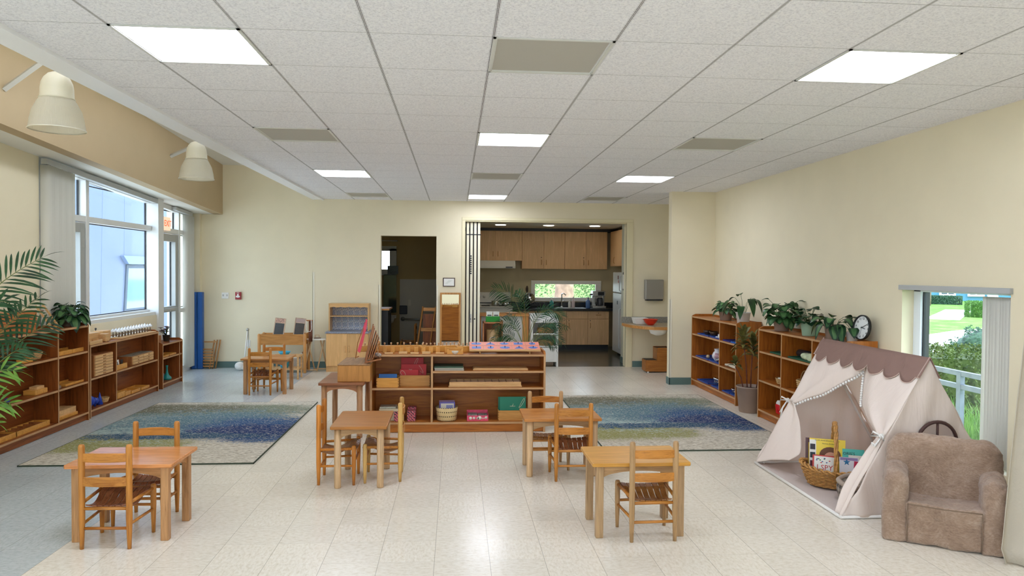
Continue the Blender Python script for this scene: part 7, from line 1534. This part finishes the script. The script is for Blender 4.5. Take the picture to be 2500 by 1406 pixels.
for k in range(3):
    for s_ in (0, 1): d = MB().box(-.28+.30*s_, .01+.30*s_, 0, .014, .008+.034*k, .038+.034*k).build('drawer', m_beech, t, bevel=.0015); MB().box(-.15+.30*s_, -.12+.30*s_, -.003, 0, .018+.034*k, .028+.034*k).build('finger_pull', m_joint, d)
t, w = lbox('card_tray', 'wooden box with letter cards in the upper right bay of the bell unit', 8.56, 8.84, .42, .06, .12, tray_=True); c = MB().box(-.06, .06, .05, .054, .006, .11, M=T(rx=-.1)).build('card', m_white, t); MB().box(.06, .12, .04, .044, .0, .1).build('card', m_dark, t); text_obj('lettering', 'A', .07, m_dark, c, (0, .0485, .06), (PI/2-.1, 0, 0), .0006)
for k, (y, shp) in enumerate(((8.00, 'ball'), (8.07, 'egg'), (8.16, 'ball'), (8.27, 'cone'))):
    prof = {'ball': [(.012, 0), (.012, .02), (.034, .035), (.042, .06), (.034, .088), (0, .1)], 'egg': [(.012, 0), (.012, .02), (.036, .04), (.042, .075), (.03, .115), (0, .135)], 'cone': [(.03, 0), (.034, .005), (.002, .135), (0, .136)]}[shp]
    single('blue_solid', MB().lathe(prof, 16), flat('glossy_blue', '#1C3FA8', .2), ['blue sphere nearest the end panel in the lower left bay', 'tall blue egg shape in the lower left bay of the bell unit', 'blue sphere between the egg and the cone', 'pointed blue cone in the lower left bay of the bell unit'][k], 'solid shape', (-3.93, y, .086), 0, 'blue geometric solids')
wbasket('small shallow straw basket right of the blue solids', (-3.96, 8.40, .086), .06, .085, .04)
lbox('wooden_box', 'larger wooden box in the lower right bay of the bell unit', 8.60, 8.78, .085, .07, .14); lbox('wooden_box', 'smaller wooden box beside the larger one in the lower right bay', 8.79, 8.93, .085, .05, .08); lbox('wooden_tray', 'open wooden tray behind the small boxes in the lower right bay', 8.955, 9.19, .085, .035, .16, tray_=True); lbox('wooden_tray', 'far open wooden tray in the lower right bay of the bell unit', 9.22, 9.46, .085, .03, .18, tray_=True)
# third unit
single('teal_vase', MB().lathe([(.055, 0), (.06, .006), (.06, .03), (.03, .06), (.016, .1), (.012, .16), (.018, .19), (.014, .195), (0, .196)], 18), flat('teal_glaze', '#1F8A84', .2), 'teal long-necked vase in the smallest left shelf unit', 'vase', (-3.95, 10.18, .076)); single('blue_tumbler', MB().lathe([(.022, 0), (.024, .11), (.02, .11), (.018, .01)], 14), flat('slate_blue', '#44607A', .3), 'slate blue tumbler left of the teal vase', 'tumbler', (-3.93, 9.97, .076))
for (y0, y1, lab) in ((9.86, 10.08, 'left flat wooden tray on the upper shelf of the smallest unit'), (10.12, 10.34, 'right flat wooden tray on the upper shelf of the smallest unit')): lbox('wooden_tray', lab, y0, y1, .41, .022, .16, tray_=True)
# ------------------------------------------------------------------ inside the tent: basket of books, pet cushion
BX, BY = 2.83, 5.13; TZ = .022
m_wil = flat('golden_willow', '#B88648', .6, noise=.35, nscale=50, bump=.6)
t = thing('book_basket', 'oval willow basket with a tall handle full of picture books inside the tent', 'basket', (BX, BY, TZ), -.42); rx, ry = .225, .15
for k in range(10):
    s_ = .78+.22*k/9; b = MB(); ph = PI*k
    b.tube([((rx*s_+.006*math.sin(18*a+ph))*math.cos(a), (ry*s_+.006*math.sin(18*a+ph))*math.sin(a), .008+.0125*k) for a in [2*PI*q/72 for q in range(72)]], .0068, 5, closed=True); b.build('weave_row', m_wil, t)
for ph in (0, PI): MB().tube([((rx*1.02+.012*math.sin(14*a+ph))*math.cos(a), (ry*1.02+.012*math.sin(14*a+ph))*math.sin(a), .142+.011*math.cos(14*a+ph)+.02*math.cos(2*a)) for a in [2*PI*q/96 for q in range(96)]], .0085, 6, closed=True).build('braided_rim', m_wil, t)
MB().lathe([(0, .004), (.17, .004)], 24, cap=False, M=Matrix.Diagonal((1, .66, 1, 1))).build('base', m_wil, t)
for ph in (0, 2.1, 4.2): MB().tube([(.009*math.cos(a*7+ph)-.0, -ry*math.cos(a)+.007*math.sin(a*7+ph), .10+.37*math.sin(a)**.8) for a in [PI*k/40 for k in range(41)]], .0085, 6).build('handle', m_wil, t)
def book(label, dx, dy, w, h, th, col, tilt=-.16, yaw=0, z=.0, roll=0, spine=None):
    cr, sr = math.cos(-.42), math.sin(-.42); t = thing('picture_book', label, 'book', (BX+dx*cr-dy*sr, BY+dx*sr+dy*cr, TZ+.02+z), group='picture books in the basket', rot=(tilt, roll, -.42+yaw)); m_ = flat('cover'+col, col, .35)
    MB().box(-w/2, w/2, 0, .003, 0, h).box(-w/2, w/2, th-.003, th, 0, h).box(-w/2, -w/2+.003, .003, th-.003, 0, h).build('cover', m_, t, weld=True); MB().box(-w/2+.003, w/2-.004, .003, th-.003, .003, h-.003).build('pages', m_wp2, t); return t
def disc(mb, x, z, rx_, rz_, y, m=0, n=20): mb.add([(x+rx_*math.cos(2*PI*i/n), y, z+rz_*math.sin(2*PI*i/n)) for i in range(n)], [tuple(range(n))], m)
book('dark maroon book standing at the left rear of the basket', -.10, .07, .19, .30, .012, '#4E1F24'); book('narrow yellow-edged book in front of the maroon one', -.08, .05, .19, .27, .012, '#D8B42C')
t = book('yellow book with a close-up of a curly-haired child on its cover', -.045, .02, .25, .31, .012, '#F0D23A')
b = MB(); b.box(-.125, -.078, -.0008, 0, .0, .30, 0); b.build('white_band', m_white, t)
b = MB(); disc(b, .02, .19, .075, .062, -.0010, 1); disc(b, .025, .165, .05, .05, -.0016, 0); disc(b, .005, .175, .006, .004, -.002, 1); disc(b, .045, .175, .006, .004, -.002, 1); disc(b, .028, .145, .018, .004, -.002, 2); b.build('portrait', [flat('skin_print', '#D8A184', .5), flat('curly_hair_print', '#6E4428', .5), flat('lip_print', '#B04A44', .5)], t)
for k in range(4): MB().box(-.12, -.084, -.0016, -.0008, .04+.062*k, .082+.062*k).build('photo_square', flat('photo_print%d' % k, ['#3A2228', '#5A1F2A', '#24343A', '#2A2430'][k], .5), t)
text_obj('lettering', 'SILVER ANNIVERSARY EDITION', .0125, m_dark, t, (.0, -.001, .297), (PI/2, 0, 0), .0004); text_obj('lettering', 'Norman Bridwell', .013, m_dark, t, (.01, -.001, .275), (PI/2, 0, 0), .0004)
t = book('teal book with dark lettering at the right of the basket', .135, .02, .15, .25, .01, '#5CC4B8', yaw=.03); text_obj('lettering', "ORIS'S", .03, m_dark, t, (-.03, -.001, .215), (PI/2, 0, 0), .0004); b = MB(); 
for k in range(5): disc(b, -.05+.025*k, .15+.006*(k % 2), .010, .016, -.001)
b.build('drawing', flat('teal_dark_print', '#2F8E88', .5), t)
t = book('white book with red letters reading I SPY at the front of the basket', -.07, -.06, .17, .205, .012, '#C8362E', roll=.02); MB().box(-.074, .076, -.0008, 0, .05, .197).build('cover_art', m_white, t); text_obj('lettering', 'I SPY', .054, flat('book_red_ink', '#C23A34', .5), t, (.0, -.0012, .115), (PI/2, 0, 0), .0005)
rnd = random.Random(6)
for cc in ('#C23A34', '#2E4A8C', '#3A7A3A'):
    b = MB()
    for k in range(9): disc(b, rnd.uniform(-.07, .07), rnd.choice((rnd.uniform(.15, .19), rnd.uniform(.07, .09))), .006, .004, -.0010)
    b.build('speckle_art', flat('ink'+cc, cc, .5), t)
t = book('white book with a blue starfish at the right front of the basket', .10, -.035, .13, .20, .010, '#E9EAF0', yaw=.05); b = MB(); pts = []
for k in range(10): a = PI/2+2*PI*k/10; r_ = .026 if k % 2 == 0 else .011; pts.append((-.015+r_*math.cos(a), .165+r_*math.sin(a)))
b.add([(x, -.001, z) for x, z in pts], [tuple(range(10))]); b.build('starfish', flat('starfish_blue', '#2F7AB0', .5), t); MB().box(-.06, .06, -.0008, 0, .178, .198).build('banner', flat('lilac_band', '#9A86B8', .5), t)
t = book('magenta book with letters ending in RS at the far right of the basket', .165, -.04, .085, .175, .012, '#C2264E', yaw=-.05, roll=.06); text_obj('lettering', 'RS', .042, m_dark, t, (-.01, -.0012, .12), (PI/2, 0, 0), .0005); b = MB(); disc(b, .02, .06, .018, .016, -.001); b.build('drawing', flat('orange_print', '#E8A02E', .5), t)
book('white paperback behind the magenta one', .15, .0, .10, .21, .008, '#E6E2D8', yaw=.02)
# pet cushion
t = thing('pet_bed', 'round grey-brown pet cushion with plaid sides inside the tent', 'pet bed', (2.87, 4.745, TZ)); m_pb = flat('taupe_velour', '#A8988A', .9, noise=.06, nscale=10, bump=.3)
def wobr(a, j): return .012*math.sin(a*9+j)
b = MB(); b.lathe([(.155, .0), (.185, .015), (.20, .05), (.203, .09), (.195, .118)], 56, wob=wobr, cap=True); 
mpl = NT('plaid_side'); p_ = mpl.pbsdf(None, .85); c_ = mpl.n('TexCoord'); sx = mpl.n('SeparateXYZ'); mpl.l(c_, 'Object', sx, 'Vector'); an = mpl.math('ARCTAN2', sx.outputs['Y'], sx.outputs['X'])
s1 = mpl.math('LESS_THAN', mpl.math('FRACT', mpl.math('MULTIPLY', an, bv=4.0)), bv=.5); s2 = mpl.math('LESS_THAN', mpl.math('FRACT', mpl.math('MULTIPLY', sx.outputs['Z'], bv=22.0)), bv=.45); r = mpl.ramp([(.0, '#A89C90'), (.5, '#7E746C'), (1.0, '#4E4844')]); mpl.t.links.new(mpl.math('MULTIPLY', mpl.math('ADD', s1, s2), bv=.5), r.inputs['Fac']); mpl.l(r, 'Color', p_, 'Base Color'); b.build('plaid_side', mpl.m, t)
MB().tube([((.192+.004*math.sin(7*a))*math.cos(a), (.192+.004*math.sin(7*a))*math.sin(a), .128+.006*math.sin(5*a)) for a in [2*PI*q/64 for q in range(64)]], .017, 8, closed=True).build('rim', m_pb, t)
g = []
for i in range(25):
    u = i/24; r_ = .182*u; g.append([((r_)*math.cos(a), r_*math.sin(a), .088+.05*math.sin(u*PI)**.7-.030*(1-u)**3*2+.010*math.sin(10*a)*(1-u)*u*3) for a in [2*PI*q/64 for q in range(65)]])
MB().sheet(g).build('tufted_cushion', m_pb, t); MB().ball((0, 0, .055), .012, 10).build('button', m_pb, t)
MB().box(-.022, .022, -.206, -.203, .045, .072, M=T(rz=-.35)).build('brand_patch', flat('leather_patch', '#7E5240', .5), t); MB().box(-.06, .06, -.2055, -.2, .03, .085, M=T(rz=-.35)).build('label_panel', flat('pale_side_panel', '#A89686', .8), t)
